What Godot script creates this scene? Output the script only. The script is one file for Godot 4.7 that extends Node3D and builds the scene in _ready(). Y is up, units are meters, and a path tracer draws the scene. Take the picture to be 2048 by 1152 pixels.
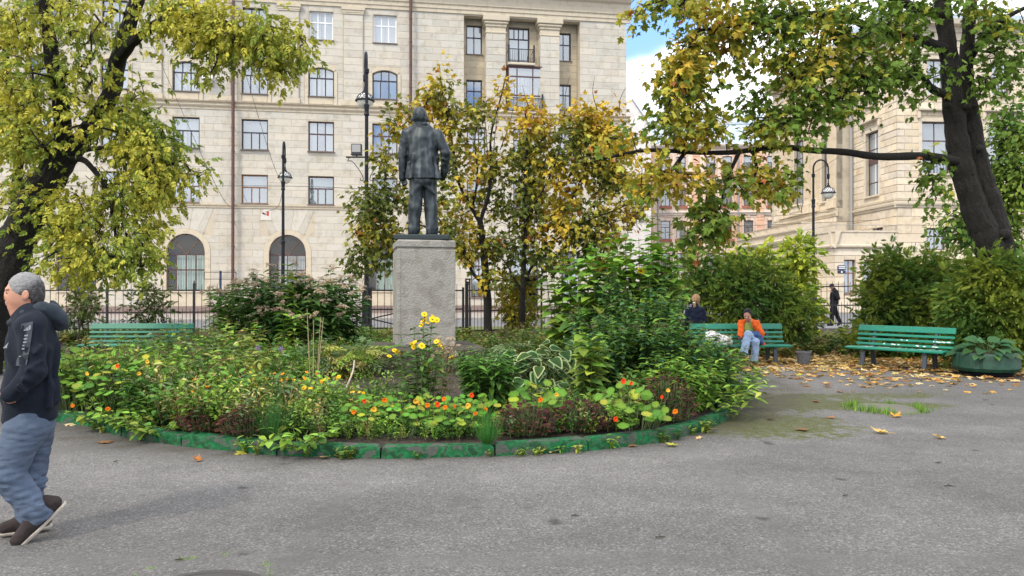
extends Node3D
# A small city park: a round flower bed with a bronze statue, benches, maples, a fence and the street fronts behind it.

const FOCAL := 1480.0      # focal length of the photograph in its own pixels (2048 wide)
const EYE := 1.6           # height of the lens
const HORIZON := 582.0     # the row of the photograph that the horizon falls on
var rng := RandomNumberGenerator.new()
var noise := FastNoiseLite.new()
var M := {}                # materials by name


# ---------------------------------------------------------------- mesh builder
class MB:
	var v := PackedVector3Array()
	var n := PackedVector3Array()
	var c := PackedColorArray()
	var uv := PackedVector2Array()
	var idx := PackedInt32Array()
	var col := Color(1, 1, 1)
	var plan := false       # whether uv is also the second map

	func tris() -> int:
		return idx.size() / 3

	func vert(p: Vector3, nn: Vector3, t := Vector2.ZERO) -> int:
		v.append(p); n.append(nn); c.append(col); uv.append(t)
		return v.size() - 1

	func tri(a: Vector3, b: Vector3, d: Vector3, out: Vector3) -> void:
		var nn := (b - a).cross(d - a)
		if nn.length_squared() < 1e-16:
			return
		nn = nn.normalized()
		var k := v.size()
		if nn.dot(out) < 0.0:
			nn = -nn
			vert(a, nn); vert(b, nn); vert(d, nn)
		else:
			vert(a, nn); vert(d, nn); vert(b, nn)
		idx.append(k); idx.append(k + 1); idx.append(k + 2)

	func quad(a: Vector3, b: Vector3, d: Vector3, e: Vector3, out: Vector3) -> void:
		var nn := (b - a).cross(e - a)
		if nn.length_squared() < 1e-16:
			nn = (d - b).cross(e - b)
		nn = nn.normalized()
		var k := v.size()
		if nn.dot(out) < 0.0:
			nn = -nn
			vert(a, nn, Vector2(0, 0)); vert(b, nn, Vector2(1, 0)); vert(d, nn, Vector2(1, 1)); vert(e, nn, Vector2(0, 1))
		else:
			vert(a, nn, Vector2(0, 0)); vert(e, nn, Vector2(0, 1)); vert(d, nn, Vector2(1, 1)); vert(b, nn, Vector2(1, 0))
		idx.append_array(PackedInt32Array([k, k + 1, k + 2, k, k + 2, k + 3]))

	func box(at: Vector3, size: Vector3, b := Basis.IDENTITY, bev := 0.0) -> void:
		var h := size * 0.5
		bev = minf(bev, minf(h.x, minf(h.y, h.z)) * 0.6)
		var ax := [b.x, b.y, b.z]
		var hh := [h.x, h.y, h.z]
		for i in 3:
			var j := (i + 1) % 3
			var k := (i + 2) % 3
			for s in [-1.0, 1.0]:
				var o: Vector3 = at + ax[i] * hh[i] * s
				var dj: Vector3 = ax[j] * (hh[j] - bev)
				var dk: Vector3 = ax[k] * (hh[k] - bev)
				quad(o - dj - dk, o + dj - dk, o + dj + dk, o - dj + dk, ax[i] * s)
		if bev <= 0.0:
			return
		for i in 3:
			var j := (i + 1) % 3
			var k := (i + 2) % 3
			for s in [-1.0, 1.0]:
				for t in [-1.0, 1.0]:
					var p: Vector3 = at + ax[i] * hh[i] * s + ax[j] * (hh[j] - bev) * t
					var q: Vector3 = at + ax[i] * (hh[i] - bev) * s + ax[j] * hh[j] * t
					var dk: Vector3 = ax[k] * (hh[k] - bev)
					quad(p - dk, q - dk, q + dk, p + dk, ax[i] * s + ax[j] * t)
		for s in [-1.0, 1.0]:
			for t in [-1.0, 1.0]:
				for w in [-1.0, 1.0]:
					var x := h.x - bev
					var y := h.y - bev
					var z := h.z - bev
					tri(at + b.x * h.x * s + b.y * y * t + b.z * z * w, at + b.x * x * s + b.y * h.y * t + b.z * z * w, at + b.x * x * s + b.y * y * t + b.z * h.z * w, b.x * s + b.y * t + b.z * w)

	func span(x0: float, x1: float, y0: float, y1: float, z0: float, z1: float, bev := 0.0) -> void:
		box(Vector3((x0 + x1) / 2, (y0 + y1) / 2, (z0 + z1) / 2), Vector3(absf(x1 - x0), absf(y1 - y0), absf(z1 - z0)), Basis.IDENTITY, bev)

	func beam(a: Vector3, b: Vector3, w: float, h: float, up := Vector3.UP, bev := 0.0) -> void:
		var x := (b - a).normalized()
		var z := x.cross(up).normalized()
		if z.length_squared() < 0.5:
			z = x.cross(Vector3.RIGHT).normalized()
		var y := z.cross(x)
		box((a + b) / 2, Vector3(a.distance_to(b), h, w), Basis(x, y, z), bev)

	# the outline in the xy plane, drawn out from z0 to z1
	func extrude(poly: PackedVector2Array, z0: float, z1: float, xf := Transform3D()) -> void:
		var area := 0.0
		for i in poly.size():
			area += poly[i].cross(poly[(i + 1) % poly.size()])
		var sg := 1.0 if area > 0 else -1.0
		for i in poly.size():
			var a := poly[i]
			var b := poly[(i + 1) % poly.size()]
			var out := Vector3((b - a).y * sg, -(b - a).x * sg, 0)
			quad(xf * Vector3(a.x, a.y, z0), xf * Vector3(b.x, b.y, z0), xf * Vector3(b.x, b.y, z1), xf * Vector3(a.x, a.y, z1), xf.basis * out)
		var t := Geometry2D.triangulate_polygon(poly)
		for i in range(0, t.size(), 3):
			var a := poly[t[i]]
			var b := poly[t[i + 1]]
			var d := poly[t[i + 2]]
			tri(xf * Vector3(a.x, a.y, z1), xf * Vector3(b.x, b.y, z1), xf * Vector3(d.x, d.y, z1), xf.basis.z)
			tri(xf * Vector3(a.x, a.y, z0), xf * Vector3(b.x, b.y, z0), xf * Vector3(d.x, d.y, z0), -xf.basis.z)

	func ring(k: int, sides: int, k2: int) -> void:
		for i in sides:
			idx.append_array(PackedInt32Array([k + i, k2 + i, k2 + i + 1, k + i, k2 + i + 1, k + i + 1]))

	func tube(p: PackedVector3Array, r: PackedFloat32Array, sides := 6, cap := true) -> void:
		var m := p.size()
		if m < 2:
			return
		var t := (p[1] - p[0]).normalized()
		var x := t.cross(Vector3(0.31, 0.17, 0.93)).normalized()
		if x.length_squared() < 0.5:
			x = t.cross(Vector3.RIGHT).normalized()
		var last := -1
		for i in m:
			var d := (p[mini(i + 1, m - 1)] - p[maxi(i - 1, 0)]).normalized()
			x = (x - d * x.dot(d)).normalized()
			var y := d.cross(x)
			var k := v.size()
			for s in sides + 1:
				var a := TAU * s / sides
				var o := x * cos(a) + y * sin(a)
				vert(p[i] + o * r[i], o, Vector2(float(s) / sides, i))
			if last >= 0:
				ring(last, sides, k)
			last = k
		if cap:
			for e in [0, m - 1]:
				if r[e] < 0.004:
					continue
				var d := (p[1] - p[0]).normalized() * -1.0 if e == 0 else (p[m - 1] - p[m - 2]).normalized()
				var k: int = last if e > 0 else last - (m - 1) * (sides + 1)
				for s in sides:
					tri(p[e], v[k + s], v[k + s + 1], d)

	func rod(a: Vector3, b: Vector3, r: float, sides := 6, r2 := -1.0) -> void:
		tube(PackedVector3Array([a, b]), PackedFloat32Array([r, r if r2 < 0 else r2]), sides)

	# profile of (radius, height) turned about the y axis of xf
	func lathe(prof: PackedVector2Array, sides := 16, xf := Transform3D(), squash := Vector2.ONE) -> void:
		for i in prof.size() - 1:
			var a := prof[i]
			var b := prof[i + 1]
			var d := (b - a)
			if d.length_squared() < 1e-10:
				continue
			var nn := Vector2(d.y, -d.x).normalized()
			var k := v.size()
			for q in [a, b]:
				for s in sides + 1:
					var g := TAU * s / sides
					vert(xf * Vector3(cos(g) * q.x * squash.x, q.y, sin(g) * q.x * squash.y), (xf.basis * Vector3(cos(g) * nn.x, nn.y, sin(g) * nn.x)).normalized())
			for s in sides:
				idx.append_array(PackedInt32Array([k + s, k + s + 1, k + sides + 2 + s, k + s, k + sides + 2 + s, k + sides + 1 + s]))

	func ball(at: Vector3, r: Vector3, rows := 6, sides := 8, b := Basis.IDENTITY) -> void:
		var k := v.size()
		for i in rows + 1:
			var th := PI * i / rows
			for s in sides + 1:
				var ph := TAU * s / sides
				var o := Vector3(sin(th) * cos(ph), cos(th), sin(th) * sin(ph))
				vert(at + b * (o * r), (b * (o / r)).normalized())
		for i in rows:
			for s in sides:
				var a := k + i * (sides + 1) + s
				idx.append_array(PackedInt32Array([a, a + sides + 2, a + 1, a, a + sides + 1, a + sides + 2]))

	func add(o: MB, xf: Transform3D) -> void:
		var k := v.size()
		v.append_array(xf * o.v)
		var nx := Transform3D(xf.basis.orthonormalized(), Vector3.ZERO)
		n.append_array(nx * o.n)
		c.append_array(o.c)
		uv.append_array(o.uv)
		for i in o.idx:
			idx.append(i + k)

	func done() -> ArrayMesh:
		var a := []
		a.resize(Mesh.ARRAY_MAX)
		a[Mesh.ARRAY_VERTEX] = v
		a[Mesh.ARRAY_NORMAL] = n
		a[Mesh.ARRAY_COLOR] = c
		a[Mesh.ARRAY_TEX_UV] = uv
		if plan:
			a[Mesh.ARRAY_TEX_UV2] = uv
		a[Mesh.ARRAY_INDEX] = idx
		var m := ArrayMesh.new()
		if idx.size():
			m.add_surface_from_arrays(Mesh.PRIMITIVE_TRIANGLES, a)
		return m


# ---------------------------------------------------------------- bodies: a field of distances meshed as surface nets
class Blob:
	var o: Vector3
	var h: float
	var nx: int
	var ny: int
	var nz: int
	var f := PackedFloat32Array()

	func _init(lo: Vector3, hi: Vector3, cell: float) -> void:
		o = lo
		h = cell
		nx = int((hi.x - lo.x) / cell) + 2
		ny = int((hi.y - lo.y) / cell) + 2
		nz = int((hi.z - lo.z) / cell) + 2
		f.resize(nx * ny * nz)
		f.fill(9.0)

	func lims(lo: Vector3, hi: Vector3) -> PackedInt32Array:
		return PackedInt32Array([maxi(0, int((lo.x - o.x) / h)), mini(nx - 1, int((hi.x - o.x) / h) + 1), maxi(0, int((lo.y - o.y) / h)), mini(ny - 1, int((hi.y - o.y) / h) + 1), maxi(0, int((lo.z - o.z) / h)), mini(nz - 1, int((hi.z - o.z) / h) + 1)])

	# tapered capsule; flat = how much the section is squeezed along axis sq (1 = round)
	func cap(a: Vector3, b: Vector3, ra: float, rb: float, k := 0.03, sq := Vector3.ZERO, flat := 1.0) -> void:
		var m := maxf(ra, rb) * maxf(1.0, flat) + k + 2.5 * h
		var e := Vector3(m, m, m)
		var l := lims(a.min(b) - e, a.max(b) + e)
		var ab := b - a
		var ll := maxf(ab.length_squared(), 1e-9)
		var sqz := sq != Vector3.ZERO
		var inv := 1.0 / flat - 1.0
		for z in range(l[4], l[5] + 1):
			for y in range(l[2], l[3] + 1):
				var row := (z * ny + y) * nx
				for x in range(l[0], l[1] + 1):
					var q := o + Vector3(x, y, z) * h - a
					var t := clampf(q.dot(ab) / ll, 0.0, 1.0)
					q -= ab * t
					if sqz:
						q += sq * (q.dot(sq) * inv)
					var d := q.length() - lerpf(ra, rb, t)
					var g := f[row + x]
					var w := k - absf(g - d)
					f[row + x] = minf(g, d) - (w * w / (4.0 * k) if w > 0.0 else 0.0)

	func ell(at: Vector3, r: Vector3, b := Basis.IDENTITY, k := 0.03) -> void:
		var m := maxf(r.x, maxf(r.y, r.z)) + k + 2.5 * h
		var e := Vector3(m, m, m)
		var l := lims(at - e, at + e)
		var inv := b.transposed()
		var r2 := r * r
		for z in range(l[4], l[5] + 1):
			for y in range(l[2], l[3] + 1):
				var row := (z * ny + y) * nx
				for x in range(l[0], l[1] + 1):
					var q := inv * (o + Vector3(x, y, z) * h - at)
					var k0 := (q / r).length()
					var k1 := maxf((q / r2).length(), 1e-6)
					var d := k0 * (k0 - 1.0) / k1
					var g := f[row + x]
					var w := k - absf(g - d)
					f[row + x] = minf(g, d) - (w * w / (4.0 * k) if w > 0.0 else 0.0)

	# takes an ellipsoid away
	func dig(at: Vector3, r: Vector3, b := Basis.IDENTITY, k := 0.01) -> void:
		var m := maxf(r.x, maxf(r.y, r.z)) + k + 2.5 * h
		var e := Vector3(m, m, m)
		var l := lims(at - e, at + e)
		var inv := b.transposed()
		var r2 := r * r
		for z in range(l[4], l[5] + 1):
			for y in range(l[2], l[3] + 1):
				var row := (z * ny + y) * nx
				for x in range(l[0], l[1] + 1):
					var q := inv * (o + Vector3(x, y, z) * h - at)
					var k0 := (q / r).length()
					var d := -k0 * (k0 - 1.0) / maxf((q / r2).length(), 1e-6)
					var g := f[row + x]
					var w := k - absf(g - d)
					f[row + x] = maxf(g, d) + (w * w / (4.0 * k) if w > 0.0 else 0.0)

	# keeps only the side of the plane that nn points away from
	func cut(nn: Vector3, p: Vector3, lo := Vector3(-99, -99, -99), hi := Vector3(99, 99, 99)) -> void:
		var l := lims(lo, hi)
		for z in range(l[4], l[5] + 1):
			for y in range(l[2], l[3] + 1):
				var row := (z * ny + y) * nx
				for x in range(l[0], l[1] + 1):
					f[row + x] = maxf(f[row + x], nn.dot(o + Vector3(x, y, z) * h - p))

	# how far towards +z the surface lies at x, y
	func front(x: float, y: float) -> float:
		var i := clampi(int((x - o.x) / h), 0, nx - 2)
		var j := clampi(int((y - o.y) / h), 0, ny - 2)
		for k in range(nz - 1, 0, -1):
			var a := f[(k * ny + j) * nx + i]
			if a < 0.0:
				var b := f[((k + 1) * ny + j) * nx + i]
				return o.z + (k + a / (a - b)) * h
		return 0.0

	func rough(ns: FastNoiseLite, freq: Vector3, amp: float, lo := Vector3(-99, -99, -99), hi := Vector3(99, 99, 99)) -> void:
		var l := lims(lo, hi)
		var reach := amp + 2.0 * h
		for z in range(l[4], l[5] + 1):
			for y in range(l[2], l[3] + 1):
				var row := (z * ny + y) * nx
				for x in range(l[0], l[1] + 1):
					if absf(f[row + x]) < reach:
						var q := (o + Vector3(x, y, z) * h) * freq
						f[row + x] += ns.get_noise_3d(q.x, q.y, q.z) * amp

	func mesh(mb: MB, paint = null) -> void:
		var at := PackedInt32Array()
		at.resize(nx * ny * nz)
		at.fill(-1)
		var sy := nx
		var sz := nx * ny
		var first := mb.v.size()
		var corner := [0, 1, sy, sy + 1, sz, sz + 1, sz + sy, sz + sy + 1]
		var edges := [[0, 1], [2, 3], [4, 5], [6, 7], [0, 2], [1, 3], [4, 6], [5, 7], [0, 4], [1, 5], [2, 6], [3, 7]]
		for z in nz - 1:
			for y in ny - 1:
				var row := (z * ny + y) * nx
				for x in nx - 1:
					var i := row + x
					var s := f[i] < 0.0
					if (f[i + 1] < 0.0) == s and (f[i + sy] < 0.0) == s and (f[i + sy + 1] < 0.0) == s and (f[i + sz] < 0.0) == s and (f[i + sz + 1] < 0.0) == s and (f[i + sz + sy] < 0.0) == s and (f[i + sz + sy + 1] < 0.0) == s:
						continue
					var sum := Vector3.ZERO
					var cnt := 0
					for e in edges:
						var fa := f[i + corner[e[0]]]
						var fb := f[i + corner[e[1]]]
						if (fa < 0.0) != (fb < 0.0):
							var t := fa / (fa - fb)
							var pa := Vector3(e[0] & 1, (e[0] >> 1) & 1, e[0] >> 2)
							var pb := Vector3(e[1] & 1, (e[1] >> 1) & 1, e[1] >> 2)
							sum += pa.lerp(pb, t)
							cnt += 1
					at[i] = mb.v.size()
					var p := o + (Vector3(x, y, z) + sum / cnt) * h
					var g := Vector3(f[i + 1] - f[i] + f[i + 1 + sy] - f[i + sy] + f[i + 1 + sz] - f[i + sz] + f[i + 1 + sy + sz] - f[i + sy + sz], f[i + sy] - f[i] + f[i + 1 + sy] - f[i + 1] + f[i + sy + sz] - f[i + sz] + f[i + 1 + sy + sz] - f[i + 1 + sz], f[i + sz] - f[i] + f[i + 1 + sz] - f[i + 1] + f[i + sy + sz] - f[i + sy] + f[i + 1 + sy + sz] - f[i + 1 + sy])
					if paint != null:
						mb.col = paint.call(p)
					mb.vert(p, g.normalized())
		for z in range(1, nz - 1):
			for y in range(1, ny - 1):
				var row := (z * ny + y) * nx
				for x in range(1, nx - 1):
					var i := row + x
					if at[i] < first:
						continue
					var s := f[i] < 0.0
					if (f[i + 1] < 0.0) != s:
						face(mb, at, i, sy, sz, s)
					if (f[i + sy] < 0.0) != s:
						face(mb, at, i, sz, 1, s)
					if (f[i + sz] < 0.0) != s:
						face(mb, at, i, 1, sy, s)

	func face(mb: MB, at: PackedInt32Array, i: int, u: int, w: int, s: bool) -> void:
		var a := at[i]
		var b := at[i - u]
		var d := at[i - u - w]
		var e := at[i - w]
		if a < 0 or b < 0 or d < 0 or e < 0:
			return
		if s:
			mb.idx.append_array(PackedInt32Array([a, d, b, a, e, d]))
		else:
			mb.idx.append_array(PackedInt32Array([a, b, d, a, d, e]))


# ---------------------------------------------------------------- nodes, names, materials
func obj(parent: Node, called: String, mesh: Variant, m: Material) -> MeshInstance3D:
	var o := MeshInstance3D.new()
	o.name = called
	o.mesh = mesh.done() if mesh is MB else mesh
	o.material_override = m
	parent.add_child(o, true)
	return o


func thing(called: String, label: String, category: String, where := Vector3.ZERO, turn := 0.0, group := "") -> Node3D:
	var o := Node3D.new()
	o.name = called
	add_child(o, true)
	o.position = where
	o.rotation.y = turn
	return tag(o, label, category, group)


func tag(o: Node3D, label: String, category: String, group := "") -> Node3D:
	o.set_meta("label", label)
	o.set_meta("category", category)
	if group:
		o.set_meta("group", group)
	return o


func setting(called: String, mesh: Variant, m: Material) -> MeshInstance3D:
	var o := obj(self, called, mesh, m)
	o.set_meta("kind", "structure")
	return o


func stuff(o: Node3D) -> Node3D:
	o.set_meta("kind", "stuff")
	return o


func lin(r: float, g: float, b: float) -> Color:
	return Color(r, g, b).linear_to_srgb()


func paint(called: String, c: Color, rough := 0.8, metal := 0.0, spec := 0.5) -> StandardMaterial3D:
	var m := StandardMaterial3D.new()
	m.resource_name = called
	m.albedo_color = lin(c.r, c.g, c.b)
	m.roughness = rough
	m.metallic = metal
	m.metallic_specular = spec
	m.vertex_color_use_as_albedo = true
	M[called] = m
	return m


# a seamless noise picture; ramp = pairs of (offset, linear colour)
func noise_tex(size: int, freq: float, octaves: int, ramp: Array, kind := FastNoiseLite.TYPE_SIMPLEX_SMOOTH, sd := 1, fractal := FastNoiseLite.FRACTAL_FBM) -> NoiseTexture2D:
	var t := NoiseTexture2D.new()
	var k := FastNoiseLite.new()
	k.noise_type = kind
	k.seed = sd
	k.frequency = freq
	k.fractal_type = fractal if octaves > 1 else FastNoiseLite.FRACTAL_NONE
	k.fractal_octaves = octaves
	t.noise = k
	t.width = size
	t.height = size
	t.seamless = true
	t.seamless_blend_skirt = 0.15
	t.generate_mipmaps = false
	if ramp.size():
		var g := Gradient.new()
		g.offsets = PackedFloat32Array(ramp.map(func(e): return e[0]))
		g.colors = PackedColorArray(ramp.map(func(e): return e[1].linear_to_srgb()))
		t.color_ramp = g
	return t


# colour, relief and metres per repeat of a surface laid on by its place in the world
func dress(m: StandardMaterial3D, tex: Texture2D, repeat: float, relief: Texture2D = null, cm := 0.3, own := false) -> void:
	m.albedo_texture = tex
	m.uv1_triplanar = true
	m.uv1_world_triplanar = not own
	m.uv1_scale = Vector3.ONE / repeat
	if relief:
		m.heightmap_enabled = true
		m.heightmap_texture = relief
		m.heightmap_scale = cm


func at(px: float, py: float, d: float) -> Vector3:
	return Vector3((px - 1024.0) / FOCAL * d, EYE - (py - HORIZON) / FOCAL * d, -d)


func ground(px: float, py: float, y := 0.0) -> Vector3:
	return at(px, py, (EYE - y) * FOCAL / (py - HORIZON))


func rnd(a: float, b: float) -> float:
	return rng.randf_range(a, b)


func rand_dir() -> Vector3:
	var z := rnd(-1, 1)
	var a := rnd(0, TAU)
	var r := sqrt(1 - z * z)
	return Vector3(r * cos(a), z, r * sin(a))


func spline(p: Array, steps: int) -> PackedVector3Array:
	var out := PackedVector3Array()
	for i in p.size() - 1:
		var a: Vector3 = p[maxi(i - 1, 0)]
		var b: Vector3 = p[i]
		var c: Vector3 = p[i + 1]
		var d: Vector3 = p[mini(i + 2, p.size() - 1)]
		for s in steps:
			out.append(b.cubic_interpolate(c, a, d, float(s) / steps))
	out.append(p[-1])
	return out


func taper(k: int, r0: float, r1: float, pw := 1.0) -> PackedFloat32Array:
	var r := PackedFloat32Array()
	for i in k:
		r.append(lerpf(r0, r1, pow(float(i) / maxi(k - 1, 1), pw)))
	return r


func _ready() -> void:
	# ---- camera, sky, sun, exposure
	rng.seed = 7
	noise.seed = 3
	noise.noise_type = FastNoiseLite.TYPE_SIMPLEX_SMOOTH
	noise.frequency = 1.0
	noise.fractal_type = FastNoiseLite.FRACTAL_NONE
	var cam := Camera3D.new()
	cam.name = "camera"
	cam.position = Vector3(0, EYE, 0)
	cam.rotation.x = atan((HORIZON - 576.0) / FOCAL)
	cam.fov = rad_to_deg(2.0 * atan(576.0 / FOCAL))
	cam.near = 0.1
	cam.far = 900.0
	add_child(cam)
	cam.current = true
	var we := WorldEnvironment.new()
	we.name = "world_environment"
	var env := Environment.new()
	env.background_mode = Environment.BG_SKY
	env.sky = Sky.new()
	var pano := PanoramaSkyMaterial.new()
	pano.panorama = cloudy_sky()
	env.sky.sky_material = pano
	env.tonemap_mode = Environment.TONE_MAPPER_LINEAR
	env.tonemap_exposure = 1.75
	env.sdfgi_enabled = true
	env.ssao_enabled = true
	env.ssil_enabled = true
	we.environment = env
	add_child(we)
	var sun := DirectionalLight3D.new()
	sun.name = "sun"
	sun.light_energy = 0.5
	sun.light_color = Color(1.0, 0.96, 0.88)
	sun.light_angular_distance = 10.0
	sun.shadow_enabled = true
	add_child(sun)
	sun.look_at_from_position(Vector3.ZERO, -Vector3(-0.62, 0.95, 0.75), Vector3.UP)
	# ---- materials, then the setting, then the things
	make_materials()
	lay_ground()
	main_building()
	limestone_building()
	pink_building()
	iron_fence()
	street_lamps()
	signs_and_wires()
	flower_bed()
	monument()
	benches_and_tubs()
	people()
	trees()
	shrubs()
	bed_plants()
	fallen_leaves()


# blue air with broken white cloud all round
func cloudy_sky() -> ImageTexture:
	var w := 1024
	var hgt := 512
	var fn := FastNoiseLite.new()
	fn.seed = 21
	fn.noise_type = FastNoiseLite.TYPE_SIMPLEX_SMOOTH
	fn.frequency = 1.0
	fn.fractal_octaves = 5
	fn.fractal_gain = 0.52
	var data := PackedFloat32Array()
	data.resize(w * hgt * 3)
	for j in hgt:
		var up := PI * (0.5 - (j + 0.5) / hgt)
		var y := sin(up)
		var r := cos(up)
		var t := pow(clampf(1.0 - y, 0.0, 1.0), 3.0)
		var blue := Color(0.14, 0.34, 0.86).lerp(Color(0.52, 0.74, 1.0), t)
		for i in w:
			var k := (j * w + i) * 3
			var cc := blue
			if y > -0.02:
				var a := TAU * (i + 0.5) / w
				var x := sin(a) * r
				var z := -cos(a) * r
				var s := 1.0 / (y + 0.35)
				var q := fn.get_noise_3d(x * s * 1.5 + 230.2, y * 2.2, z * s * 1.5 + 100.53)
				var m := smoothstep(-0.42, -0.18, q)
				var lum := 1.22 - 0.3 * smoothstep(0.0, 0.55, q) + 0.16 * fn.get_noise_3d(x * s * 4.0, 7.0, z * s * 4.0)
				cc = blue.lerp(Color(lum, lum * 1.0, lum * 1.02), m)
			data[k] = cc.r
			data[k + 1] = cc.g
			data[k + 2] = cc.b
	return ImageTexture.create_from_image(Image.create_from_data(w, hgt, false, Image.FORMAT_RGBF, data.to_byte_array()))


func make_materials() -> void:
	var fine := noise_tex(512, 0.05, 4, [], FastNoiseLite.TYPE_SIMPLEX_SMOOTH, 5)
	var m := paint("stone", Color(1, 1, 1), 0.85)
	dress(m, noise_tex(1024, 0.006, 6, [[0.0, Color(0.74, 0.72, 0.68)], [0.3, Color(0.9, 0.89, 0.87)], [0.5, Color(1, 1, 1)], [1.0, Color(0.95, 0.94, 0.92)]], FastNoiseLite.TYPE_SIMPLEX_SMOOTH, 9), 5.0, fine, 0.6)
	m = paint("trim_stone", Color(0.54, 0.475, 0.37), 0.85)
	dress(m, M.stone.albedo_texture, 3.0, fine, 0.5)
	paint("granite", Color(0.27, 0.2, 0.18), 0.7)
	dress(M.granite, noise_tex(256, 0.2, 3, [[0.2, Color(0.6, 0.6, 0.6)], [0.8, Color(1, 1, 1)]]), 1.0)
	paint("limestone", Color(1, 1, 1), 0.85)
	dress(M.limestone, noise_tex(512, 0.008, 5, [[0.0, Color(0.74, 0.72, 0.7)], [0.5, Color(1, 1, 1)], [1.0, Color(0.88, 0.87, 0.88)]], FastNoiseLite.TYPE_SIMPLEX_SMOOTH, 31), 4.0, fine, 0.4)
	paint("render_wall", Color(1, 1, 1), 0.9)
	dress(M.render_wall, noise_tex(512, 0.01, 5, [[0.0, Color(0.8, 0.79, 0.78)], [0.6, Color(1, 1, 1)]], FastNoiseLite.TYPE_SIMPLEX_SMOOTH, 41), 6.0)
	paint("frame_brown", Color(0.075, 0.03, 0.03), 0.45)
	paint("frame_dark", Color(0.022, 0.02, 0.028), 0.4)
	paint("frame_ochre", Color(0.2, 0.09, 0.035), 0.5)
	paint("frame_white", Color(0.75, 0.77, 0.8), 0.4)
	paint("tin", Color(0.2, 0.16, 0.14), 0.5, 0.3)
	paint("zinc", Color(0.42, 0.5, 0.57), 0.42, 0.35)
	paint("pipe_red", Color(0.1, 0.045, 0.042), 0.55)
	dress(M.pipe_red, noise_tex(256, 0.03, 4, [[0.3, Color(0.75, 0.75, 0.75)], [0.6, Color(1, 1, 1)], [0.85, Color(1.7, 1.7, 1.7)]]), 1.2)
	paint("pipe_grey", Color(0.3, 0.3, 0.31), 0.6)
	paint("black_iron", Color(0.012, 0.013, 0.018), 0.42)
	paint("lamp_iron", Color(0.006, 0.008, 0.014), 0.5, 0.0, 0.35)
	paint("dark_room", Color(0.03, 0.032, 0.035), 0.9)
	paint("curtain", Color(0.62, 0.68, 0.7), 0.9)
	M.curtain.backlight_enabled = true
	M.curtain.backlight = Color(0.4, 0.4, 0.4)
	paint("blind_green", Color(0.5, 0.66, 0.6), 0.8)
	paint("green_film", Color(0.06, 0.22, 0.16), 0.5)
	var g := paint("pane", Color(0.5, 0.55, 0.6), 0.03, 0.55, 0.9)
	g.transparency = BaseMaterial3D.TRANSPARENCY_ALPHA
	g.albedo_color.a = 0.12
	g.vertex_color_use_as_albedo = false
	g = paint("clear_pane", Color(0.16, 0.16, 0.15), 0.03, 0.15, 0.6)
	g.transparency = BaseMaterial3D.TRANSPARENCY_ALPHA
	g.albedo_color.a = 0.08
	g.vertex_color_use_as_albedo = false
	g = paint("lamp_glass", Color(0.8, 0.8, 0.74), 0.3, 0.0, 0.5)
	g.backlight_enabled = true
	g.backlight = Color(0.9, 0.9, 0.85)
	paint("white_enamel", Color(0.75, 0.76, 0.76), 0.35)
	paint("navy_enamel", Color(0.012, 0.02, 0.075), 0.3)
	paint("bench_green", Color(0.008, 0.2, 0.13), 0.38)
	dress(M.bench_green, noise_tex(512, 0.02, 5, [[0.2, Color(0.7, 0.72, 0.72)], [0.45, Color(1, 1, 1)], [0.8, Color(1.12, 1.1, 1.1)]], FastNoiseLite.TYPE_SIMPLEX_SMOOTH, 61), 0.9, fine, 0.06, true)
	paint("bench_leg", Color(0.045, 0.055, 0.075), 0.6)
	paint("bucket", Color(0.16, 0.16, 0.17), 0.75)
	dress(M.bucket, noise_tex(256, 0.03, 4, [[0.3, Color(0.6, 0.6, 0.6)], [0.7, Color(1.1, 1.1, 1.1)]]), 0.5)
	paint("tub_green", Color(0.01, 0.06, 0.035), 0.5)
	dress(M.tub_green, noise_tex(256, 0.02, 4, [[0.3, Color(0.6, 0.6, 0.6)], [0.7, Color(1.2, 1.2, 1.2)]]), 0.8)
	paint("soil", Color(0.045, 0.032, 0.022), 0.95)
	dress(M.soil, noise_tex(512, 0.03, 5, [[0.2, Color(0.5, 0.5, 0.5)], [0.6, Color(1, 1, 1)], [0.9, Color(1.8, 1.7, 1.5)]]), 1.5, fine, 2.0)
	paint("lawn", Color(0.13, 0.16, 0.05), 0.95)
	dress(M.lawn, noise_tex(512, 0.03, 5, [[0.2, Color(0.6, 0.55, 0.5)], [0.6, Color(1, 1, 1)], [0.9, Color(1.5, 1.3, 1.1)]]), 2.0, fine, 2.0)
	paint("road", Color(0.17, 0.17, 0.18), 0.85)
	dress(M.road, noise_tex(512, 0.02, 5, [[0.2, Color(0.8, 0.8, 0.8)], [0.8, Color(1.1, 1.1, 1.1)]]), 4.0)
	paint("pavement", Color(0.36, 0.32, 0.29), 0.85)
	dress(M.pavement, M.road.albedo_texture, 3.0)
	paint("concrete", Color(0.3, 0.29, 0.275), 0.9)
	dress(M.concrete, noise_tex(512, 0.012, 6, [[0.15, Color(0.5, 0.5, 0.5)], [0.45, Color(0.85, 0.85, 0.85)], [0.8, Color(1.15, 1.15, 1.15)]], FastNoiseLite.TYPE_SIMPLEX_SMOOTH, 71), 1.6, fine, 1.0)
	paint("bark_dark", Color(0.026, 0.023, 0.018), 0.95)
	dress(M.bark_dark, noise_tex(512, 0.03, 5, [[0.1, Color(0.95, 1.0, 0.9)], [0.4, Color(0.55, 0.55, 0.5)], [0.75, Color(0.2, 0.2, 0.2)], [0.9, Color(0.1, 0.1, 0.1)]], FastNoiseLite.TYPE_SIMPLEX_SMOOTH, 81, FastNoiseLite.FRACTAL_RIDGED), 0.7, noise_tex(512, 0.035, 4, [], FastNoiseLite.TYPE_SIMPLEX_SMOOTH, 82, FastNoiseLite.FRACTAL_RIDGED), 3.0)
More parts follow.
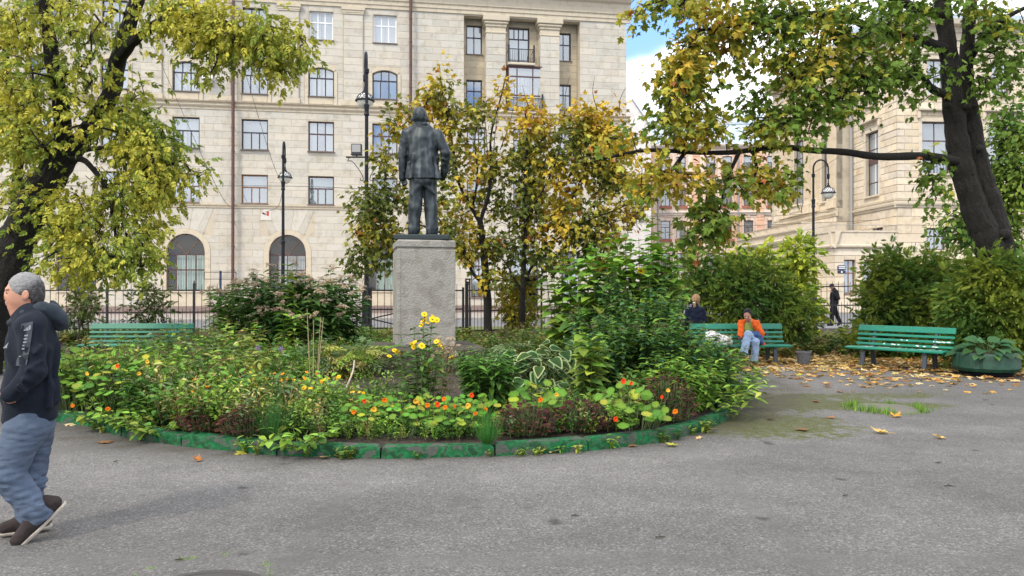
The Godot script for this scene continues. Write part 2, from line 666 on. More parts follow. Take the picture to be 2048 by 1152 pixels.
	M.bark_dark.uv1_scale = Vector3(1.8, 0.5, 1.8)
	paint("twig", Color(0.045, 0.035, 0.027), 0.9)
	paint("stem", Color(0.1, 0.14, 0.045), 0.8)
	paint("dry_stem", Color(0.33, 0.26, 0.15), 0.9)
	leaf_paint("leaf")


# leaves take their tint from the copy or the vertex; light shines through them
func leaf_paint(called: String, c := Color(1, 1, 1), through := 0.7, rough := 0.68) -> StandardMaterial3D:
	var m := paint(called, c, rough, 0.0, 0.25)
	m.backlight_enabled = true
	m.backlight = Color(through, through, through * 0.75)
	return m


func lay_ground() -> void:
	# bare earth with grass out to the horizon
	var mb := MB.new()
	mb.quad(Vector3(-500, 0, 60), Vector3(500, 0, 60), Vector3(500, 0, -700), Vector3(-500, 0, -700), Vector3.UP)
	setting("ground", mb, M.soil)
	# the asphalt of the park, one sheet
	var poly := PackedVector2Array()
	for p in [Vector2(-30, -6), Vector2(30, -6), Vector2(30, 12.5), Vector2(14, 13.6)]:
		poly.append(p)
	for i in 33:
		var a := lerpf(0.12, PI - 0.1, i / 32.0)
		var r := 9.6 + 0.35 * noise.get_noise_1d(i * 0.6) + 0.2 * noise.get_noise_1d(i * 1.9)
		poly.append(Vector2(-1.6 + cos(a) * r * 1.04, 12.6 + sin(a) * r * 0.55))
	for p in [Vector2(-14, 13.2), Vector2(-30, 12.5)]:
		poly.append(p)
	mb = MB.new()
	mb.plan = true
	var t := Geometry2D.triangulate_polygon(poly)
	for i in range(0, t.size(), 3):
		for k in [0, 2, 1]:
			var p := poly[t[i + k]]
			mb.uv.append(Vector2((p.x + 16.0) / 32.0, (p.y + 4.0) / 24.0))
			mb.v.append(Vector3(p.x, 0.004, -p.y)); mb.n.append(Vector3.UP); mb.c.append(Color.WHITE); mb.idx.append(mb.v.size() - 1)
	for i in range(0, mb.idx.size(), 3):
		var a := mb.v[mb.idx[i]]
		if (mb.v[mb.idx[i + 1]] - a).cross(mb.v[mb.idx[i + 2]] - a).y > 0:
			var s := mb.idx[i + 1]
			mb.idx[i + 1] = mb.idx[i + 2]
			mb.idx[i + 2] = s
	var m := paint("asphalt", Color(1, 1, 1), 0.86)
	dress(m, noise_tex(1024, 0.3, 2, [[0.0, Color(0.1, 0.1, 0.1)], [0.3, Color(0.4, 0.4, 0.4)], [0.6, Color(0.5, 0.5, 0.5)], [0.72, Color(0.68, 0.68, 0.67)], [0.84, Color(1, 1, 1)]], FastNoiseLite.TYPE_VALUE, 91), 3.1, noise_tex(1024, 0.09, 3, [], FastNoiseLite.TYPE_SIMPLEX_SMOOTH, 92), 0.12)
	m.detail_enabled = true
	m.detail_blend_mode = BaseMaterial3D.BLEND_MODE_MUL
	m.detail_albedo = asphalt_picture()
	m.detail_uv_layer = BaseMaterial3D.DETAIL_UV_2
	setting("asphalt_path", mb, m)
	# the street beyond the fence, at the slant of the house front: verge, carriageway, far pavement
	for s in [["grass_verge", 29.2, 32.6, 0.03, M.lawn], ["road", 32.6, 41.2, 0.008, M.road], ["pavement", 41.2, 51.6, 0.12, M.pavement]]:
		mb = MB.new()
		mb.span(-70, 16, s[3] - 0.4, s[3], -s[2], -s[1], 0.01)
		var o := setting(s[0], mb, s[4])
		o.rotation.y = FRONT_TURN
	mb = MB.new()
	mb.span(16.0, 44, -0.3, 0.006, -110, -29.2)
	setting("side_street", mb, M.road).rotation.y = FRONT_TURN
	mb = MB.new()
	mb.span(-70, 15.9, -0.25, 0.13, -41.195, -40.98, 0.02)
	setting("kerb", mb, M.concrete).rotation.y = FRONT_TURN


func blob2(x: float, y: float, cx: float, cy: float, rx: float, ry: float) -> float:
	var a := (x - cx) / rx
	var b := (y - cy) / ry
	return exp(-(a * a + b * b))


# worn grey asphalt: dust, darker damp patches, cracks, moss by the bed
func asphalt_picture() -> ImageTexture:
	var w := 1280
	var hgt := 960
	var n1 := FastNoiseLite.new()
	n1.frequency = 1.0
	n1.noise_type = FastNoiseLite.TYPE_SIMPLEX_SMOOTH
	n1.fractal_octaves = 5
	var n2 := FastNoiseLite.new()
	n2.frequency = 1.0
	n2.fractal_type = FastNoiseLite.FRACTAL_RIDGED
	n2.noise_type = FastNoiseLite.TYPE_SIMPLEX_SMOOTH
	n2.fractal_octaves = 2
	var data := PackedByteArray()
	data.resize(w * hgt * 3)
	for j in hgt:
		var y := (j + 0.5) / hgt * 24.0 - 4.0
		for i in w:
			var x := (i + 0.5) / w * 32.0 - 16.0
			var a := n1.get_noise_2d(x * 0.22 + 3.0, y * 0.5)
			var b := n1.get_noise_2d(x * 1.6, y * 1.9 + 40.0)
			var hf := n1.get_noise_2d(x * 7.0, y * 7.0 - 30.0)
			var l := 0.218 * (1.0 + 0.22 * a + 0.16 * b + 0.12 * hf)
			var crack := n2.get_noise_2d(x * 0.2 + 11.0, y * 0.26)
			if crack > 0.92:
				l *= lerpf(1.0, 0.35, smoothstep(0.92, 0.97, crack) * smoothstep(-0.25, 0.15, a + b))
			l *= 1.0 - 0.1 * smoothstep(0.12, 0.2, n1.get_noise_2d(x * 0.35 - 20.0, y * 0.5 + 9.0))
			var cr := l * 1.02
			var cg := l * 0.985
			var cb := l * 0.96
			var dist := sqrt((x + 1.6) * (x + 1.6) + (y - 13.35) * (y - 13.35)) - 6.2
			l *= 1.0 + 0.2 * blob2(dist, 0.0, 0.75, 0.0, 0.5, 1.0) + 0.25 * blob2(x, y, 5.0, 8.6, 1.6, 0.25)
			cr = l * 1.02
			cg = l * 0.985
			cb = l * 0.96
			# moss and dirt
			var mo := 1.2 * blob2(x, y, 3.0, 8.95, 0.95, 0.8) + 1.05 * blob2(x, y, 3.7, 10.7, 1.2, 0.6) + 0.55 * blob2(x, y, 2.9, 11.8, 0.6, 1.2) + 0.75 * blob2(x, y, 5.2, 10.3, 1.1, 0.35) + 0.6 * blob2(x, y, 5.7, 11.3, 1.5, 0.3)
			mo = smoothstep(0.3, 0.7, mo * 1.25 + (0.6 * b + 0.2 * a + 0.6 * hf) * smoothstep(0.05, 0.35, mo)) * (0.85 + 0.4 * hf)
			# dirt swept against the kerb
			var di := exp(-maxf(dist - 0.05, 0.0) * 5.0) * clampf(0.65 + 0.9 * b, 0.0, 1.0)
			cr = lerpf(lerpf(cr, 0.125, mo), 0.09, di * 0.8)
			cg = lerpf(lerpf(cg, 0.14, mo), 0.075, di * 0.8)
			cb = lerpf(lerpf(cb, 0.018, mo), 0.05, di * 0.8)
			var k := (j * w + i) * 3
			data[k] = int(255.0 * pow(cr, 1.0 / 2.2))
			data[k + 1] = int(255.0 * pow(cg, 1.0 / 2.2))
			data[k + 2] = int(255.0 * pow(cb, 1.0 / 2.2))
	return ImageTexture.create_from_image(Image.create_from_data(w, hgt, false, Image.FORMAT_RGB8, data))


# ---------------------------------------------------------------- houses of ashlar
const FRONT_TURN := 0.1557     # the street runs a little away to the right


# where along the front of the long house a column of the photograph falls
func along(px: float) -> float:
	var u := (px - 1024.0) / FOCAL
	return 51.5 * u / (0.9879 - 0.1551 * u)


# one block: its four corners (bottom left, bottom right, top right, top left) drawn out and chamfered
func block_shape(mb: MB, q: Array, z0: float, z1: float, bev: float) -> void:
	var mid: Vector2 = (q[0] + q[1] + q[2] + q[3]) * 0.25
	var f := []
	for p in q:
		var d: Vector2 = mid - p
		f.append(p + Vector2(signf(d.x) * minf(bev, absf(d.x) * 0.5), signf(d.y) * minf(bev, absf(d.y) * 0.5)))
	mb.quad(V(f[0], z1), V(f[1], z1), V(f[2], z1), V(f[3], z1), Vector3.BACK)
	for i in 4:
		var j := (i + 1) % 4
		var e: Vector2 = q[j] - q[i]
		mb.quad(V(q[i], z0), V(q[j], z0), V(f[j], z1), V(f[i], z1), Vector3(e.y, -e.x, 0.3))


func V(p: Vector2, z: float) -> Vector3:
	return Vector3(p.x, p.y, z)


# courses of blocks over x0..x1, y0..y1 that leave the openings free; openings are {x0, x1, y0, y1} with "r" for a round head (radius, centred at y1)
func lay_blocks(out: Array, xf: Transform3D, x0: float, x1: float, y0: float, y1: float, course: float, length: float, gaps: Array, tone: Callable, gap := 0.0055) -> void:
	var rows := int(round((y1 - y0) / course))
	course = (y1 - y0) / rows
	for r in rows:
		var ya := y0 + r * course
		var yb := ya + course
		var holes := []          # [left at bottom, left at top, right at bottom, right at top]
		var parts := []
		for g in gaps:
			if g.has("r") and yb > g.y1:
				var cx: float = (g.x0 + g.x1) * 0.5
				var ha := sqrt(maxf(0.0, g.r * g.r - pow(maxf(ya - g.y1, 0.0), 2)))
				var hb := sqrt(maxf(0.0, g.r * g.r - pow(maxf(yb - g.y1, 0.0), 2)))
				if ha > 0.0:
					holes.append([cx - ha, cx - hb, cx + ha, cx + hb])
				continue
			if yb <= g.y0 + 0.02 or ya >= g.y1 - 0.02:
				continue
			holes.append([g.x0, g.x0, g.x1, g.x1])
			if g.y0 - ya > 0.08:
				parts.append([g.x0, g.x1, ya, g.y0])
			if yb - g.y1 > 0.08:
				parts.append([g.x0, g.x1, g.y1, yb])
		holes.sort_custom(func(a, b): return a[0] < b[0])
		var from := [x0, x0]
		var spans := []
		for hh in holes:
			if hh[2] <= x0 or hh[0] >= x1:
				continue
			if hh[0] > from[0] + 0.02:
				spans.append([from[0], from[1], hh[0], hh[1]])
			if hh[2] > from[0]:
				from = [hh[2], hh[3]]
		if from[0] < x1 - 0.02:
			spans.append([from[0], from[1], x1, x1])
		for s in spans:
			var lo := maxf(s[0], s[1])
			var hi := minf(s[2], s[3])
			var cuts := []
			var k := ceilf((x0 - 40.0) / length)
			var off := (0.5 if r % 2 else 0.0) * length
			var first := floorf((lo - off) / length)
			var x := first * length + off
			while x < hi:
				if x > lo + 0.28 * length and x < hi - 0.28 * length:
					cuts.append(x)
				x += length
			var la := [s[0], s[1]]
			cuts.append(null)
			for ct in cuts:
				var ra: Array = [s[2], s[3]] if ct == null else [ct, ct]
				out.append({"q": [Vector2(la[0] + gap, ya + gap), Vector2(ra[0] - gap, ya + gap), Vector2(ra[1] - gap, yb - gap), Vector2(la[1] + gap, yb - gap)], "xf": xf, "c": tone.call()})
				la = ra
		for p in parts:
			out.append({"q": [Vector2(p[0] + gap, p[2] + gap), Vector2(p[1] - gap, p[2] + gap), Vector2(p[1] - gap, p[3] - gap), Vector2(p[0] + gap, p[3] - gap)], "xf": xf, "c": tone.call()})


# the most visible blocks one by one, the others joined
func set_blocks(house: Node3D, blocks: Array, m: Material, z1: float, bev: float, most := 300) -> void:
	for b in blocks:
		var q: Array = b.q
		var p: Vector3 = house.transform * (b.xf * V((q[0] + q[2]) * 0.5, 0))
		var size := absf((q[1] - q[0]).x * (q[3] - q[0]).y)
		var sx := p.x / -p.z * FOCAL
		var sy := (p.y - EYE) / -p.z * FOCAL
		b.w = size / p.length_squared() * (1.0 if absf(sx) < 1040 and sy < 585 else 0.05)
	blocks.sort_custom(func(a, b): return a.w > b.w)
	var rest := MB.new()
	for i in blocks.size():
		var b = blocks[i]
		var mb := MB.new()
		mb.col = b.c
		block_shape(mb, b.q, -0.01, z1, bev)
		if i < most:
			obj(house, "stone_block", mb, m).transform = b.xf
		else:
			rest.add(mb, b.xf)
	if rest.idx.size():
		stuff(obj(house, "stone_blocks", rest, m))


# a wall of real thickness round its openings
func core_wall(mb: MB, x0: float, x1: float, y0: float, y1: float, z0: float, z1: float, gaps: Array) -> void:
	var ys := [y0, y1]
	for g in gaps:
		for y in [g.y0, g.y1 + g.get("r0", 0.0)]:
			if y > y0 and y < y1:
				ys.append(y)
	ys.sort()
	for i in ys.size() - 1:
		var ya: float = ys[i]
		var yb: float = ys[i + 1]
		if yb - ya < 0.001:
			continue
		var cut := []
		for g in gaps:
			if g.y0 < yb - 0.001 and g.y1 + g.get("r0", 0.0) > ya + 0.001:
				cut.append([g.x0 + g.get("in", 0.0), g.x1 - g.get("in", 0.0)])
		cut.sort_custom(func(a, b): return a[0] < b[0])
		var x := x0
		for k in cut:
			if k[0] > x:
				mb.span(x, k[0], ya, yb, z0, z1)
			x = maxf(x, k[1])
		if x < x1:
			mb.span(x, x1, ya, yb, z0, z1)


# the two pieces of wall beside a curved head: fills the square corners between springing y and crown
func spandrel(mb: MB, cx: float, half: float, y: float, rise: float, z0: float, z1: float) -> void:
	var r := (half * half + rise * rise) / (2.0 * rise)
	for s in [-1.0, 1.0]:
		var poly := PackedVector2Array()
		var steps := 10
		for i in steps + 1:
			var t := float(i) / steps
			var x := half * (1.0 - t)
			poly.append(Vector2(cx + s * x, y + rise - r + sqrt(maxf(0.0, r * r - x * x))))
		poly.append(Vector2(cx, y + rise + 0.05))
		poly.append(Vector2(cx + s * half, y + rise + 0.05))
		mb.extrude(poly, z0, z1)


# a flat band that follows a round head between two radii
func arch_band(mb: MB, cx: float, y: float, r0: float, r1: float, z0: float, z1: float, a0 := 0.0, a1 := PI, steps := 18) -> void:
	var poly := PackedVector2Array()
	for i in steps + 1:
		var a := lerpf(a0, a1, float(i) / steps)
		poly.append(Vector2(cx + cos(a) * r1, y + sin(a) * r1))
	for i in steps + 1:
		var a := lerpf(a1, a0, float(i) / steps)
		poly.append(Vector2(cx + cos(a) * r0, y + sin(a) * r0))
	mb.extrude(poly, z0, z1)


# a moulding: profile points (out from the wall, height) run along x
func moulding(mb: MB, x0: float, x1: float, y: float, prof: Array, z := 0.0) -> void:
	var poly := PackedVector2Array()
	for p in prof:
		poly.append(Vector2(p[0] + z, p[1] + y))
	mb.extrude(poly, x0, x1, Transform3D(Vector3(0, 0, 1), Vector3(0, 1, 0), Vector3(1, 0, 0), Vector3.ZERO))


# a window: rows from the top, each [share of the height, [shares of the width]]; the frame is the part, its panes are sub-parts
func window(house: Node3D, xf: Transform3D, cx: float, y0: float, w: float, h: float, z: float, rows: Array, frame: Material, behind: Material, glass: Material, bar := 0.065, pleats := 0.0) -> MeshInstance3D:
	var mb := MB.new()
	var x0 := cx - w / 2
	var x1 := cx + w / 2
	var y1 := y0 + h
	var panes := []
	mb.span(x0, x1, y1 - bar, y1, z - 0.05, z + 0.03, 0.008)
	mb.span(x0, x1, y0, y0 + bar, z - 0.05, z + 0.03, 0.008)
	mb.span(x0, x0 + bar, y0 + bar, y1 - bar, z - 0.05, z + 0.03, 0.008)
	mb.span(x1 - bar, x1, y0 + bar, y1 - bar, z - 0.05, z + 0.03, 0.008)
	var top := y1 - bar
	var inner := h - 2 * bar
	for i in rows.size():
		var low: float = top - inner * rows[i][0]
		var hb := bar * 0.5
		if i < rows.size() - 1:
			mb.span(x0 + bar, x1 - bar, low - hb, low + hb, z - 0.045, z + 0.025, 0.006)
		var x := x0 + bar
		var ya := low + (hb if i < rows.size() - 1 else 0.0)
		var yb := top - (hb if i > 0 else 0.0)
		var sh: Array = rows[i][1]
		for k in sh.size():
			var nx: float = x + (w - 2 * bar) * sh[k]
			if k < sh.size() - 1:
				mb.span(nx - hb * 0.8, nx + hb * 0.8, ya, yb, z - 0.04, z + 0.02, 0.006)
			panes.append([x + (hb * 0.8 if k > 0 else 0.0), nx - (hb * 0.8 if k < sh.size() - 1 else 0.0), ya, yb])
			x = nx
		top = low
	var o := obj(house, "window", mb, frame)
	o.transform = xf
	for p in panes:
		var pb := MB.new()
		pb.quad(Vector3(p[0], p[2], z - 0.01), Vector3(p[1], p[2], z - 0.01), Vector3(p[1], p[3], z - 0.01), Vector3(p[0], p[3], z - 0.01), Vector3.BACK)
		obj(o, "pane", pb, glass)
	if behind:
		var cb := MB.new()
		var k := maxi(2, int(w / 0.09))
		var open := rnd(0.0, 0.25) if behind == M.curtain else 0.0
		for s in [-1.0, 1.0]:
			for i in k:
				var a: float = lerpf(open, 1.0, float(i) / k) * w * 0.5 * s
				var b: float = lerpf(open, 1.0, float(i + 1) / k) * w * 0.5 * s
				var za := z - 0.22 - (0.03 if i % 2 else 0.0)
				var zb := z - 0.22 - (0.0 if i % 2 else 0.03)
				cb.quad(Vector3(cx + a, y0, za), Vector3(cx + b, y0, zb), Vector3(cx + b, y1, zb), Vector3(cx + a, y1, za), Vector3.BACK)
		obj(o, "curtain" if behind == M.curtain else "blind", cb, behind)
	return o


func main_building() -> void:
	var house := thing("stone_apartment_building", "long cream stone apartment block across the street with arched windows and dark red downpipes", "building", Vector3(0, 0, -51.5), FRONT_TURN)
	var I := Transform3D()
	var left := -47.0
	var right := 8.26
	var top := 23.0
	var gaps := []
	var rec := []
	var lo0 := -3.35
	var lo1 := 4.86
	# ground floor
	var arched := []
	for s in [-41.0, -34.55, -28.1, -21.5, -15.1, -8.7]:
		var g := {"x0": s - 1.19, "x1": s + 1.19, "y0": 1.62, "y1": 4.15, "r": 1.19, "r0": 1.19, "kind": "arch"}
		gaps.append(g)
		arched.append(s)
	for g in [[-2.3, 1.1, 1.15, 4.3], [4.2, 1.35, 1.1, 4.4]]:
		gaps.append({"x0": g[0] - g[1] / 2, "x1": g[0] + g[1] / 2, "y0": g[2], "y1": g[3], "kind": "low"})
	gaps.append({"x0": -0.15, "x1": 1.85, "y0": 0.15, "y1": 4.6, "kind": "door"})
	# upper floors
	var cols := [-42.95, -38.7, -34.4, -30.1, -25.85, -21.5, -17.2, -12.93, -8.72]
	for s in cols:
		gaps.append({"x0": s - 0.84, "x1": s + 0.84, "y0": 7.36, "y1": 9.28, "kind": "B"})
		gaps.append({"x0": s - 0.84, "x1": s + 0.84, "y0": 10.92, "y1": 12.95, "kind": "C"})
		gaps.append({"x0": s - 0.84, "x1": s + 0.84, "y0": 14.62, "y1": 16.62, "kind": "D"})
		gaps.append({"x0": s - 0.78, "x1": s + 0.78, "y0": 18.42, "y1": 20.32, "kind": "E"})
	for s in [-2.5, 0.75, 4.0]:
		gaps.append({"x0": s - 0.65, "x1": s + 0.65, "y0": 7.36, "y1": 9.28, "kind": "B"})
		gaps.append({"x0": s - 0.65, "x1": s + 0.65, "y0": 10.92, "y1": 12.95, "kind": "C"})
	var loggia := {"x0": lo0, "x1": lo1, "y0": 14.06, "y1": 20.62, "kind": "loggia"}
	gaps.append(loggia)
	# the body of the house
	var mb := MB.new()
	mb.col = Color(0.5, 0.44, 0.35)
	core_wall(mb, left, right, 0.0, top, -0.55, 0.0, gaps)
	for s in arched:
		spandrel(mb, s, 1.19, 4.15, 1.185, -0.3, 0.0)
	for s in cols:
		spandrel(mb, s, 0.84, 16.32, 0.25, -0.3, 0.0)
	mb.span(left, right - 0.0, 0.0, top, -14.0, -13.6)
	mb.span(left, left + 0.4, 0.0, top, -13.6, -0.551)
	mb.span(right - 0.4, right, 0.0, top, -13.6, -0.551)
	obj(house, "wall", mb, M.stone)
	# a dark inside: floors and a back wall behind the windows
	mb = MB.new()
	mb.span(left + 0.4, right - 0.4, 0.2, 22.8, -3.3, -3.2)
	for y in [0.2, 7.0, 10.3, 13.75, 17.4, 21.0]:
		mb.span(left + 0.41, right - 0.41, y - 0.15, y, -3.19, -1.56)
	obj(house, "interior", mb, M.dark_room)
	# walls of the loggia, set back
	var back := Transform3D(Basis(), Vector3(0, 0, -0.9))
	var lg := []
	for g in [[-2.55, 1.12, 14.6, 16.45, "D"], [-2.55, 1.12, 18.25, 20.3, "E"], [0.65, 1.5, 17.55, 20.3, "balcony"], [0.75, 1.5, 14.2, 17.0, "balcony"], [3.9, 1.05, 14.6, 16.4, "D"], [3.9, 1.05, 18.1, 20.1, "E"]]:
		lg.append({"x0": g[0] - g[1] / 2, "x1": g[0] + g[1] / 2, "y0": g[2], "y1": g[3], "kind": g[4]})
	mb = MB.new()
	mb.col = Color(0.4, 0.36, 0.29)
	core_wall(mb, lo0 - 0.3, lo1 + 0.3, 13.9, 20.8, -1.45, -0.9, lg)
	mb.span(lo0 - 0.3, lo1 + 0.3, 13.7, 13.899, -0.9, -0.56)
	mb.span(lo0 - 0.3, lo0 - 0.0, 13.9, 20.8, -0.899, -0.551)
	mb.span(lo1 + 0.0, lo1 + 0.3, 13.9, 20.8, -0.899, -0.551)
	mb.span(lo0 - 0.3, lo1 + 0.3, 20.801, 21.0, -0.9, -0.551)
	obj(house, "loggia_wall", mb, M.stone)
	# courses of blocks
	var tone := func():
		var k := rnd(0.92, 1.06)
		var warm := rnd(-0.012, 0.012)
		return Color(0.52 * k + warm, 0.487 * k, 0.425 * k - warm)
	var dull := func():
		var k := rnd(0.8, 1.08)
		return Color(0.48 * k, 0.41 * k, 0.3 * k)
	var blocks := []
	var low := []
	for g in gaps:
		var e = g.duplicate()
		if g.kind == "arch":
			e.x0 -= 0.34
			e.x1 += 0.34
			e.r += 0.34
		elif g.kind == "D" :
			e.x0 -= 0.24
			e.x1 += 0.24
			e.y1 += 0.2
			e.y0 = 14.06
		elif g.kind == "E":
			e.x0 -= 0.05
			e.x1 += 0.05
		low.append(e)
	for s in [-45.1, -40.8, -36.55, -32.25, -27.9, -23.6, -19.32, -15.0, -10.82]:
		low.append({"x0": s - 0.66, "x1": s + 0.66, "y0": 14.06, "y1": 20.7, "kind": "pilaster"})
	# fan stones over the arches
	for s in arched:
		low.append({"x0": s - 1.75, "x1": s + 1.75, "y0": 5.28, "y1": 7.06, "kind": "fan"})
		for k in 5:
			var a0 := PI / 2 + (2.5 - k) * 0.3
			var a1 := a0 - 0.3
			var q := []
			for e in [[a0, 0], [a1, 0], [a1, 1], [a0, 1]]:
				if e[1] == 0:
					q.append(Vector2(s + cos(e[0]) * 1.545, 4.15 + sin(e[0]) * 1.545))
				else:
					q.append(Vector2(s + clampf((7.05 - 4.15) / tan(e[0]), -1.74, 1.74), 7.05))
			blocks.append({"q": [q[0] + Vector2(0.008, 0), q[1] - Vector2(0.008, 0), q[2] - Vector2(0.008, 0), q[3] + Vector2(0.008, 0)], "xf": I, "c": tone.call()})
	lay_blocks(blocks, I, left, right, 0.62, 7.06, 0.46, 1.05, low, tone)
	lay_blocks(blocks, I, left, right, 7.36, 13.5, 0.472, 1.1, low, tone)
	lay_blocks(blocks, I, left, right, 14.06, 20.7, 0.474, 1.1, low, tone)
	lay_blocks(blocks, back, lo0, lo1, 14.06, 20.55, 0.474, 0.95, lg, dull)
	for s in [-45.1, -40.8, -36.55, -32.25, -27.9, -23.6, -19.32, -15.0, -10.82]:
		lay_blocks(blocks, Transform3D(Basis(), Vector3(0, 0, 0.12)), s - 0.62, s + 0.62, 14.4, 20.2, 0.474, 1.24, [], tone)
	# trims
	mb = MB.new()
	mb.span(left, -0.2, 0.0, 0.6, 0.0, 0.14, 0.02)
	mb.span(1.9, right, 0.0, 0.6, 0.0, 0.14, 0.02)
	obj(house, "plinth", mb, M.granite)
	mb = MB.new()
	moulding(mb, left, right + 0.1, 7.06, [[0, 0], [0.07, 0], [0.07, 0.1], [0.13, 0.14], [0.15, 0.2], [0.15, 0.25], [0.0, 0.29]])
	obj(house, "sill_course", mb, M.trim_stone)
	mb = MB.new()
	moulding(mb, left, right + 0.25, 13.5, [[0, 0], [0.06, 0], [0.06, 0.12], [0.16, 0.2], [0.2, 0.26], [0.2, 0.3], [0.1, 0.32], [0.1, 0.44], [0.24, 0.47], [0.27, 0.53], [0.0, 0.555]])
	obj(house, "string_course", mb, M.trim_stone)
	mb = MB.new()
	moulding(mb, left, right + 0.3, 20.7, [[0, 0], [0.1, 0], [0.1, 0.24], [0.16, 0.26], [0.16, 0.5], [0.24, 0.56], [0.24, 0.62], [0.1, 0.63], [0.1, 1.3], [0.3, 1.42], [0.34, 1.6], [0.95, 1.72], [1.05, 1.95], [1.1, 2.2], [0.0, 2.3]])
	obj(house, "cornice", mb, M.trim_stone)
	mb = MB.new()
	moulding(mb, left, right + 0.6, 23.0, [[0.9, 0.01], [0.95, 0.04], [-5.0, 2.6], [-14.0, 2.6], [-14.0, 0.01]])
	obj(house, "roof", mb, M.tin)
	for s in [-45.1, -40.8, -36.55, -32.25, -27.9, -23.6, -19.32, -15.0, -10.82]:
		mb = MB.new()
		mb.span(s - 0.64, s + 0.64, 14.05, 20.69, 0.0, 0.115)
		mb.span(s - 0.72, s + 0.72, 14.06, 14.38, 0.115, 0.2, 0.02)
		mb.span(s - 0.68, s + 0.68, 20.2, 20.3, 0.115, 0.19, 0.01)
		mb.span(s - 0.72, s + 0.72, 20.3, 20.45, 0.115, 0.22, 0.02)
		mb.span(s - 0.78, s + 0.78, 20.45, 20.69, 0.115, 0.27, 0.02)
		obj(house, "pilaster", mb, M.trim_stone)
	# two giant piers of the loggia, their capitals
	for s in [-1.12, 2.7]:
		mb = MB.new()
		mb.span(s - 0.68, s + 0.68, 13.9, 20.0, -0.88, -0.012)
		mb.span(s - 0.74, s + 0.74, 19.5, 19.62, -0.88, 0.05, 0.02)
		mb.span(s - 0.74, s + 0.74, 19.95, 20.12, -0.88, 0.07, 0.03)
		mb.span(s - 0.84, s + 0.84, 20.121, 20.32, -0.88, 0.17, 0.06)
		mb.span(s - 0.92, s + 0.92, 20.321, 20.7, -0.88, 0.25, 0.03)
		obj(house, "pier", mb, M.trim_stone)
		lay_blocks(blocks, I, s - 0.68, s + 0.68, 14.06, 19.49, 0.474, 1.36, [], tone)
		for side in [-1.0, 1.0]:
			var xf := Transform3D(Basis(Vector3.UP, side * PI / 2), Vector3(s + side * 0.682, 0, -0.45))
			lay_blocks(blocks, xf, -0.43, 0.43, 14.06, 19.49, 0.474, 0.86, [], tone)
	set_blocks(house, blocks, M.stone, 0.014, 0.008)
	# windows
	for g in gaps + lg:
		var cx: float = (g.x0 + g.x1) / 2
		var w: float = g.x1 - g.x0
		var z := -1.12 if g in lg else -0.2
		var zf := -0.9 if g in lg else 0.0
		var cloth: Material = M.curtain if rnd(0, 1) < 0.72 else null
		var fr: Material = M.frame_dark
		if g.kind == "arch":
			var bl: Material = M.blind_green if absf(cx + 21.5) < 0.1 or absf(cx + 8.7) < 0.1 else M.curtain if absf(cx + 15.1) < 0.1 else null
			var o := window(house, I, cx, g.y0, w, 3.72, z, [[0.36, [1.0]], [0.28, [0.22, 0.27, 0.27, 0.24]], [0.36, [0.22, 0.27, 0.27, 0.24]]], M.frame_brown, null, M.clear_pane, 0.075)
			if bl:
				mb = MB.new()
				for i in 18:
					var x := lerpf(g.x0 + 0.52, g.x1, i / 18.0)
					mb.quad(Vector3(x, g.y0, z - 0.22), Vector3(x + 0.095, g.y0, z - 0.19), Vector3(x + 0.095, g.y0 + 2.35, z - 0.19), Vector3(x, g.y0 + 2.35, z - 0.22), Vector3.BACK)
				obj(o, "blind", mb, bl)
			for s in [-1.0, 1.0]:
				mb = MB.new()
				mb.beam(Vector3(cx, 4.02, z + 0.01), Vector3(cx + s * 0.84, 5.02, z + 0.01), 0.03, 0.04, Vector3.BACK)
				obj(o, "glazing_bar", mb, M.frame_ochre)
			mb = MB.new()
			arch_band(mb, cx, 4.15, 1.19, 1.53, -0.05, 0.045)
			for s in [-1.0, 1.0]:
				mb.span(cx + s * 1.19, cx + s * 1.53, 0.62, 4.15, -0.05, 0.045)
			mb.span(g.x0 - 0.0, g.x1 + 0.0, 1.5, 1.62, -0.14, 0.1, 0.015)
			mb.span(g.x0, g.x1, 0.62, 1.499, -0.05, 0.02)
			obj(house, "window_surround", mb, M.trim_stone)
			continue
		if g.kind == "loggia":
			continue
		if g.kind == "door":
			mb = MB.new()
			mb.span(g.x0, g.x0 + 0.12, 0.15, 4.6, z - 0.05, z + 0.05)
			mb.span(g.x1 - 0.12, g.x1, 0.15, 4.6, z - 0.05, z + 0.05)
			mb.span(g.x0 + 0.12, g.x1 - 0.12, 2.5, 2.66, z - 0.05, z + 0.05)
			mb.span(cx - 0.07, cx + 0.07, 0.15, 2.5, z - 0.05, z + 0.05)
			for s in [-0.5, 0.5]:
				mb.span(cx + s - 0.37, cx + s + 0.37, 0.15, 1.1, z - 0.03, z + 0.0, 0.02)
			var o := obj(house, "door", mb, M.frame_dark)
			mb = MB.new()
			mb.quad(Vector3(g.x0 + 0.12, 2.66, z), Vector3(g.x1 - 0.12, 2.66, z), Vector3(g.x1 - 0.12, 4.6, z), Vector3(g.x0 + 0.12, 4.6, z), Vector3.BACK)
			obj(o, "pane", mb, M.pane)
			mb = MB.new()
			mb.span(g.x0 - 0.3, g.x1 + 0.3, 2.72, 2.8, 0.0, 0.9, 0.02)
			obj(house, "door_canopy", mb, M.zinc)
			continue
		var rows := []
		var bar := 0.085
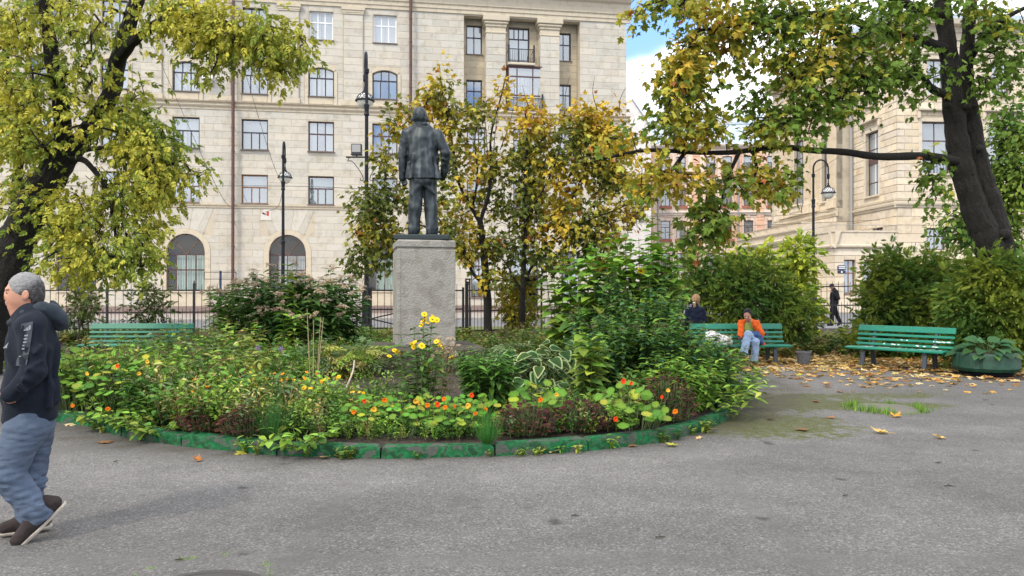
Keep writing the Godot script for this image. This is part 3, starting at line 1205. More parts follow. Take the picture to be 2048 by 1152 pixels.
		match g.kind:
			"B":
				rows = [[0.42, [1.0]], [0.58, [0.35, 0.33, 0.32]]]
				fr = M.frame_ochre if absf(cx + 17.2) < 0.1 or absf(cx + 21.5) < 0.1 else M.frame_brown
			"C":
				rows = [[0.42, [1.0]], [0.58, [0.34, 0.34, 0.32]]] if cx < -15.0 else [[0.4, [0.33, 0.34, 0.33]], [0.6, [0.33, 0.34, 0.33]]]
				fr = M.frame_brown if cx > -15.0 else M.frame_dark
			"D":
				rows = [[0.36, [0.33, 0.34, 0.33]], [0.64, [0.3, 0.37, 0.33]]]
			"E":
				rows = [[0.36, [0.33, 0.34, 0.33]], [0.64, [0.33, 0.34, 0.33]]]
				if cx > -15 and cx < -5:
					fr = M.frame_white
			"low":
				rows = [[0.3, [0.5, 0.5]], [0.7, [0.5, 0.5]]]
				fr = M.frame_brown
			"balcony":
				rows = [[0.27, [0.25, 0.25, 0.25, 0.25]], [0.73, [0.5, 0.5]]]
		if g in lg and g.kind in ["D", "E"]:
			rows = [[0.4, [0.5, 0.5]], [0.6, [0.5, 0.5]]]
			bar = 0.08
		var o := window(house, I, cx, g.y0, w, g.y1 - g.y0, z, rows, fr, M.green_film if g.kind == "B" and absf(cx + 12.93) < 0.1 else cloth, M.pane, bar)
		mb = MB.new()
		mb.span(g.x0 - 0.06, g.x1 + 0.06, g.y0 - 0.05, g.y0 - 0.003, z + 0.031, zf + 0.2 if g.kind == "B" or g.kind == "C" else zf + 0.12, 0.01)
		obj(house, "sill", mb, M.tin)
		if g.kind == "D" and g in gaps:
			mb = MB.new()
			for s in [-1.0, 1.0]:
				mb.span(cx + s * 0.84, cx + s * 1.06, 14.06, 16.32, -0.05, 0.06, 0.01)
			mb.span(cx - 0.78, cx + 0.78, 14.1, 14.54, -0.05, 0.03, 0.02)
			var r := (0.84 * 0.84 + 0.25 * 0.25) / 0.5
			var a := asin(0.84 / r)
			arch_band(mb, cx, 16.57 - r, r, r + 0.2, -0.05, 0.06, PI / 2 - a, PI / 2 + a, 10)
			obj(house, "window_surround", mb, M.trim_stone)
	# balconies in the loggia
	for b in [[0.65, 17.5, 0.95], [0.92, 14.1, 1.28]]:
		mb = MB.new()
		mb.span(b[0] - b[2], b[0] + b[2], b[1] - 0.16, b[1], -0.89, 0.22, 0.02)
		obj(house, "balcony_slab", mb, M.trim_stone)
		mb = MB.new()
		for s in [-1.0, 1.0]:
			var x: float = b[0] + s * (b[2] - 0.06)
			mb.span(x - 0.06, x + 0.06, b[1], b[1] + 1.1, 0.06, 0.18, 0.01)
			mb.ball(Vector3(x, b[1] + 1.18, 0.12), Vector3(0.07, 0.1, 0.07))
			mb.span(x - 0.02, x + 0.02, b[1] + 0.92, b[1] + 0.96, -0.89, 0.06)
		mb.span(b[0] - b[2] + 0.12, b[0] + b[2] - 0.12, b[1] + 0.92, b[1] + 0.97, 0.1, 0.14)
		mb.span(b[0] - b[2] + 0.12, b[0] + b[2] - 0.12, b[1] + 0.06, b[1] + 0.1, 0.1, 0.14)
		var k := int(b[2] * 2 / 0.13)
		var rail := obj(house, "balcony_rail", mb, M.black_iron)
		for i in range(1, k):
			mb = MB.new()
			var x := lerpf(b[0] - b[2] + 0.06, b[0] + b[2] - 0.06, float(i) / k)
			mb.rod(Vector3(x, b[1] + 0.1, 0.12), Vector3(x, b[1] + 0.92, 0.12), 0.014, 5)
			obj(rail, "baluster", mb, M.black_iron)
	# glazed bay above the lower balcony
	window(house, I, 0.92, 14.15, 2.42, 3.1, -0.05, [[0.2, [0.25, 0.5, 0.25]], [0.45, [0.25, 0.5, 0.25]], [0.35, [0.25, 0.5, 0.25]]], M.frame_brown, null, M.pane, 0.09)
	mb = MB.new()
	mb.span(-0.3, 2.14, 17.252, 17.33, -0.89, 0.03)
	obj(house, "bay_roof", mb, M.frame_brown)
	# downpipes
	for s in [[-18.5, 20.6], [-7.0, 21.9]]:
		mb = MB.new()
		mb.rod(Vector3(s[0], 0.2, 0.34), Vector3(s[0], s[1], 0.34), 0.1, 12)
		var o := obj(house, "downpipe", mb, M.pipe_red)
		mb = MB.new()
		var y := 1.4
		while y < s[1]:
			mb.rod(Vector3(s[0], y, 0.34), Vector3(s[0], y + 0.07, 0.34), 0.115, 12)
			mb.span(s[0] - 0.02, s[0] + 0.02, y, y + 0.06, 0.0, 0.3)
			y += 1.55
		obj(o, "bracket", mb, M.pipe_red)
	# patched plaster with a red scrawl, the plate over the pavement and a hooded vent
	mb = MB.new()
	mb.extrude(PackedVector2Array([Vector2(-16.85, 6.28), Vector2(-16.12, 6.3), Vector2(-16.15, 6.98), Vector2(-16.6, 7.0), Vector2(-16.8, 6.7)]), 0.02, 0.03)
	var patch := obj(house, "plaster_patch", mb, paint("pale_plaster", Color(0.6, 0.57, 0.53), 0.95))
	mb = MB.new()
	mb.extrude(PackedVector2Array([Vector2(-16.45, 6.6), Vector2(-16.3, 6.55), Vector2(-16.28, 6.85), Vector2(-16.4, 6.9)]), 0.028, 0.033)
	obj(patch, "red_scrawl", mb, paint("red_paint", Color(0.5, 0.03, 0.02), 0.5))
	mb = MB.new()
	mb.extrude(PackedVector2Array([Vector2(-16.72, 6.7), Vector2(-16.5, 6.62), Vector2(-16.47, 6.68), Vector2(-16.68, 6.82)]), 0.028, 0.033)
	obj(patch, "black_scrawl", mb, M.black_iron)
	mb = MB.new()
	mb.span(-20.45, -19.7, 15.3, 15.34, 0.14, 0.7)
	mb.box(Vector3(-20.08, 15.48, 0.45), Vector3(0.7, 0.05, 0.7), Basis(Vector3.RIGHT, 0.5))
	mb.span(-20.36, -19.8, 15.1, 15.3, 0.2, 0.6, 0.02)
	obj(house, "vent_hood", mb, M.frame_white)


func tone_of(c: Color, a: float) -> Callable:
	return func():
		var k := rnd(1.0 - a, 1.0 + a)
		var w := rnd(-0.03, 0.03)
		return Color(c.r * k + w * 0.6, c.g * k, c.b * k - w)


# a wall of the limestone house in its own frame: core, openings, courses
func stone_wall(house: Node3D, blocks: Array, xf: Transform3D, w: float, y0: float, y1: float, gaps: Array, course: float, length: float, tone: Callable, called := "wall") -> void:
	var mb := MB.new()
	mb.col = Color(0.42, 0.38, 0.31)
	core_wall(mb, 0.0, w, y0, y1, -0.5, 0.0, gaps)
	for g in gaps:
		if g.has("r0"):
			spandrel(mb, (g.x0 + g.x1) / 2, (g.x1 - g.x0) / 2, g.y1, g.r0 - 0.002, -0.3, 0.0)
	obj(house, called, mb, M.limestone).transform = xf
	lay_blocks(blocks, xf, 0.0, w, y0 + 0.01, y1 - 0.01, course, length, gaps, tone, 0.012)


func limestone_building() -> void:
	# origin at the near corner of the tall part; x to the right along the street front, its side runs back along -z
	var house := thing("limestone_building", "pale limestone building on the far street corner with fluted pilasters and a low wing", "building", Vector3(28.1, 0, -54.0), 0.07)
	var blocks := []
	var tone := tone_of(Color(0.66, 0.57, 0.44), 0.12)
	var L := func(x: float, z: float) -> Transform3D: return Transform3D(Basis(Vector3.UP, -PI / 2), Vector3(x, 0, z))    # a wall that looks left, x running towards the viewer
	var I := Transform3D()
	# street front of the tall part
	var front := []
	for s in [[3.0, 1.5, 1.2, 3.6], [8.0, 1.5, 1.2, 3.6], [13.0, 1.5, 1.2, 3.6], [18, 1.5, 1.2, 3.6]]:
		front.append({"x0": s[0] - 0.75, "x1": s[0] + 0.75, "y0": 4.6, "y1": 6.2, "kind": "small"})
		front.append({"x0": s[0] - 1.1, "x1": s[0] + 1.1, "y0": 10.2, "y1": 14.0, "kind": "wide"})
		front.append({"x0": s[0] - 0.7, "x1": s[0] + 0.7, "y0": 16.0, "y1": 18.6, "kind": "top"})
		front.append({"x0": s[0] - 0.75, "x1": s[0] + 0.75, "y0": 1.2, "y1": 3.6, "kind": "small"})
	stone_wall(house, blocks, I, 22.0, 0.0, 7.7, front, 0.62, 2.2, tone)
	stone_wall(house, blocks, I, 22.0, 8.35, 20.0, front, 0.5, 1.15, tone)
	# side of the tall part next to the corner
	var side := [{"x0": 2.1, "x1": 3.9, "y0": 8.95, "y1": 13.9, "kind": "tall"}, {"x0": 2.2, "x1": 3.8, "y0": 16.0, "y1": 18.6, "kind": "top"}, {"x0": 3.0, "x1": 4.4, "y0": 5.1, "y1": 6.4, "kind": "small"}]
	var LS: Transform3D = L.call(0.0, -6.2)
	stone_wall(house, blocks, LS, 6.2, 0.0, 7.7, side, 0.62, 2.2, tone)
	stone_wall(house, blocks, LS, 6.2, 8.35, 20.0, side, 0.5, 1.15, tone)
	# the bay with fluted pilasters, set forward to the left
	var bay := [{"x0": 4.4, "x1": 6.3, "y0": 9.1, "y1": 15.2, "kind": "tall"}, {"x0": 9.6, "x1": 11.4, "y0": 9.1, "y1": 15.2, "kind": "tall"}, {"x0": 4.5, "x1": 7.4, "y0": 5.2, "y1": 6.4, "kind": "strip"}, {"x0": 4.5, "x1": 6.2, "y0": 16.0, "y1": 18.4, "kind": "top"}]
	var LB: Transform3D = L.call(-1.3, -18.2)
	stone_wall(house, blocks, LB, 12.0, 0.0, 7.7, bay, 0.62, 2.2, tone)
	stone_wall(house, blocks, LB, 12.0, 8.35, 20.0, bay, 0.5, 1.15, tone)
	var mb := MB.new()
	mb.col = Color(0.5, 0.45, 0.36)
	mb.span(-1.3, 0.0, 0.0, 20.0, -6.7, -6.2)
	mb.span(-1.3, 22, 0.0, 20.0, -18.7, -18.2)
	mb.span(21.5, 22, 0.0, 20.0, -18.2, -0.5)
	obj(house, "wall", mb, M.limestone)
	mb = MB.new()
	mb.span(1.6, 21.4, 0.1, 19.8, -4.1, -4.0)
	mb.span(2.0, 2.1, 0.1, 19.8, -18.0, -4.1)
	for y in [4.2, 7.9, 15.3]:
		mb.span(0.55, 21.4, y, y + 0.15, -18.1, -0.6)
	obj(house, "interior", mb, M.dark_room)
	# mouldings round the tall part; each run stops at the corner
	for k in [[I, -0.2, 22.0], [LS, 0.0, 6.2], [LB, 0.0, 12.2]]:
		mb = MB.new()
		mb.col = Color(0.6, 0.53, 0.42)
		moulding(mb, k[1], k[2], 7.7, [[0, 0], [0.1, 0], [0.12, 0.16], [0.24, 0.2], [0.27, 0.34], [0.08, 0.38], [0.08, 0.52], [0.16, 0.56], [0.16, 0.62], [0, 0.65]])
		moulding(mb, k[1] - (0.0 if k[0] != I else 0.5), k[2] + (0.0 if k[0] == LS else 0.3), 20.0, [[0, 0], [0.1, 0], [0.1, 0.5], [0.2, 0.55], [0.3, 0.9], [0.85, 0.95], [0.95, 1.3], [0.0, 1.4]])
		moulding(mb, k[1], k[2], 18.9, [[0, 0], [0.08, 0], [0.14, 0.1], [0.0, 0.16]])
		obj(house, "cornice", mb, M.limestone).transform = k[0]
	mb = MB.new()
	mb.col = Color(0.6, 0.53, 0.42)
	for i in 26:
		mb.span(0.2 + i * 0.46, 0.4 + i * 0.46, 20.6, 20.9, 0.1, 0.7)
	stuff(obj(house, "modillions", mb, M.limestone)).transform = LB
	mb = MB.new()
	mb.span(-1.5, 22, 21.4, 21.9, -18.6, 0.2)
	obj(house, "roof", mb, M.zinc)
	# pilasters
	for x in [2.2, 3.6, 7.2, 8.6, 11.4]:
		mb = MB.new()
		mb.col = Color(0.62, 0.53, 0.4)
		mb.span(x - 0.5, x + 0.5, 9.3, 18.3, 0.0, 0.2)
		for i in 6:
			mb.span(x - 0.46 + i * 0.155, x - 0.37 + i * 0.155, 9.7, 18.0, 0.2, 0.25, 0.015)
		mb.span(x - 0.6, x + 0.6, 8.36, 9.0, 0.0, 0.34, 0.03)
		mb.span(x - 0.56, x + 0.56, 9.001, 9.3, 0.0, 0.28, 0.05)
		mb.span(x - 0.6, x + 0.6, 18.3, 18.85, 0.0, 0.3, 0.05)
		obj(house, "fluted_pilaster", mb, M.limestone).transform = LB
	# windows
	for k in [[front, I], [side, LS], [bay, LB]]:
		for g in k[0]:
			var w: float = g.x1 - g.x0
			var cx: float = (g.x0 + g.x1) / 2
			var rows := [[0.35, [0.5, 0.5]], [0.65, [0.5, 0.5]]]
			if g.kind == "tall":
				rows = [[0.26, [0.62, 0.38]], [0.2, [0.62, 0.38]], [0.34, [0.62, 0.38]], [0.2, [0.62, 0.38]]]
			elif g.kind == "strip":
				rows = [[1.0, [0.25, 0.25, 0.25, 0.25]]]
			window(house, k[1], cx, g.y0, w, g.y1 - g.y0, -0.25, rows, M.frame_brown, M.curtain if rnd(0, 1) < 0.5 else null, M.pane, 0.08)
			mb = MB.new()
			mb.col = Color(0.6, 0.53, 0.42)
			mb.span(g.x0 - 0.15, g.x1 + 0.15, g.y0 - 0.14, g.y0 - 0.003, -0.2, 0.22, 0.02)
			if g.kind in ["tall", "wide", "top"]:
				for s in [[g.x0 - 0.25, g.x0 - 0.001], [g.x1 + 0.001, g.x1 + 0.25]]:
					mb.span(s[0], s[1], g.y0, g.y1 + 0.25, 0.0, 0.07, 0.015)
				mb.span(g.x0, g.x1, g.y1 + 0.001, g.y1 + 0.25, 0.0, 0.07, 0.015)
			if g.kind in ["tall", "wide"] and k[1] != LB:
				mb.span(g.x0 - 0.42, g.x1 + 0.42, g.y1 + 0.75, g.y1 + 0.95, 0.0, 0.42, 0.04)
				for s in [g.x0 - 0.3, g.x1 + 0.3]:
					mb.span(s - 0.1, s + 0.1, g.y1 + 0.2, g.y1 + 0.749, 0.07, 0.28, 0.03)
			obj(house, "window_surround", mb, M.limestone).transform = k[1]
			if g.kind == "tall":
				mb = MB.new()
				mb.span(g.x0 + 0.05, g.x1 - 0.05, g.y0 + (g.y1 - g.y0) * 0.5, g.y0 + (g.y1 - g.y0) * 0.58, -0.24, -0.18)
				obj(house, "spandrel_panel", mb, M.frame_brown).transform = k[1]
			if g.kind == "wide":
				mb = MB.new()
				for i in 9:
					mb.rod(Vector3(g.x0 + 0.1 + i * 0.25, g.y0, 0.1), Vector3(g.x0 + 0.1 + i * 0.25, g.y0 + 0.9, 0.1), 0.015, 4)
				mb.span(g.x0, g.x1, g.y0 + 0.9, g.y0 + 0.94, 0.08, 0.12)
				obj(house, "window_guard", mb, M.black_iron).transform = k[1]
	# stone balustrade before the bay window
	var rail := MB.new()
	rail.col = Color(0.6, 0.53, 0.42)
	rail.span(4.2, 6.6, 8.36, 8.5, 0.3, 0.55, 0.02)
	rail.span(4.2, 6.6, 9.2, 9.35, 0.28, 0.57, 0.03)
	var balustrade := obj(house, "balustrade", rail, M.limestone)
	balustrade.transform = LB
	for i in 8:
		mb = MB.new()
		mb.col = Color(0.58, 0.51, 0.41)
		mb.lathe(PackedVector2Array([Vector2(0.08, 8.5), Vector2(0.05, 8.58), Vector2(0.1, 8.75), Vector2(0.045, 9.05), Vector2(0.08, 9.2)]), 8, Transform3D(Basis(), Vector3(4.4 + i * 0.29, 0, 0.42)))
		obj(balustrade, "baluster", mb, M.limestone)
	mb = MB.new()
	mb.rod(Vector3(-0.22, 0.5, -5.9), Vector3(-0.22, 20, -5.9), 0.12, 10)
	obj(house, "downpipe", mb, M.pipe_grey)
	# the low wing on the corner and the porch behind it
	var wing := [{"x0": 0.75, "x1": 1.6, "y0": 1.4, "y1": 3.85, "kind": "small"}, {"x0": 2.25, "x1": 3.1, "y0": 1.4, "y1": 3.85, "kind": "small"}]
	var LW: Transform3D = L.call(-4.75, -5.3)
	var WF := Transform3D(Basis(), Vector3(-4.75, 0, 0.0))
	stone_wall(house, blocks, WF, 4.75, 0.0, 4.7, wing, 0.52, 30.0, tone)
	var wl := [{"x0": 1.0, "x1": 1.9, "y0": 0.1, "y1": 1.75, "r": 0.45, "r0": 0.45, "kind": "niche"}]
	stone_wall(house, blocks, LW, 5.3, 0.0, 4.7, wl, 0.52, 30.0, tone)
	var LP: Transform3D = L.call(-5.1, -17.6)
	var arch := [{"x0": 6.2, "x1": 9.4, "y0": 0.1, "y1": 1.75, "r": 1.6, "r0": 1.6, "kind": "arch"}]
	stone_wall(house, blocks, LP, 12.3, 0.0, 5.3, arch, 0.52, 30.0, tone)
	mb = MB.new()
	mb.col = Color(0.6, 0.53, 0.42)
	mb.span(-5.1, -4.75, 0.0, 5.3, -5.8, -5.3)
	mb.span(-4.6, -0.0, 0.0, 0.2, -5.3, -0.5)
	moulding(mb, -5.0, 0.0, 4.7, [[0, 0], [0.08, 0.02], [0.26, 0.1], [0.28, 0.2], [0.1, 0.24], [0.05, 0.3], [0.05, 1.15], [0.12, 1.18], [0.12, 1.3], [-0.4, 1.3]], 0.0)
	obj(house, "parapet", mb, M.limestone)
	mb = MB.new()
	mb.col = Color(0.6, 0.53, 0.42)
	moulding(mb, 0.0, 5.58, 4.7, [[0, 0], [0.08, 0.02], [0.26, 0.1], [0.28, 0.2], [0.1, 0.24], [0.05, 0.3], [0.05, 1.15], [0.12, 1.18], [0.12, 1.3], [-0.4, 1.3]])
	obj(house, "parapet", mb, M.limestone).transform = LW
	mb = MB.new()
	mb.col = Color(0.6, 0.53, 0.42)
	moulding(mb, 0.0, 12.6, 5.3, [[0, 0], [0.1, 0.05], [0.3, 0.3], [0.36, 0.45], [0.1, 0.55], [0.02, 0.6], [0.02, 1.0], [0.2, 1.1], [0.22, 1.2], [-0.3, 1.3], [-0.3, 1.7], [-0.2, 1.8], [-4.0, 1.8], [-4.0, 0.0]])
	obj(house, "porch_parapet", mb, M.limestone).transform = LP
	mb = MB.new()
	mb.span(-4.4, 0.0, 5.3, 5.4, -5.3, -0.4)
	obj(house, "terrace", mb, M.tin)
	mb = MB.new()
	for i in 7:
		mb.rod(Vector3(-4.6 + i * 0.75, 6.0, 0.02), Vector3(-4.6 + i * 0.75, 6.4, 0.02), 0.02, 5)
	mb.rod(Vector3(-4.7, 6.4, 0.02), Vector3(0.0, 6.4, 0.02), 0.022, 5)
	mb.rod(Vector3(-4.7, 6.4, 0.02), Vector3(-4.7, 6.4, -5.2), 0.022, 5)
	obj(house, "terrace_rail", mb, M.pipe_grey)
	for g in wing:
		window(house, WF, (g.x0 + g.x1) / 2, g.y0, g.x1 - g.x0, g.y1 - g.y0, -0.22, [[0.38, [0.5, 0.5]], [0.62, [0.5, 0.5]]], M.frame_ochre, null, M.pane, 0.08)
		mb = MB.new()
		mb.span(g.x0 - 0.05, g.x1 + 0.05, g.y0 - 0.1, g.y0 - 0.003, -0.2, 0.08, 0.01)
		obj(house, "sill", mb, M.tin).transform = WF
	mb = MB.new()
	mb.span(0.95, 1.95, 0.1, 2.25, -0.35, -0.3)
	obj(house, "door", mb, paint("door_orange", Color(0.35, 0.13, 0.05), 0.5)).transform = LW
	mb = MB.new()
	mb.span(5.9, 9.7, 0.1, 3.4, -1.2, -1.1)
	obj(house, "gateway", mb, M.dark_room).transform = LP
	set_blocks(house, blocks, M.limestone, 0.03, 0.02)


func pink_building() -> void:
	var house := thing("pink_apartment_building", "pink and salmon apartment house with a pale blue metal roof far down the side street", "building", Vector3(16.5, 0, -96.0), -0.05)
	var wide := 24.0
	var pink := Color(0.8, 0.66, 0.56)
	var salmon := Color(0.75, 0.47, 0.34)
	var gaps := []
	var xs := [3.4, 5.4, 9.2, 11.3, 14.0, 17.0, 20.0]
	for x in xs:
		for y in [[0.8, 3.0], [4.3, 6.5], [8.3, 10.7], [12.6, 15.0], [16.6, 19.0]]:
			gaps.append({"x0": x - 0.6, "x1": x + 0.6, "y0": y[0], "y1": y[1]})
	var mb := MB.new()
	mb.col = pink
	core_wall(mb, 0.0, wide, 0.0, 20.2, -0.6, 0.0, gaps)
	mb.span(0.0, 0.4, 0.0, 20.2, -12, -0.601)
	mb.span(wide - 0.4, wide, 0.0, 20.2, -12, -0.601)
	obj(house, "wall", mb, M.render_wall)
	mb = MB.new()
	mb.span(0.4, wide - 0.4, 0.0, 20.0, -2.1, -2.0)
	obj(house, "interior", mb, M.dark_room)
	for x in [1.4, 7.3, 12.65, 15.5, 18.5, 22.0]:
		mb = MB.new()
		mb.col = salmon
		var y := 0.2
		while y < 19.8:
			mb.span(x - 0.45, x + 0.45, y, y + 0.72, 0.0, 0.12, 0.03)
			y += 0.75
		stuff(obj(house, "rusticated_strip", mb, M.render_wall))
	mb = MB.new()
	mb.col = Color(0.66, 0.6, 0.54)
	for y in [3.7, 11.4, 15.6]:
		moulding(mb, -0.1, wide, y, [[0, 0], [0.14, 0], [0.2, 0.2], [0.3, 0.3], [0.3, 0.4], [0, 0.5]])
	moulding(mb, -0.3, wide, 19.9, [[0, 0], [0.2, 0.1], [0.5, 0.4], [0.55, 0.6], [0, 0.7]])
	obj(house, "cornice", mb, M.render_wall)
	for g in gaps:
		if g.y1 < 3.1:
			continue
		var cx: float = (g.x0 + g.x1) / 2
		window(house, Transform3D(), cx, g.y0, 1.2, g.y1 - g.y0, -0.25, [[0.33, [1.0]], [0.67, [0.5, 0.5]]], M.frame_brown, M.curtain if rnd(0, 1) < 0.3 else null, M.pane, 0.09)
		mb = MB.new()
		mb.col = Color(0.64, 0.5, 0.42)
		mb.span(cx - 0.85, cx - 0.62, g.y0, g.y1 + 0.3, 0.0, 0.07)
		mb.span(cx + 0.62, cx + 0.85, g.y0, g.y1 + 0.3, 0.0, 0.07)
		mb.span(cx - 0.18, cx + 0.18, g.y1 + 0.05, g.y1 + 0.75, 0.0, 0.1)
		mb.col = Color(0.36, 0.14, 0.1)
		mb.span(cx - 0.8, cx + 0.8, g.y0 - 0.35, g.y0 - 0.01, -0.1, 0.2)
		obj(house, "window_surround", mb, M.render_wall)
	# mansard of pale sheet metal with standing seams
	mb = MB.new()
	mb.quad(Vector3(-0.4, 20.55, 0.4), Vector3(wide, 20.55, 0.4), Vector3(wide, 23.6, -1.9), Vector3(-0.4, 23.6, -1.9), Vector3(0, 0.5, 1))
	mb.quad(Vector3(-0.4, 23.6, -1.9), Vector3(wide, 23.6, -1.9), Vector3(wide, 26.2, -8.0), Vector3(-0.4, 26.2, -8.0), Vector3(0, 1, 0.4))
	mb.span(-0.45, wide, 23.5, 23.75, -2.0, -1.75)
	mb.tri(Vector3(-0.4, 20.55, 0.4), Vector3(-0.4, 26.2, -8.0), Vector3(-0.4, 20.55, -12.0), Vector3(-1, 0, 0))
	var roof := obj(house, "mansard_roof", mb, M.zinc)
	mb = MB.new()
	for i in 30:
		var x := i * 0.82
		mb.beam(Vector3(x, 20.56, 0.42), Vector3(x, 23.62, -1.88), 0.05, 0.07, Vector3(0, 0.6, 1))
		mb.beam(Vector3(x, 23.8, -1.9), Vector3(x, 26.22, -8.0), 0.05, 0.07, Vector3(0, 1, 0.4))
	stuff(obj(roof, "seams", mb, M.zinc))
	for x in [2.4, 12.6, 18.5]:
		mb = MB.new()
		mb.rod(Vector3(x, 0.3, 0.25), Vector3(x, 20.2, 0.25), 0.12, 8)
		obj(house, "downpipe", mb, M.pipe_grey)
	# a white gabled house wall next to it
	var white := thing("white_gable_house", "plain white gable end between the stone block and the pink house", "building", Vector3(9.5, 0, -90.0), 0.1)
	mb = MB.new()
	mb.col = Color(0.72, 0.69, 0.68)
	mb.extrude(PackedVector2Array([Vector2(0, 0), Vector2(7.6, 0), Vector2(7.6, 21.6), Vector2(5.2, 25.0), Vector2(0.0, 25.0)]), -10, 0)
	obj(white, "wall", mb, M.render_wall)
	mb = MB.new()
	mb.beam(Vector3(7.75, 21.55, -5), Vector3(5.2, 25.15, -5), 10.4, 0.12, Vector3(0, 1, 0))
	obj(white, "roof", mb, M.zinc)
	for x in [4.2, 6.4]:
		for y in [10.0, 14.0]:
			mb = MB.new()
			mb.span(x - 0.35, x + 0.35, y, y + 2.0, 0.0, 0.03)
			var o := obj(white, "window", mb, M.frame_dark)
			mb = MB.new()
			mb.quad(Vector3(x - 0.29, y + 0.06, 0.035), Vector3(x + 0.29, y + 0.06, 0.035), Vector3(x + 0.29, y + 1.94, 0.035), Vector3(x - 0.29, y + 1.94, 0.035), Vector3.BACK)
			obj(o, "pane", mb, M.pane)


# ---------------------------------------------------------------- fence, lamps, signs
func fence_line(x: float) -> Vector3:
	return Vector3(x, 0.02 + 0.012 * maxf(x, 0.0), -(26.9 + 0.157 * x))


func fence_run(called: String, label: String, x0: float, x1: float) -> void:
	var a := fence_line(x0)
	var b := fence_line(x1)
	var f := thing(called, label, "fence", a)
	var d := b - a
	for h in [0.16, 0.86, 1.6]:
		var mb := MB.new()
		mb.beam(Vector3(0, h, 0), d + Vector3(0, h, 0), 0.03, 0.045, Vector3.UP, 0.004)
		obj(f, "rail", mb, M.black_iron)
	var k := int(d.length() / 0.245)
	var tall := MB.new()
	tall.rod(Vector3(0, 0.06, 0), Vector3(0, 1.74, 0), 0.011, 5)
	tall.rod(Vector3(0, 1.74, 0), Vector3(0, 1.82, 0), 0.011, 5, 0.001)
	var short := MB.new()
	short.rod(Vector3(0, 0.06, 0), Vector3(0, 0.94, 0), 0.01, 5)
	short.rod(Vector3(0, 0.94, 0), Vector3(0, 1.02, 0), 0.01, 5, 0.001)
	var post := MB.new()
	post.span(-0.035, 0.035, 0.0, 1.8, -0.035, 0.035, 0.006)
	post.lathe(PackedVector2Array([Vector2(0.045, 1.8), Vector2(0.05, 1.83), Vector2(0.02, 1.9), Vector2(0, 1.96)]), 8)
	var tm := tall.done()
	var sm := short.done()
	var pm := post.done()
	for i in k:
		var p := d * (float(i) / k)
		if i % 11 == 0:
			obj(f, "post", pm, M.black_iron).position = p
		else:
			obj(f, "picket", tm, M.black_iron).position = p
		obj(f, "short_picket", sm, M.black_iron).position = p + d * (0.5 / k)
	obj(f, "post", pm, M.black_iron).position = d


func iron_fence() -> void:
	fence_run("iron_fence", "black iron picket fence left of the gate, behind the left green bench", -19.0, -8.6)
	fence_run("iron_fence", "black iron picket fence right of the gate, behind the maples and shrubs", -1.6, 22.0)
	for g in [[-8.45, -5.12, "black iron gate leaf left of the dark lamp post, mostly behind the big bush"], [-4.98, -1.75, "black iron gate leaf with a sideways V brace, just left of the pedestal"]]:
		var a := fence_line(g[0])
		var b := fence_line(g[1])
		var d := b - a
		var gate := thing("iron_gate", g[2], "gate", a, 0.0, "leaves of the park gate")
		for h in [0.26, 0.93, 1.6]:
			var mb := MB.new()
			mb.beam(Vector3(0, h, 0), d + Vector3(0, h, 0), 0.04, 0.05, Vector3.UP, 0.004)
			obj(gate, "rail", mb, M.black_iron)
		for e in [0.0, 1.0]:
			var mb := MB.new()
			mb.beam(d * e + Vector3(0, 0.04, 0), d * e + Vector3(0, 1.7, 0), 0.07, 0.07, Vector3.RIGHT, 0.006)
			obj(gate, "stile", mb, M.black_iron)
		var inner: float = 1.0 if g[0] < -6 else 0.0
		for h in [0.28, 0.9]:
			var mb := MB.new()
			mb.beam(d * inner + Vector3(0, 0.6, 0.02), d * absf(inner - 0.4) * 1.0 + Vector3(0, h, 0.02), 0.03, 0.045, Vector3.UP)
			obj(gate, "brace", mb, M.black_iron)
		for i in range(1, 14):
			var mb := MB.new()
			mb.rod(d * (i / 14.0) + Vector3(0, 0.05, 0), d * (i / 14.0) + Vector3(0, 1.82, 0), 0.011, 5)
			obj(gate, "picket", mb, M.black_iron)
			mb = MB.new()
			mb.rod(d * ((i - 0.5) / 14.0) + Vector3(0, 0.05, 0), d * ((i - 0.5) / 14.0) + Vector3(0, 1.02, 0), 0.01, 5)
			obj(gate, "short_picket", mb, M.black_iron)
	# the looped iron post right of the gate
	var p := thing("gate_post", "double black iron gate post with a square loop on top, right of the pedestal", "post", fence_line(-1.68))
	for x in [-0.09, 0.02]:
		var mb := MB.new()
		mb.span(x - 0.03, x + 0.03, 0.0, 1.72 if x < 0 else 1.98, -0.03, 0.03, 0.005)
		obj(p, "upright", mb, M.black_iron)
	var mb := MB.new()
	mb.span(0.13, 0.19, 0.0, 1.98, -0.03, 0.03, 0.005)
	mb.span(0.05, 0.13, 1.86, 1.92, -0.03, 0.03)
	mb.span(-0.01, 0.2, 1.98, 2.03, -0.04, 0.04, 0.01)
	obj(p, "loop", mb, M.black_iron)


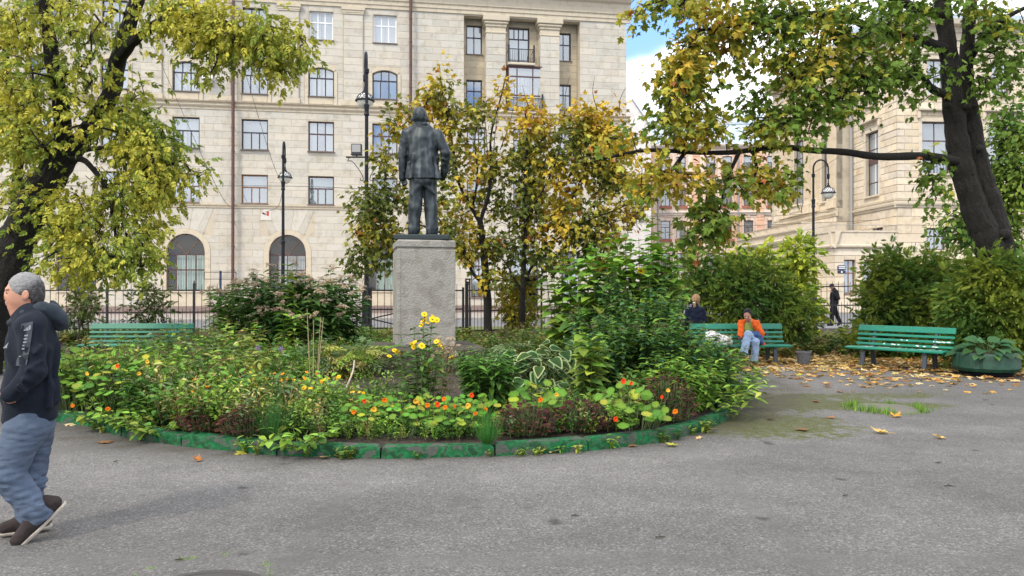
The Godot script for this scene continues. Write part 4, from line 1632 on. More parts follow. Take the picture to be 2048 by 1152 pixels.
func lamp(label: String, where: Vector3, height: float, turn: float, flood: bool) -> void:
	var l := thing("street_lamp", label, "street lamp", where, turn, "street lamps with hanging lattice domes")
	var mb := MB.new()
	mb.lathe(PackedVector2Array([Vector2(0.26, 0), Vector2(0.26, 0.12), Vector2(0.2, 0.2), Vector2(0.19, 1.55), Vector2(0.21, 1.6), Vector2(0.2, 1.72), Vector2(0.12, 1.85)]), 14)
	obj(l, "base", mb, M.lamp_iron)
	mb = MB.new()
	var hp := height - 0.95
	mb.lathe(PackedVector2Array([Vector2(0.12, 1.85), Vector2(0.1, 2.0), Vector2(0.095, height * 0.42), Vector2(0.13, height * 0.42 + 0.04), Vector2(0.13, height * 0.42 + 0.16), Vector2(0.085, height * 0.42 + 0.2), Vector2(0.075, hp - 1.9), Vector2(0.12, hp - 1.85), Vector2(0.09, hp - 1.72), Vector2(0.11, hp - 1.5), Vector2(0.12, hp - 1.42), Vector2(0.066, hp - 1.36), Vector2(0.062, hp - 0.1), Vector2(0.1, hp - 0.06), Vector2(0.11, hp + 0.1), Vector2(0.06, hp + 0.14)]), 12)
	obj(l, "pole", mb, M.lamp_iron)
	mb = MB.new()
	var reach := 0.86
	var arc := PackedVector3Array([Vector3(0, hp + 0.1, 0)])
	for i in 13:
		var a := PI - PI * i / 12.0
		arc.append(Vector3(reach / 2 + cos(a) * reach / 2, hp + 0.42 + sin(a) * 0.52, 0))
	arc.append(Vector3(reach, hp + 0.1, 0))
	mb.tube(arc, taper(arc.size(), 0.055, 0.042), 8)
	mb.lathe(PackedVector2Array([Vector2(0.045, 0.12), Vector2(0.08, 0.08), Vector2(0.08, -0.16), Vector2(0.03, -0.22), Vector2(0.03, -0.42)]), 10, Transform3D(Basis(), Vector3(reach, hp, 0)))
	obj(l, "bracket", mb, M.lamp_iron)
	# the hanging lamp: cone, lattice dome, rim, glass bowl
	mb = MB.new()
	mb.lathe(PackedVector2Array([Vector2(0.03, 0.0), Vector2(0.05, -0.06), Vector2(0.045, -0.12), Vector2(0.13, -0.26), Vector2(0.14, -0.3), Vector2(0.0, -0.3)]), 14, Transform3D(Basis(), Vector3(reach, hp - 0.4, 0)))
	var shade := obj(l, "lamp_shade", mb, M.lamp_iron)
	var c := Vector3(reach, hp - 1.02, 0)
	mb = MB.new()
	var prof := PackedVector2Array()
	for i in 7:
		var a := lerpf(0.22, PI / 2, 1.0 - i / 6.0)
		prof.append(Vector2(cos(a - 0.22) * 0.355, sin(a - 0.22) * 0.34))
	prof.reverse()
	mb.lathe(prof, 18, Transform3D(Basis(), c))
	obj(shade, "dome", mb, M.white_enamel)
	mb = MB.new()
	for row in 4:
		for i in 14:
			var t0 := TAU * (i + (row % 2) * 0.5) / 14
			var pts := PackedVector3Array()
			for s in 5:
				var u := s / 4.0
				var th := t0 + TAU / 14 * u
				var hgt := (row + 0.2 + sin(PI * u) * 0.85) / 4.6
				var e := hgt * PI / 2
				pts.append(c + Vector3(cos(th) * cos(e) * 0.365, sin(e) * 0.345, sin(th) * cos(e) * 0.365))
			mb.tube(pts, taper(5, 0.014, 0.014), 4, false)
	stuff(obj(shade, "lattice", mb, M.lamp_iron))
	mb = MB.new()
	mb.lathe(PackedVector2Array([Vector2(0.3, 0.03), Vector2(0.42, 0.02), Vector2(0.43, -0.03), Vector2(0.38, -0.05), Vector2(0.3, -0.04)]), 20, Transform3D(Basis(), c))
	obj(shade, "rim", mb, M.lamp_iron)
	mb = MB.new()
	prof = PackedVector2Array()
	for i in 8:
		var a := PI / 2 * i / 7.0
		prof.append(Vector2(sin(a) * 0.34, -0.04 - cos(a) * 0.34))
	mb.lathe(prof, 20, Transform3D(Basis(), c))
	obj(shade, "glass_bowl", mb, M.lamp_glass)
	if flood:
		mb = MB.new()
		var y := 7.3
		var rt := Vector3(cos(turn), 0, sin(turn))       # the cross arm lies square to the view, whatever the lamp's turn
		var bs := Basis(rt, Vector3.UP, rt.cross(Vector3.UP))
		mb.box(Vector3(0, y, 0), Vector3(1.75, 0.06, 0.06), bs, 0.01)
		for s in [-1.0, 1.0]:
			var q := []
			for e in [[0.74, -0.03], [0.8, -0.16], [0.66, -0.16], [0.5, -0.3], [0.22, -0.7], [0.14, -0.95], [0.24, -1.0], [0.26, -0.9]]:
				q.append(Vector3(0, y + e[1], 0) + rt * (e[0] * s))
			var sp := spline(q, 4)
			mb.tube(sp, taper(sp.size(), 0.018, 0.016), 5)
		obj(l, "cross_arm", mb, M.lamp_iron)
		var at0 := Vector3(0, y + 0.33, 0) - rt * 0.42
		mb = MB.new()
		mb.box(at0, Vector3(0.44, 0.46, 0.2), bs, 0.02)
		mb.box(at0 - Vector3(0, 0.22, 0), Vector3(0.46, 0.08, 0.26), bs, 0.02)
		mb.box(at0 - Vector3(0, 0.3, 0), Vector3(0.05, 0.1, 0.05), bs)
		var fl := obj(l, "floodlight", mb, M.black_iron)
		mb = MB.new()
		mb.box(at0 + bs.z * 0.105 + Vector3(0, 0.03, 0), Vector3(0.36, 0.32, 0.02), bs)
		obj(fl, "lens", mb, M.pipe_grey)
		at0 = Vector3(0, y + 0.26, 0) + rt * 0.62
		mb = MB.new()
		mb.lathe(PackedVector2Array([Vector2(0, -0.16), Vector2(0.12, -0.14), Vector2(0.2, 0.0), Vector2(0.21, 0.04), Vector2(0.17, 0.03), Vector2(0, 0.03)]), 16, Transform3D(Basis(bs.x, bs.z, -bs.y), at0))
		mb.box(at0 - Vector3(0, 0.24, 0), Vector3(0.05, 0.1, 0.05), bs)
		obj(l, "round_floodlight", mb, M.pipe_grey)


func street_lamps() -> void:
	var p := at(733, 582, 31.5)
	lamp("tall dark street lamp with two floodlights on its cross arm, left of the statue", Vector3(p.x, 0.0, p.z), 11.9, 1.85, true)
	p = at(566, 582, 42.0)
	lamp("street lamp in front of the right arched window, behind the big flowering bush", Vector3(p.x, 0.0, p.z), 10.15, 1.75, false)
	p = at(1627, 582, 44.0)
	lamp("street lamp by the limestone corner building, its dome hanging to the right", Vector3(p.x, 0.0, p.z), 9.4, -0.1, false)


func signs_and_wires() -> void:
	# street name plates: two lines too small to read, and a house number
	for s in [["street_sign", "small navy street plate on the right end of the cream stone building", Vector3(0, 0, -51.5), FRONT_TURN, Vector3(7.35, 3.28, 0.05), 0.62, 0.4], ["street_sign", "navy street plate with a rounded top on the limestone corner, left of its windows", Vector3(28.1, 0, -54.0), 0.07, Vector3(-4.22, 3.3, 0.06), 0.62, 0.36]]:
		var o := thing(s[0], s[1], "sign", s[2], s[3])
		o.position = s[2] + Basis(Vector3.UP, s[3]) * s[4]
		var w: float = s[5]
		var h: float = s[6]
		var mb := MB.new()
		mb.extrude(PackedVector2Array([Vector2(-w / 2, -h / 2 + 0.04), Vector2(-w / 2 + 0.05, -h / 2), Vector2(w / 2 - 0.05, -h / 2), Vector2(w / 2, -h / 2 + 0.04), Vector2(w / 2, h / 2 - 0.08), Vector2(w / 2 - 0.1, h / 2), Vector2(-w / 2 + 0.1, h / 2), Vector2(-w / 2, h / 2 - 0.08)]), -0.02, 0.02)
		obj(o, "plate", mb, M.navy_enamel)
		mb = MB.new()
		for row in 2:
			var x := -w * 0.36
			while x < w * 0.36:
				var ww := rnd(0.028, 0.05)
				mb.span(x, x + ww, 0.035 - row * 0.13, 0.035 - row * 0.13 + 0.085, 0.02, 0.024)
				x += ww + 0.012
		stuff(obj(o, "lettering", mb, M.white_enamel))
		if s[4].x < 0:
			mb = MB.new()
			mb.span(-0.3, 0.3, -0.42, -0.22, -0.02, 0.02, 0.01)
			var n := obj(o, "number_plate", mb, M.navy_enamel)
			mb = MB.new()
			mb.span(-0.05, 0.06, -0.38, -0.26, 0.02, 0.024)
			obj(n, "number", mb, M.white_enamel)
	# an empty sign frame on a blue post
	var q := at(441, 582, 30.0)
	var f := thing("sign_frame", "empty rectangular sign frame on a thin blue post beyond the left fence", "sign", Vector3(q.x, 0.0, q.z), FRONT_TURN)
	var mb := MB.new()
	mb.span(-0.04, 0.04, 0.0, 2.42, -0.04, 0.04, 0.005)
	obj(f, "post", mb, paint("blue_paint", Color(0.02, 0.04, 0.1), 0.5))
	mb = MB.new()
	for y in [2.08, 2.36]:
		mb.span(-0.62, 0.62, y - 0.012, y + 0.012, 0.04, 0.065)
	for x in [-0.608, 0.608]:
		mb.span(x - 0.012, x + 0.012, 2.092, 2.348, 0.04, 0.065)
	obj(f, "frame", mb, M.black_iron)
	# cables slung over the street
	var k := 0
	for w in [[at(305, 90, 46.5), at(432, 372, 44.0), at(468, 416, 48.5), "thin stay cable running down the stone front from the upper left windows to the downpipe"],
			[at(478, 104, 47.0), at(540, 310, 45.0), at(566, 370, 42.0), "thin cable hanging from the upper windows to the middle street lamp"],
			[at(566, 374, 42.0), at(556, 412, 44.0), at(530, 424, 49.0), "short cable drooping from the middle street lamp to the plaster patch"],
			[at(1250, 430, 52.0), at(1450, 437, 54.0), at(1660, 424, 56.0), "upper of the wires crossing the side street before the pink house"],
			[at(1250, 446, 52.0), at(1450, 452, 54.0), at(1760, 440, 55.0), "lower of the wires crossing the side street before the pink house"],
			[at(1628, 345, 44.0), at(1720, 290, 50.0), at(1800, 256, 54.0), "wire from the right street lamp up to the limestone building"],
			[at(330, 372, 45.0), at(566, 372, 42.0), at(733, 378, 31.5), "overhead wire between the two left street lamps"]]:
		mb = MB.new()
		var sp := spline([w[0], w[1], w[2]], 8)
		mb.tube(sp, taper(sp.size(), 0.014, 0.014), 4)
		tag(obj(self, "overhead_wire", mb, M.black_iron), w[3], "wire", "overhead wires")


# ---------------------------------------------------------------- the bed, its kerb and the monument
const BED := Vector2(-1.6, 13.35)
var rim := PackedVector2Array()      # outer line of the kerb: x and distance


func flower_bed() -> void:
	var front := [[-5.75, 9.15], [-4.98, 8.72], [-4.28, 8.11], [-3.4, 7.61], [-2.28, 7.18], [-1.25, 7.04], [-0.164, 7.15], [0.76, 7.38], [1.56, 7.79], [2.2, 8.44], [2.72, 9.25]]
	for p in front:
		rim.append(Vector2(p[0], p[1]))
	var a0 := (Vector2(2.72, 9.25) - BED).angle()
	var a1 := (Vector2(-5.75, 9.15) - BED).angle() + TAU
	for i in range(1, 26):
		var a := lerpf(a0, a1, i / 26.0)
		rim.append(BED + Vector2(cos(a), sin(a)) * lerpf(5.35, 6.0, clampf(i / 20.0, 0.0, 1.0)))
	# earth, heaped a little to the middle
	var mb := MB.new()
	var k := rim.size()
	var ringv := []
	for r in [1.0, 0.94, 0.7, 0.4, 0.0]:
		var row := []
		for i in k + 1:
			var p: Vector2 = BED + (rim[i % k] - BED) * (r - 0.015)
			row.append(Vector3(p.x, 0.1 + 0.16 * (1.0 - r * r) + 0.02 * noise.get_noise_2d(p.x * 3.0, p.y * 3.0), -p.y))
		ringv.append(row)
	for j in 4:
		for i in k:
			mb.quad(ringv[j][i], ringv[j][i + 1], ringv[j + 1][i + 1], ringv[j + 1][i], Vector3.UP)
	setting("bed_soil", mb, M.soil)
	# kerb stones, painted green, chipped and dirty
	var m := paint("kerb_paint", Color(0.27, 0.27, 0.26), 0.85, 0.0, 0.3)
	dress(m, noise_tex(1024, 0.008, 6, [[0.0, Color(0.25, 0.26, 0.25)], [0.35, Color(0.32, 0.34, 0.32)], [0.39, Color(0.04, 0.3, 0.11)], [0.52, Color(0.035, 0.42, 0.15)], [0.62, Color(0.07, 0.6, 0.22)], [0.65, Color(0.2, 0.25, 0.19)], [0.72, Color(0.03, 0.25, 0.09)], [1.0, Color(0.03, 0.17, 0.07)]], FastNoiseLite.TYPE_SIMPLEX_SMOOTH, 101), 2.0, noise_tex(512, 0.03, 5, [], FastNoiseLite.TYPE_SIMPLEX_SMOOTH, 5), 1.0)
	var kerb := thing("flower_bed_kerb", "ring of low concrete kerb stones with worn green paint round the flower bed", "kerb", Vector3(BED.x, 0, -BED.y))
	for i in k:
		var a := rim[i]
		var b := rim[(i + 1) % k]
		var ina := a + (BED - a).normalized() * 0.15
		var inb := b + (BED - b).normalized() * 0.15
		var g := (b - a).normalized() * 0.006
		var hh := 0.128 + 0.02 * noise.get_noise_1d(i * 7.3)
		var lo := [a + g, b - g, inb - g, ina + g]
		mb = MB.new()
		var q := []
		for e in [[0.0, -0.05], [0.004, hh - 0.025], [0.03, hh]]:
			var row := []
			for n in 4:
				var p: Vector2 = lo[n]
				var mid: Vector2 = (lo[0] + lo[1] + lo[2] + lo[3]) * 0.25
				p += (mid - p).normalized() * e[0]
				row.append(Vector3(p.x - BED.x, e[1] + 0.012 * noise.get_noise_2d(p.x * 5.0, p.y * 5.0), -(p.y - BED.y)))
			q.append(row)
		var cen: Vector3 = (q[1][0] + q[1][2]) * 0.5
		for j in 2:
			for n in 4:
				var n2 := (n + 1) % 4
				mb.quad(q[j][n], q[j][n2], q[j + 1][n2], q[j + 1][n], (q[j][n] + q[j][n2]) * 0.5 - cen + Vector3(0, 0.1 * j, 0))
		mb.quad(q[2][0], q[2][1], q[2][2], q[2][3], Vector3.UP)
		obj(kerb, "kerb_stone", mb, m)


func monument() -> void:
	var base := Vector3(-1.6, 0.16, -13.35)
	var turn := 0.23
	var ped := thing("stone_pedestal", "grey rough stone pedestal on a wide mossy plinth, under the statue", "pedestal", base, turn)
	var m := paint("pedestal_stone", Color(0.31, 0.3, 0.28), 0.92)
	dress(m, noise_tex(1024, 0.006, 6, [[0.0, Color(0.6, 0.59, 0.57)], [0.36, Color(0.76, 0.75, 0.73)], [0.5, Color(0.85, 0.84, 0.82)], [0.55, Color(1, 1, 1)], [0.6, Color(0.84, 0.84, 0.83)], [1.0, Color(0.95, 0.95, 0.95)]], FastNoiseLite.TYPE_SIMPLEX_SMOOTH, 111), 1.9, noise_tex(512, 0.08, 4, [], FastNoiseLite.TYPE_SIMPLEX_SMOOTH, 112), 0.9, true)
	var mossy := paint("plinth_stone", Color(0.075, 0.07, 0.05), 0.95)
	dress(mossy, noise_tex(512, 0.012, 5, [[0.2, Color(0.5, 0.5, 0.45)], [0.5, Color(1, 1, 1)], [0.8, Color(1.7, 1.65, 1.5)]], FastNoiseLite.TYPE_SIMPLEX_SMOOTH, 113), 1.2, M.soil.heightmap_texture, 1.5, true)
	var mb := MB.new()
	mb.span(-0.98, 0.98, -0.1, 0.47, -0.98, 0.98, 0.03)
	obj(ped, "plinth", mb, mossy)
	mb = MB.new()
	# the shaft with narrow smooth margins at its corners
	mb.span(-0.5, 0.5, 0.47, 2.16, -0.5, 0.5, 0.012)
	for x in [-1.0, 1.0]:
		for z in [-1.0, 1.0]:
			mb.span(x * 0.44, x * 0.508, 0.475, 2.155, z * 0.44, z * 0.508, 0.01)
	obj(ped, "shaft", mb, m)
	mb = MB.new()
	mb.span(-0.49, 0.49, 2.16, 2.185, -0.49, 0.49)
	mb.span(-0.515, 0.515, 2.186, 2.33, -0.515, 0.515, 0.025)
	obj(ped, "cap_stone", mb, m)
	statue(base + Vector3(0, 2.33, 0), turn)


# the bronze: a man in a jacket seen from behind, left arm hanging with a fist, right hand in his coat
func statue(base: Vector3, turn: float) -> void:
	var st := thing("bronze_statue", "weathered dark bronze statue of a standing man in a jacket, seen from behind", "statue", base, turn * 0.3)
	var m := paint("bronze", Color(1, 1, 1), 0.5, 0.35, 0.5)
	var mb := MB.new()
	mb.col = Color(0.03, 0.04, 0.045)
	mb.span(-0.49, 0.48, 0.0, 0.1, -0.46, 0.46, 0.02)
	obj(st, "bronze_slab", mb, m)
	# in photograph units: x right, y up from the soles, z towards the viewer (his back)
	var s := 1.0 / 427.0
	var P := func(zx: float, zy: float, z: float) -> Vector3: return Vector3((zx - 335.0) * s, 0.1 + (1074.0 - zy) * s, z)
	var X := Vector3(1, 0, 0)
	var streak := func(p: Vector3) -> Color:
		var n1 := noise.get_noise_3d(p.x * 9.0, p.y * 1.5, p.z * 9.0)
		var n2 := noise.get_noise_3d(p.x * 16.0 + 9.0, p.y * 6.0, p.z * 16.0)
		var k := smoothstep(-0.1, 0.9, n1 + 0.4 * n2)
		return Color(0.022, 0.03, 0.036).lerp(Color(0.068, 0.086, 0.096), k)
	mb = MB.new()
	# trousers, straight and a little full, with shoes
	var b := Blob.new(Vector3(-0.42, 0.06, -0.4), Vector3(0.4, 1.3, 0.3), 0.0165)
	b.cap(P.call(288, 640, 0.02), P.call(272, 860, 0.03), 0.13, 0.118, 0.02)
	b.cap(P.call(272, 860, 0.03), P.call(262, 1035, 0.02), 0.118, 0.1, 0.02)
	b.cap(P.call(378, 640, -0.02), P.call(392, 860, -0.05), 0.13, 0.122, 0.02)
	b.cap(P.call(392, 860, -0.05), P.call(402, 1040, -0.05), 0.122, 0.108, 0.02)
	b.ell(P.call(335, 650, 0.01), Vector3(0.235, 0.13, 0.17), Basis(), 0.04)
	for e in [[262, 1058, 0.04, 232, 1062, -0.2], [402, 1058, -0.03, 412, 1062, -0.27]]:
		b.cap(P.call(e[0], e[1], e[2]), P.call(e[3], e[4], e[5]), 0.062, 0.052, 0.025)
	for e in [[225, 1010, 0.1, 300, 1022, 0.09], [372, 1020, 0.03, 440, 1012, 0.02], [240, 830, 0.11, 300, 850, 0.12], [365, 850, 0.04, 430, 835, 0.04], [300, 700, 0.15, 255, 760, 0.13], [360, 700, 0.13, 420, 750, 0.1]]:
		b.cap(P.call(e[0], e[1], e[2] - 0.02), P.call(e[3], e[4], e[5] - 0.02), 0.016, 0.01, 0.06)
	b.rough(noise, Vector3(5.0, 4.0, 5.0), 0.009)
	b.mesh(mb, streak)
	# jacket: one straight shape that flares to a level hem, and the two sleeves
	b = Blob.new(Vector3(-0.62, 0.95, -0.42), Vector3(0.62, 2.22, 0.34), 0.015)
	b.cap(P.call(325, 330, -0.005), P.call(332, 470, 0.0), 0.185, 0.18, 0.03, X, 1.5)
	b.cap(P.call(332, 470, 0.0), P.call(342, 690, 0.01), 0.18, 0.205, 0.04, X, 1.48)
	b.cap(P.call(228, 285, 0.0), P.call(424, 292, 0.0), 0.1, 0.1, 0.07)
	b.cap(P.call(270, 250, 0.01), P.call(368, 252, 0.01), 0.085, 0.085, 0.09)
	for e in [[262, 470, 0.165, 240, 680, 0.175, 0.014, 0.03], [318, 500, 0.175, 314, 690, 0.19, 0.012, 0.02], [395, 480, 0.16, 410, 690, 0.175, 0.016, 0.034], [440, 540, 0.11, 470, 690, 0.12, 0.02, 0.04], [222, 520, 0.12, 212, 690, 0.13, 0.02, 0.036]]:
		b.cap(P.call(e[0], e[1], e[2]), P.call(e[3], e[4], e[5]), e[6], e[7], 0.05)
	b.rough(noise, Vector3(4.5, 3.0, 4.5), 0.012)
	b.cut(Vector3(0.02, -1, 0).normalized(), P.call(335, 640, 0.0))
	b.cap(P.call(205, 285, 0.0), P.call(176, 440, 0.0), 0.094, 0.08, 0.025)
	b.cap(P.call(176, 440, 0.0), P.call(176, 622, -0.05), 0.08, 0.072, 0.02)
	b.cap(P.call(448, 290, 0.0), P.call(506, 435, 0.04), 0.098, 0.086, 0.025)
	b.cap(P.call(506, 435, 0.04), P.call(498, 555, -0.1), 0.086, 0.072, 0.02)
	b.cap(P.call(498, 555, -0.1), P.call(478, 606, -0.2), 0.072, 0.064, 0.02)
	for e in [[160, 340, 0.05, 200, 356, 0.08], [152, 400, 0.05, 190, 428, 0.07], [155, 470, 0.04, 195, 452, 0.06], [155, 555, 0.0, 190, 578, 0.03], [455, 360, 0.08, 520, 385, 0.06], [470, 430, 0.1, 530, 440, 0.06], [480, 520, 0.03, 530, 500, 0.0], [450, 470, 0.1, 505, 490, 0.08]]:
		b.cap(P.call(e[0], e[1], e[2] - 0.012), P.call(e[3], e[4], e[5] - 0.012), 0.012, 0.008, 0.045)
	b.rough(noise, Vector3(6.0, 7.0, 6.0), 0.006)
	# collar
	b.cap(P.call(268, 222, 0.0), P.call(300, 214, 0.07), 0.036, 0.036, 0.03)
	b.cap(P.call(300, 214, 0.07), P.call(352, 216, 0.07), 0.036, 0.036, 0.02)
	b.cap(P.call(352, 216, 0.07), P.call(374, 224, 0.0), 0.036, 0.036, 0.03)
	b.mesh(mb, streak)
	# head and fist on finer grids
	b = Blob.new(Vector3(-0.24, 2.0, -0.24), Vector3(0.16, 2.5, 0.2), 0.009)
	b.ell(P.call(307, 142, -0.005), Vector3(0.135, 0.15, 0.165), Basis(), 0.02)
	b.ell(P.call(307, 165, -0.05), Vector3(0.12, 0.13, 0.12), Basis(), 0.02)
	b.cap(P.call(307, 175, 0.01), P.call(312, 250, 0.01), 0.098, 0.105, 0.03)
	b.ell(P.call(247, 175, -0.01), Vector3(0.022, 0.05, 0.034), Basis(Vector3.UP, 0.5), 0.012)
	b.ell(P.call(367, 175, -0.01), Vector3(0.022, 0.05, 0.034), Basis(Vector3.UP, -0.5), 0.012)
	b.cap(P.call(300, 160, -0.165), P.call(300, 172, -0.185), 0.02, 0.024, 0.02)
	# short hair round the back of the head
	b.ell(P.call(307, 172, 0.0), Vector3(0.122, 0.075, 0.142), Basis(), 0.03)
	b.rough(noise, Vector3(26, 40, 26), 0.003, Vector3(-1, 2.2, 0.0), Vector3(1, 2.36, 1))
	b.mesh(mb, streak)
	b = Blob.new(Vector3(-0.5, 0.9, -0.24), Vector3(-0.22, 1.22, 0.06), 0.009)
	b.cap(P.call(180, 622, -0.06), P.call(184, 652, -0.07), 0.045, 0.05, 0.02)
	for i in 4:
		var z := -0.035 - i * 0.03
		b.cap(P.call(168, 652, z), P.call(180, 678, z), 0.02, 0.02, 0.006)
		b.cap(P.call(180, 678, z), P.call(200, 668, z), 0.02, 0.017, 0.006)
		b.cap(P.call(200, 668, z), P.call(196, 652, z), 0.016, 0.015, 0.006)
	b.cap(P.call(200, 640, -0.03), P.call(208, 668, -0.02), 0.02, 0.017, 0.008)
	b.mesh(mb, streak)
	obj(st, "figure", mb, m)


# ---------------------------------------------------------------- benches, bucket, tubs
func bench(label: String, where: Vector3, turn: float, length: float) -> Node3D:
	var o := thing("park_bench", label, "bench", where, turn, "green slatted park benches round the bed")
	var h := length / 2
	for s in [-1.0, 1.0]:
		var x: float = s * (h - 0.36)
		for k in [[0.2, 0.26, 0.34], [-0.2, -0.27, 0.34]]:
			var mb := MB.new()
			mb.beam(Vector3(x, 0.0, k[1]), Vector3(x, 0.36, k[0]), 0.085, 0.055, Vector3.BACK, 0.008)
			obj(o, "leg", mb, M.bench_leg)
		var mb := MB.new()
		mb.beam(Vector3(x, 0.36, 0.27), Vector3(x, 0.36, -0.22), 0.06, 0.05, Vector3.UP, 0.006)
		mb.beam(Vector3(x, 0.34, -0.2), Vector3(x, 0.8, -0.36), 0.06, 0.05, Vector3.BACK, 0.006)
		obj(o, "frame", mb, M.bench_leg)
	for i in 5:
		var mb := MB.new()
		var z := 0.25 - i * 0.105
		mb.box(Vector3(0, 0.405 - 0.004 * i + (-0.012 if i == 0 else 0.0), z), Vector3(length, 0.04, 0.09), Basis(Vector3.RIGHT, 0.12 if i == 0 else 0.0), 0.008)
		obj(o, "seat_slat", mb, M.bench_green)
	for i in 4:
		var mb := MB.new()
		var t := 0.11 + i * 0.105 + (0.035 if i == 3 else 0.0)
		var hh := 0.13 if i == 3 else 0.055
		var b := Basis(Vector3.RIGHT, -0.335)
		mb.box(Vector3(0, 0.36, -0.175) + b.y * t, Vector3(length - (0.0 if i != 1 else 0.02), hh, 0.035), b, 0.008)
		obj(o, "back_slat", mb, M.bench_green)
	return o


func benches_and_tubs() -> void:
	var p := at(1481, 582, 16.45)
	bench("green slatted bench that the woman in orange sits on", Vector3(p.x, 0, p.z), 0.02, 2.1)
	var worn := bench("green bench with white worn patches on its slats, empty, left of the leafy tub", Vector3(8.0, 0, -15.35), -0.91, 1.97)
	# bare patches where the paint has flaked
	var k := 0
	for ch in worn.get_children():
		if "slat" in ch.name:
			k += 1
			if k in [3, 4, 5, 6, 7]:
				var mb := MB.new()
				for i in 9:
					var x := rnd(-0.75, 0.9)
					var w := rnd(0.015, 0.06)
					var top: bool = k <= 5
					var bs := Basis() if top else Basis(Vector3.RIGHT, -0.335)
					var c := Vector3(x, 0.4265 - 0.004 * (k - 1), 0.25 - (k - 1) * 0.105 + rnd(-0.02, 0.02)) if top else Vector3(0, 0.36, -0.175) + bs.y * (0.11 + (k - 6) * 0.105 + rnd(-0.01, 0.01)) + bs.z * 0.0188 + Vector3(x, 0, 0)
					var poly := PackedVector2Array()
					for j in 7:
						var a := TAU * j / 7
						poly.append(Vector2(cos(a) * w * rnd(0.6, 1.3), sin(a) * 0.014 * rnd(0.5, 1.2)))
					var bb := Basis(Vector3.RIGHT, -PI / 2) if top else bs
					mb.extrude(poly, -0.001, 0.001, Transform3D(bb, c))
				stuff(obj(ch, "flaked_paint", mb, M.white_enamel))
	p = at(272, 582, 16.6)
	bench("green bench on the far left, its seat hidden behind the flowers", Vector3(p.x, 0, p.z), 0.05, 2.3)
	p = at(1262, 582, 18.6)
	bench("green bench almost hidden behind the tall sunflower plants", Vector3(p.x, 0, p.z), -0.05, 2.4)
	p = at(1607, 582, 16.1)
	var o := thing("bucket", "old grey round bucket on the ground beside the bench with the woman", "bucket", Vector3(p.x, 0, p.z))
	var mb := MB.new()
	mb.lathe(PackedVector2Array([Vector2(0.0, 0.02), Vector2(0.105, 0.0), Vector2(0.115, 0.02), Vector2(0.15, 0.25), Vector2(0.165, 0.25), Vector2(0.166, 0.285), Vector2(0.15, 0.287), Vector2(0.14, 0.24), Vector2(0.1, 0.03), Vector2(0.0, 0.03)]), 20)
	obj(o, "pail", mb, M.bucket)
	mb = MB.new()
	for i in 12:
		var a := TAU * i / 12
		mb.rod(Vector3(cos(a) * 0.121, 0.04, sin(a) * 0.121), Vector3(cos(a) * 0.15, 0.23, sin(a) * 0.15), 0.006, 4)
	stuff(obj(o, "ribs", mb, M.bucket))
	# flower tub cut from a tyre
	p = at(1972, 582, 14.1)
	o = thing("flower_tub", "low dark green scalloped flower tub right of the empty bench", "planter", Vector3(p.x, 0, p.z))
	o.scale = Vector3.ONE * 0.93
	mb = MB.new()
	mb.lathe(PackedVector2Array([Vector2(0.0, 0.0), Vector2(0.45, 0.0), Vector2(0.5, 0.06), Vector2(0.46, 0.1)]), 20)
	obj(o, "foot", mb, M.black_iron)
	mb = MB.new()
	var sides := 48
	var rows := [[0.46, 0.09], [0.56, 0.1], [0.6, 0.17], [0.58, 0.42], [0.57, 0.47], [0.53, 0.47], [0.5, 0.41], [0.0, 0.38]]
	for i in rows.size() - 1:
		for s in sides:
			var q := []
			for e in [[i, s], [i, s + 1], [i + 1, s + 1], [i + 1, s]]:
				var a: float = TAU * e[1] / sides
				var r: float = rows[e[0]][0] * (1.0 + 0.045 * pow(absf(sin(a * 4.0)), 0.5) - 0.03)
				q.append(Vector3(cos(a) * r, rows[e[0]][1], sin(a) * r))
			mb.quad(q[0], q[1], q[2], q[3], Vector3(q[0].x, 0.3 if i > 3 else 0.0, q[0].z) if i < 5 else Vector3(-q[0].x, 1, -q[0].z))
	obj(o, "tub", mb, M.tub_green)
	mb = MB.new()
	mb.lathe(PackedVector2Array([Vector2(0.49, 0.42), Vector2(0.3, 0.45), Vector2(0.0, 0.46)]), 16)
	for i in mb.n.size():
		mb.n[i] = Vector3.UP
	obj(o, "earth", mb, M.soil)
	# manhole covers
	o = thing("manhole_cover", "round iron manhole cover sunk in the asphalt in the near foreground", "manhole cover", ground(395, 1196, 0.004))
	mb = MB.new()
	mb.lathe(PackedVector2Array([Vector2(0.37, 0.0), Vector2(0.37, 0.012), Vector2(0.33, 0.014), Vector2(0.325, 0.004), Vector2(0.315, 0.004), Vector2(0.31, 0.013), Vector2(0.0, 0.013)]), 32)
	obj(o, "cover", mb, paint("cast_iron", Color(0.06, 0.055, 0.055), 0.7, 0.2))
	mb = MB.new()
	for i in 3:
		for j in 6:
			var a := TAU * (j + i * 0.5) / 6
			mb.box(Vector3(cos(a), 0, sin(a)) * (0.09 + i * 0.08) + Vector3(0, 0.015, 0), Vector3(0.05, 0.008, 0.02), Basis(Vector3.UP, -a), 0.003)
	stuff(obj(o, "studs", mb, M.cast_iron))
	o = thing("sunken_manhole", "sunken manhole ring overgrown with grass on the asphalt before the right bench", "manhole cover", ground(1772, 818, 0.004))
	mb = MB.new()
	mb.lathe(PackedVector2Array([Vector2(0.42, 0.0), Vector2(0.4, 0.02), Vector2(0.33, 0.022), Vector2(0.3, 0.008), Vector2(0.0, 0.006)]), 28)
	obj(o, "ring", mb, paint("old_concrete", Color(0.13, 0.125, 0.11), 0.95))


# ---------------------------------------------------------------- people
# joints of one person; every bone is a tapered capsule [from, to, radius, radius]
func bones(b: Blob, list: Array, more := 0.0, k := 0.03) -> void:
	for e in list:
		b.cap(e[0], e[1], e[2] + more, e[3] + more, k)


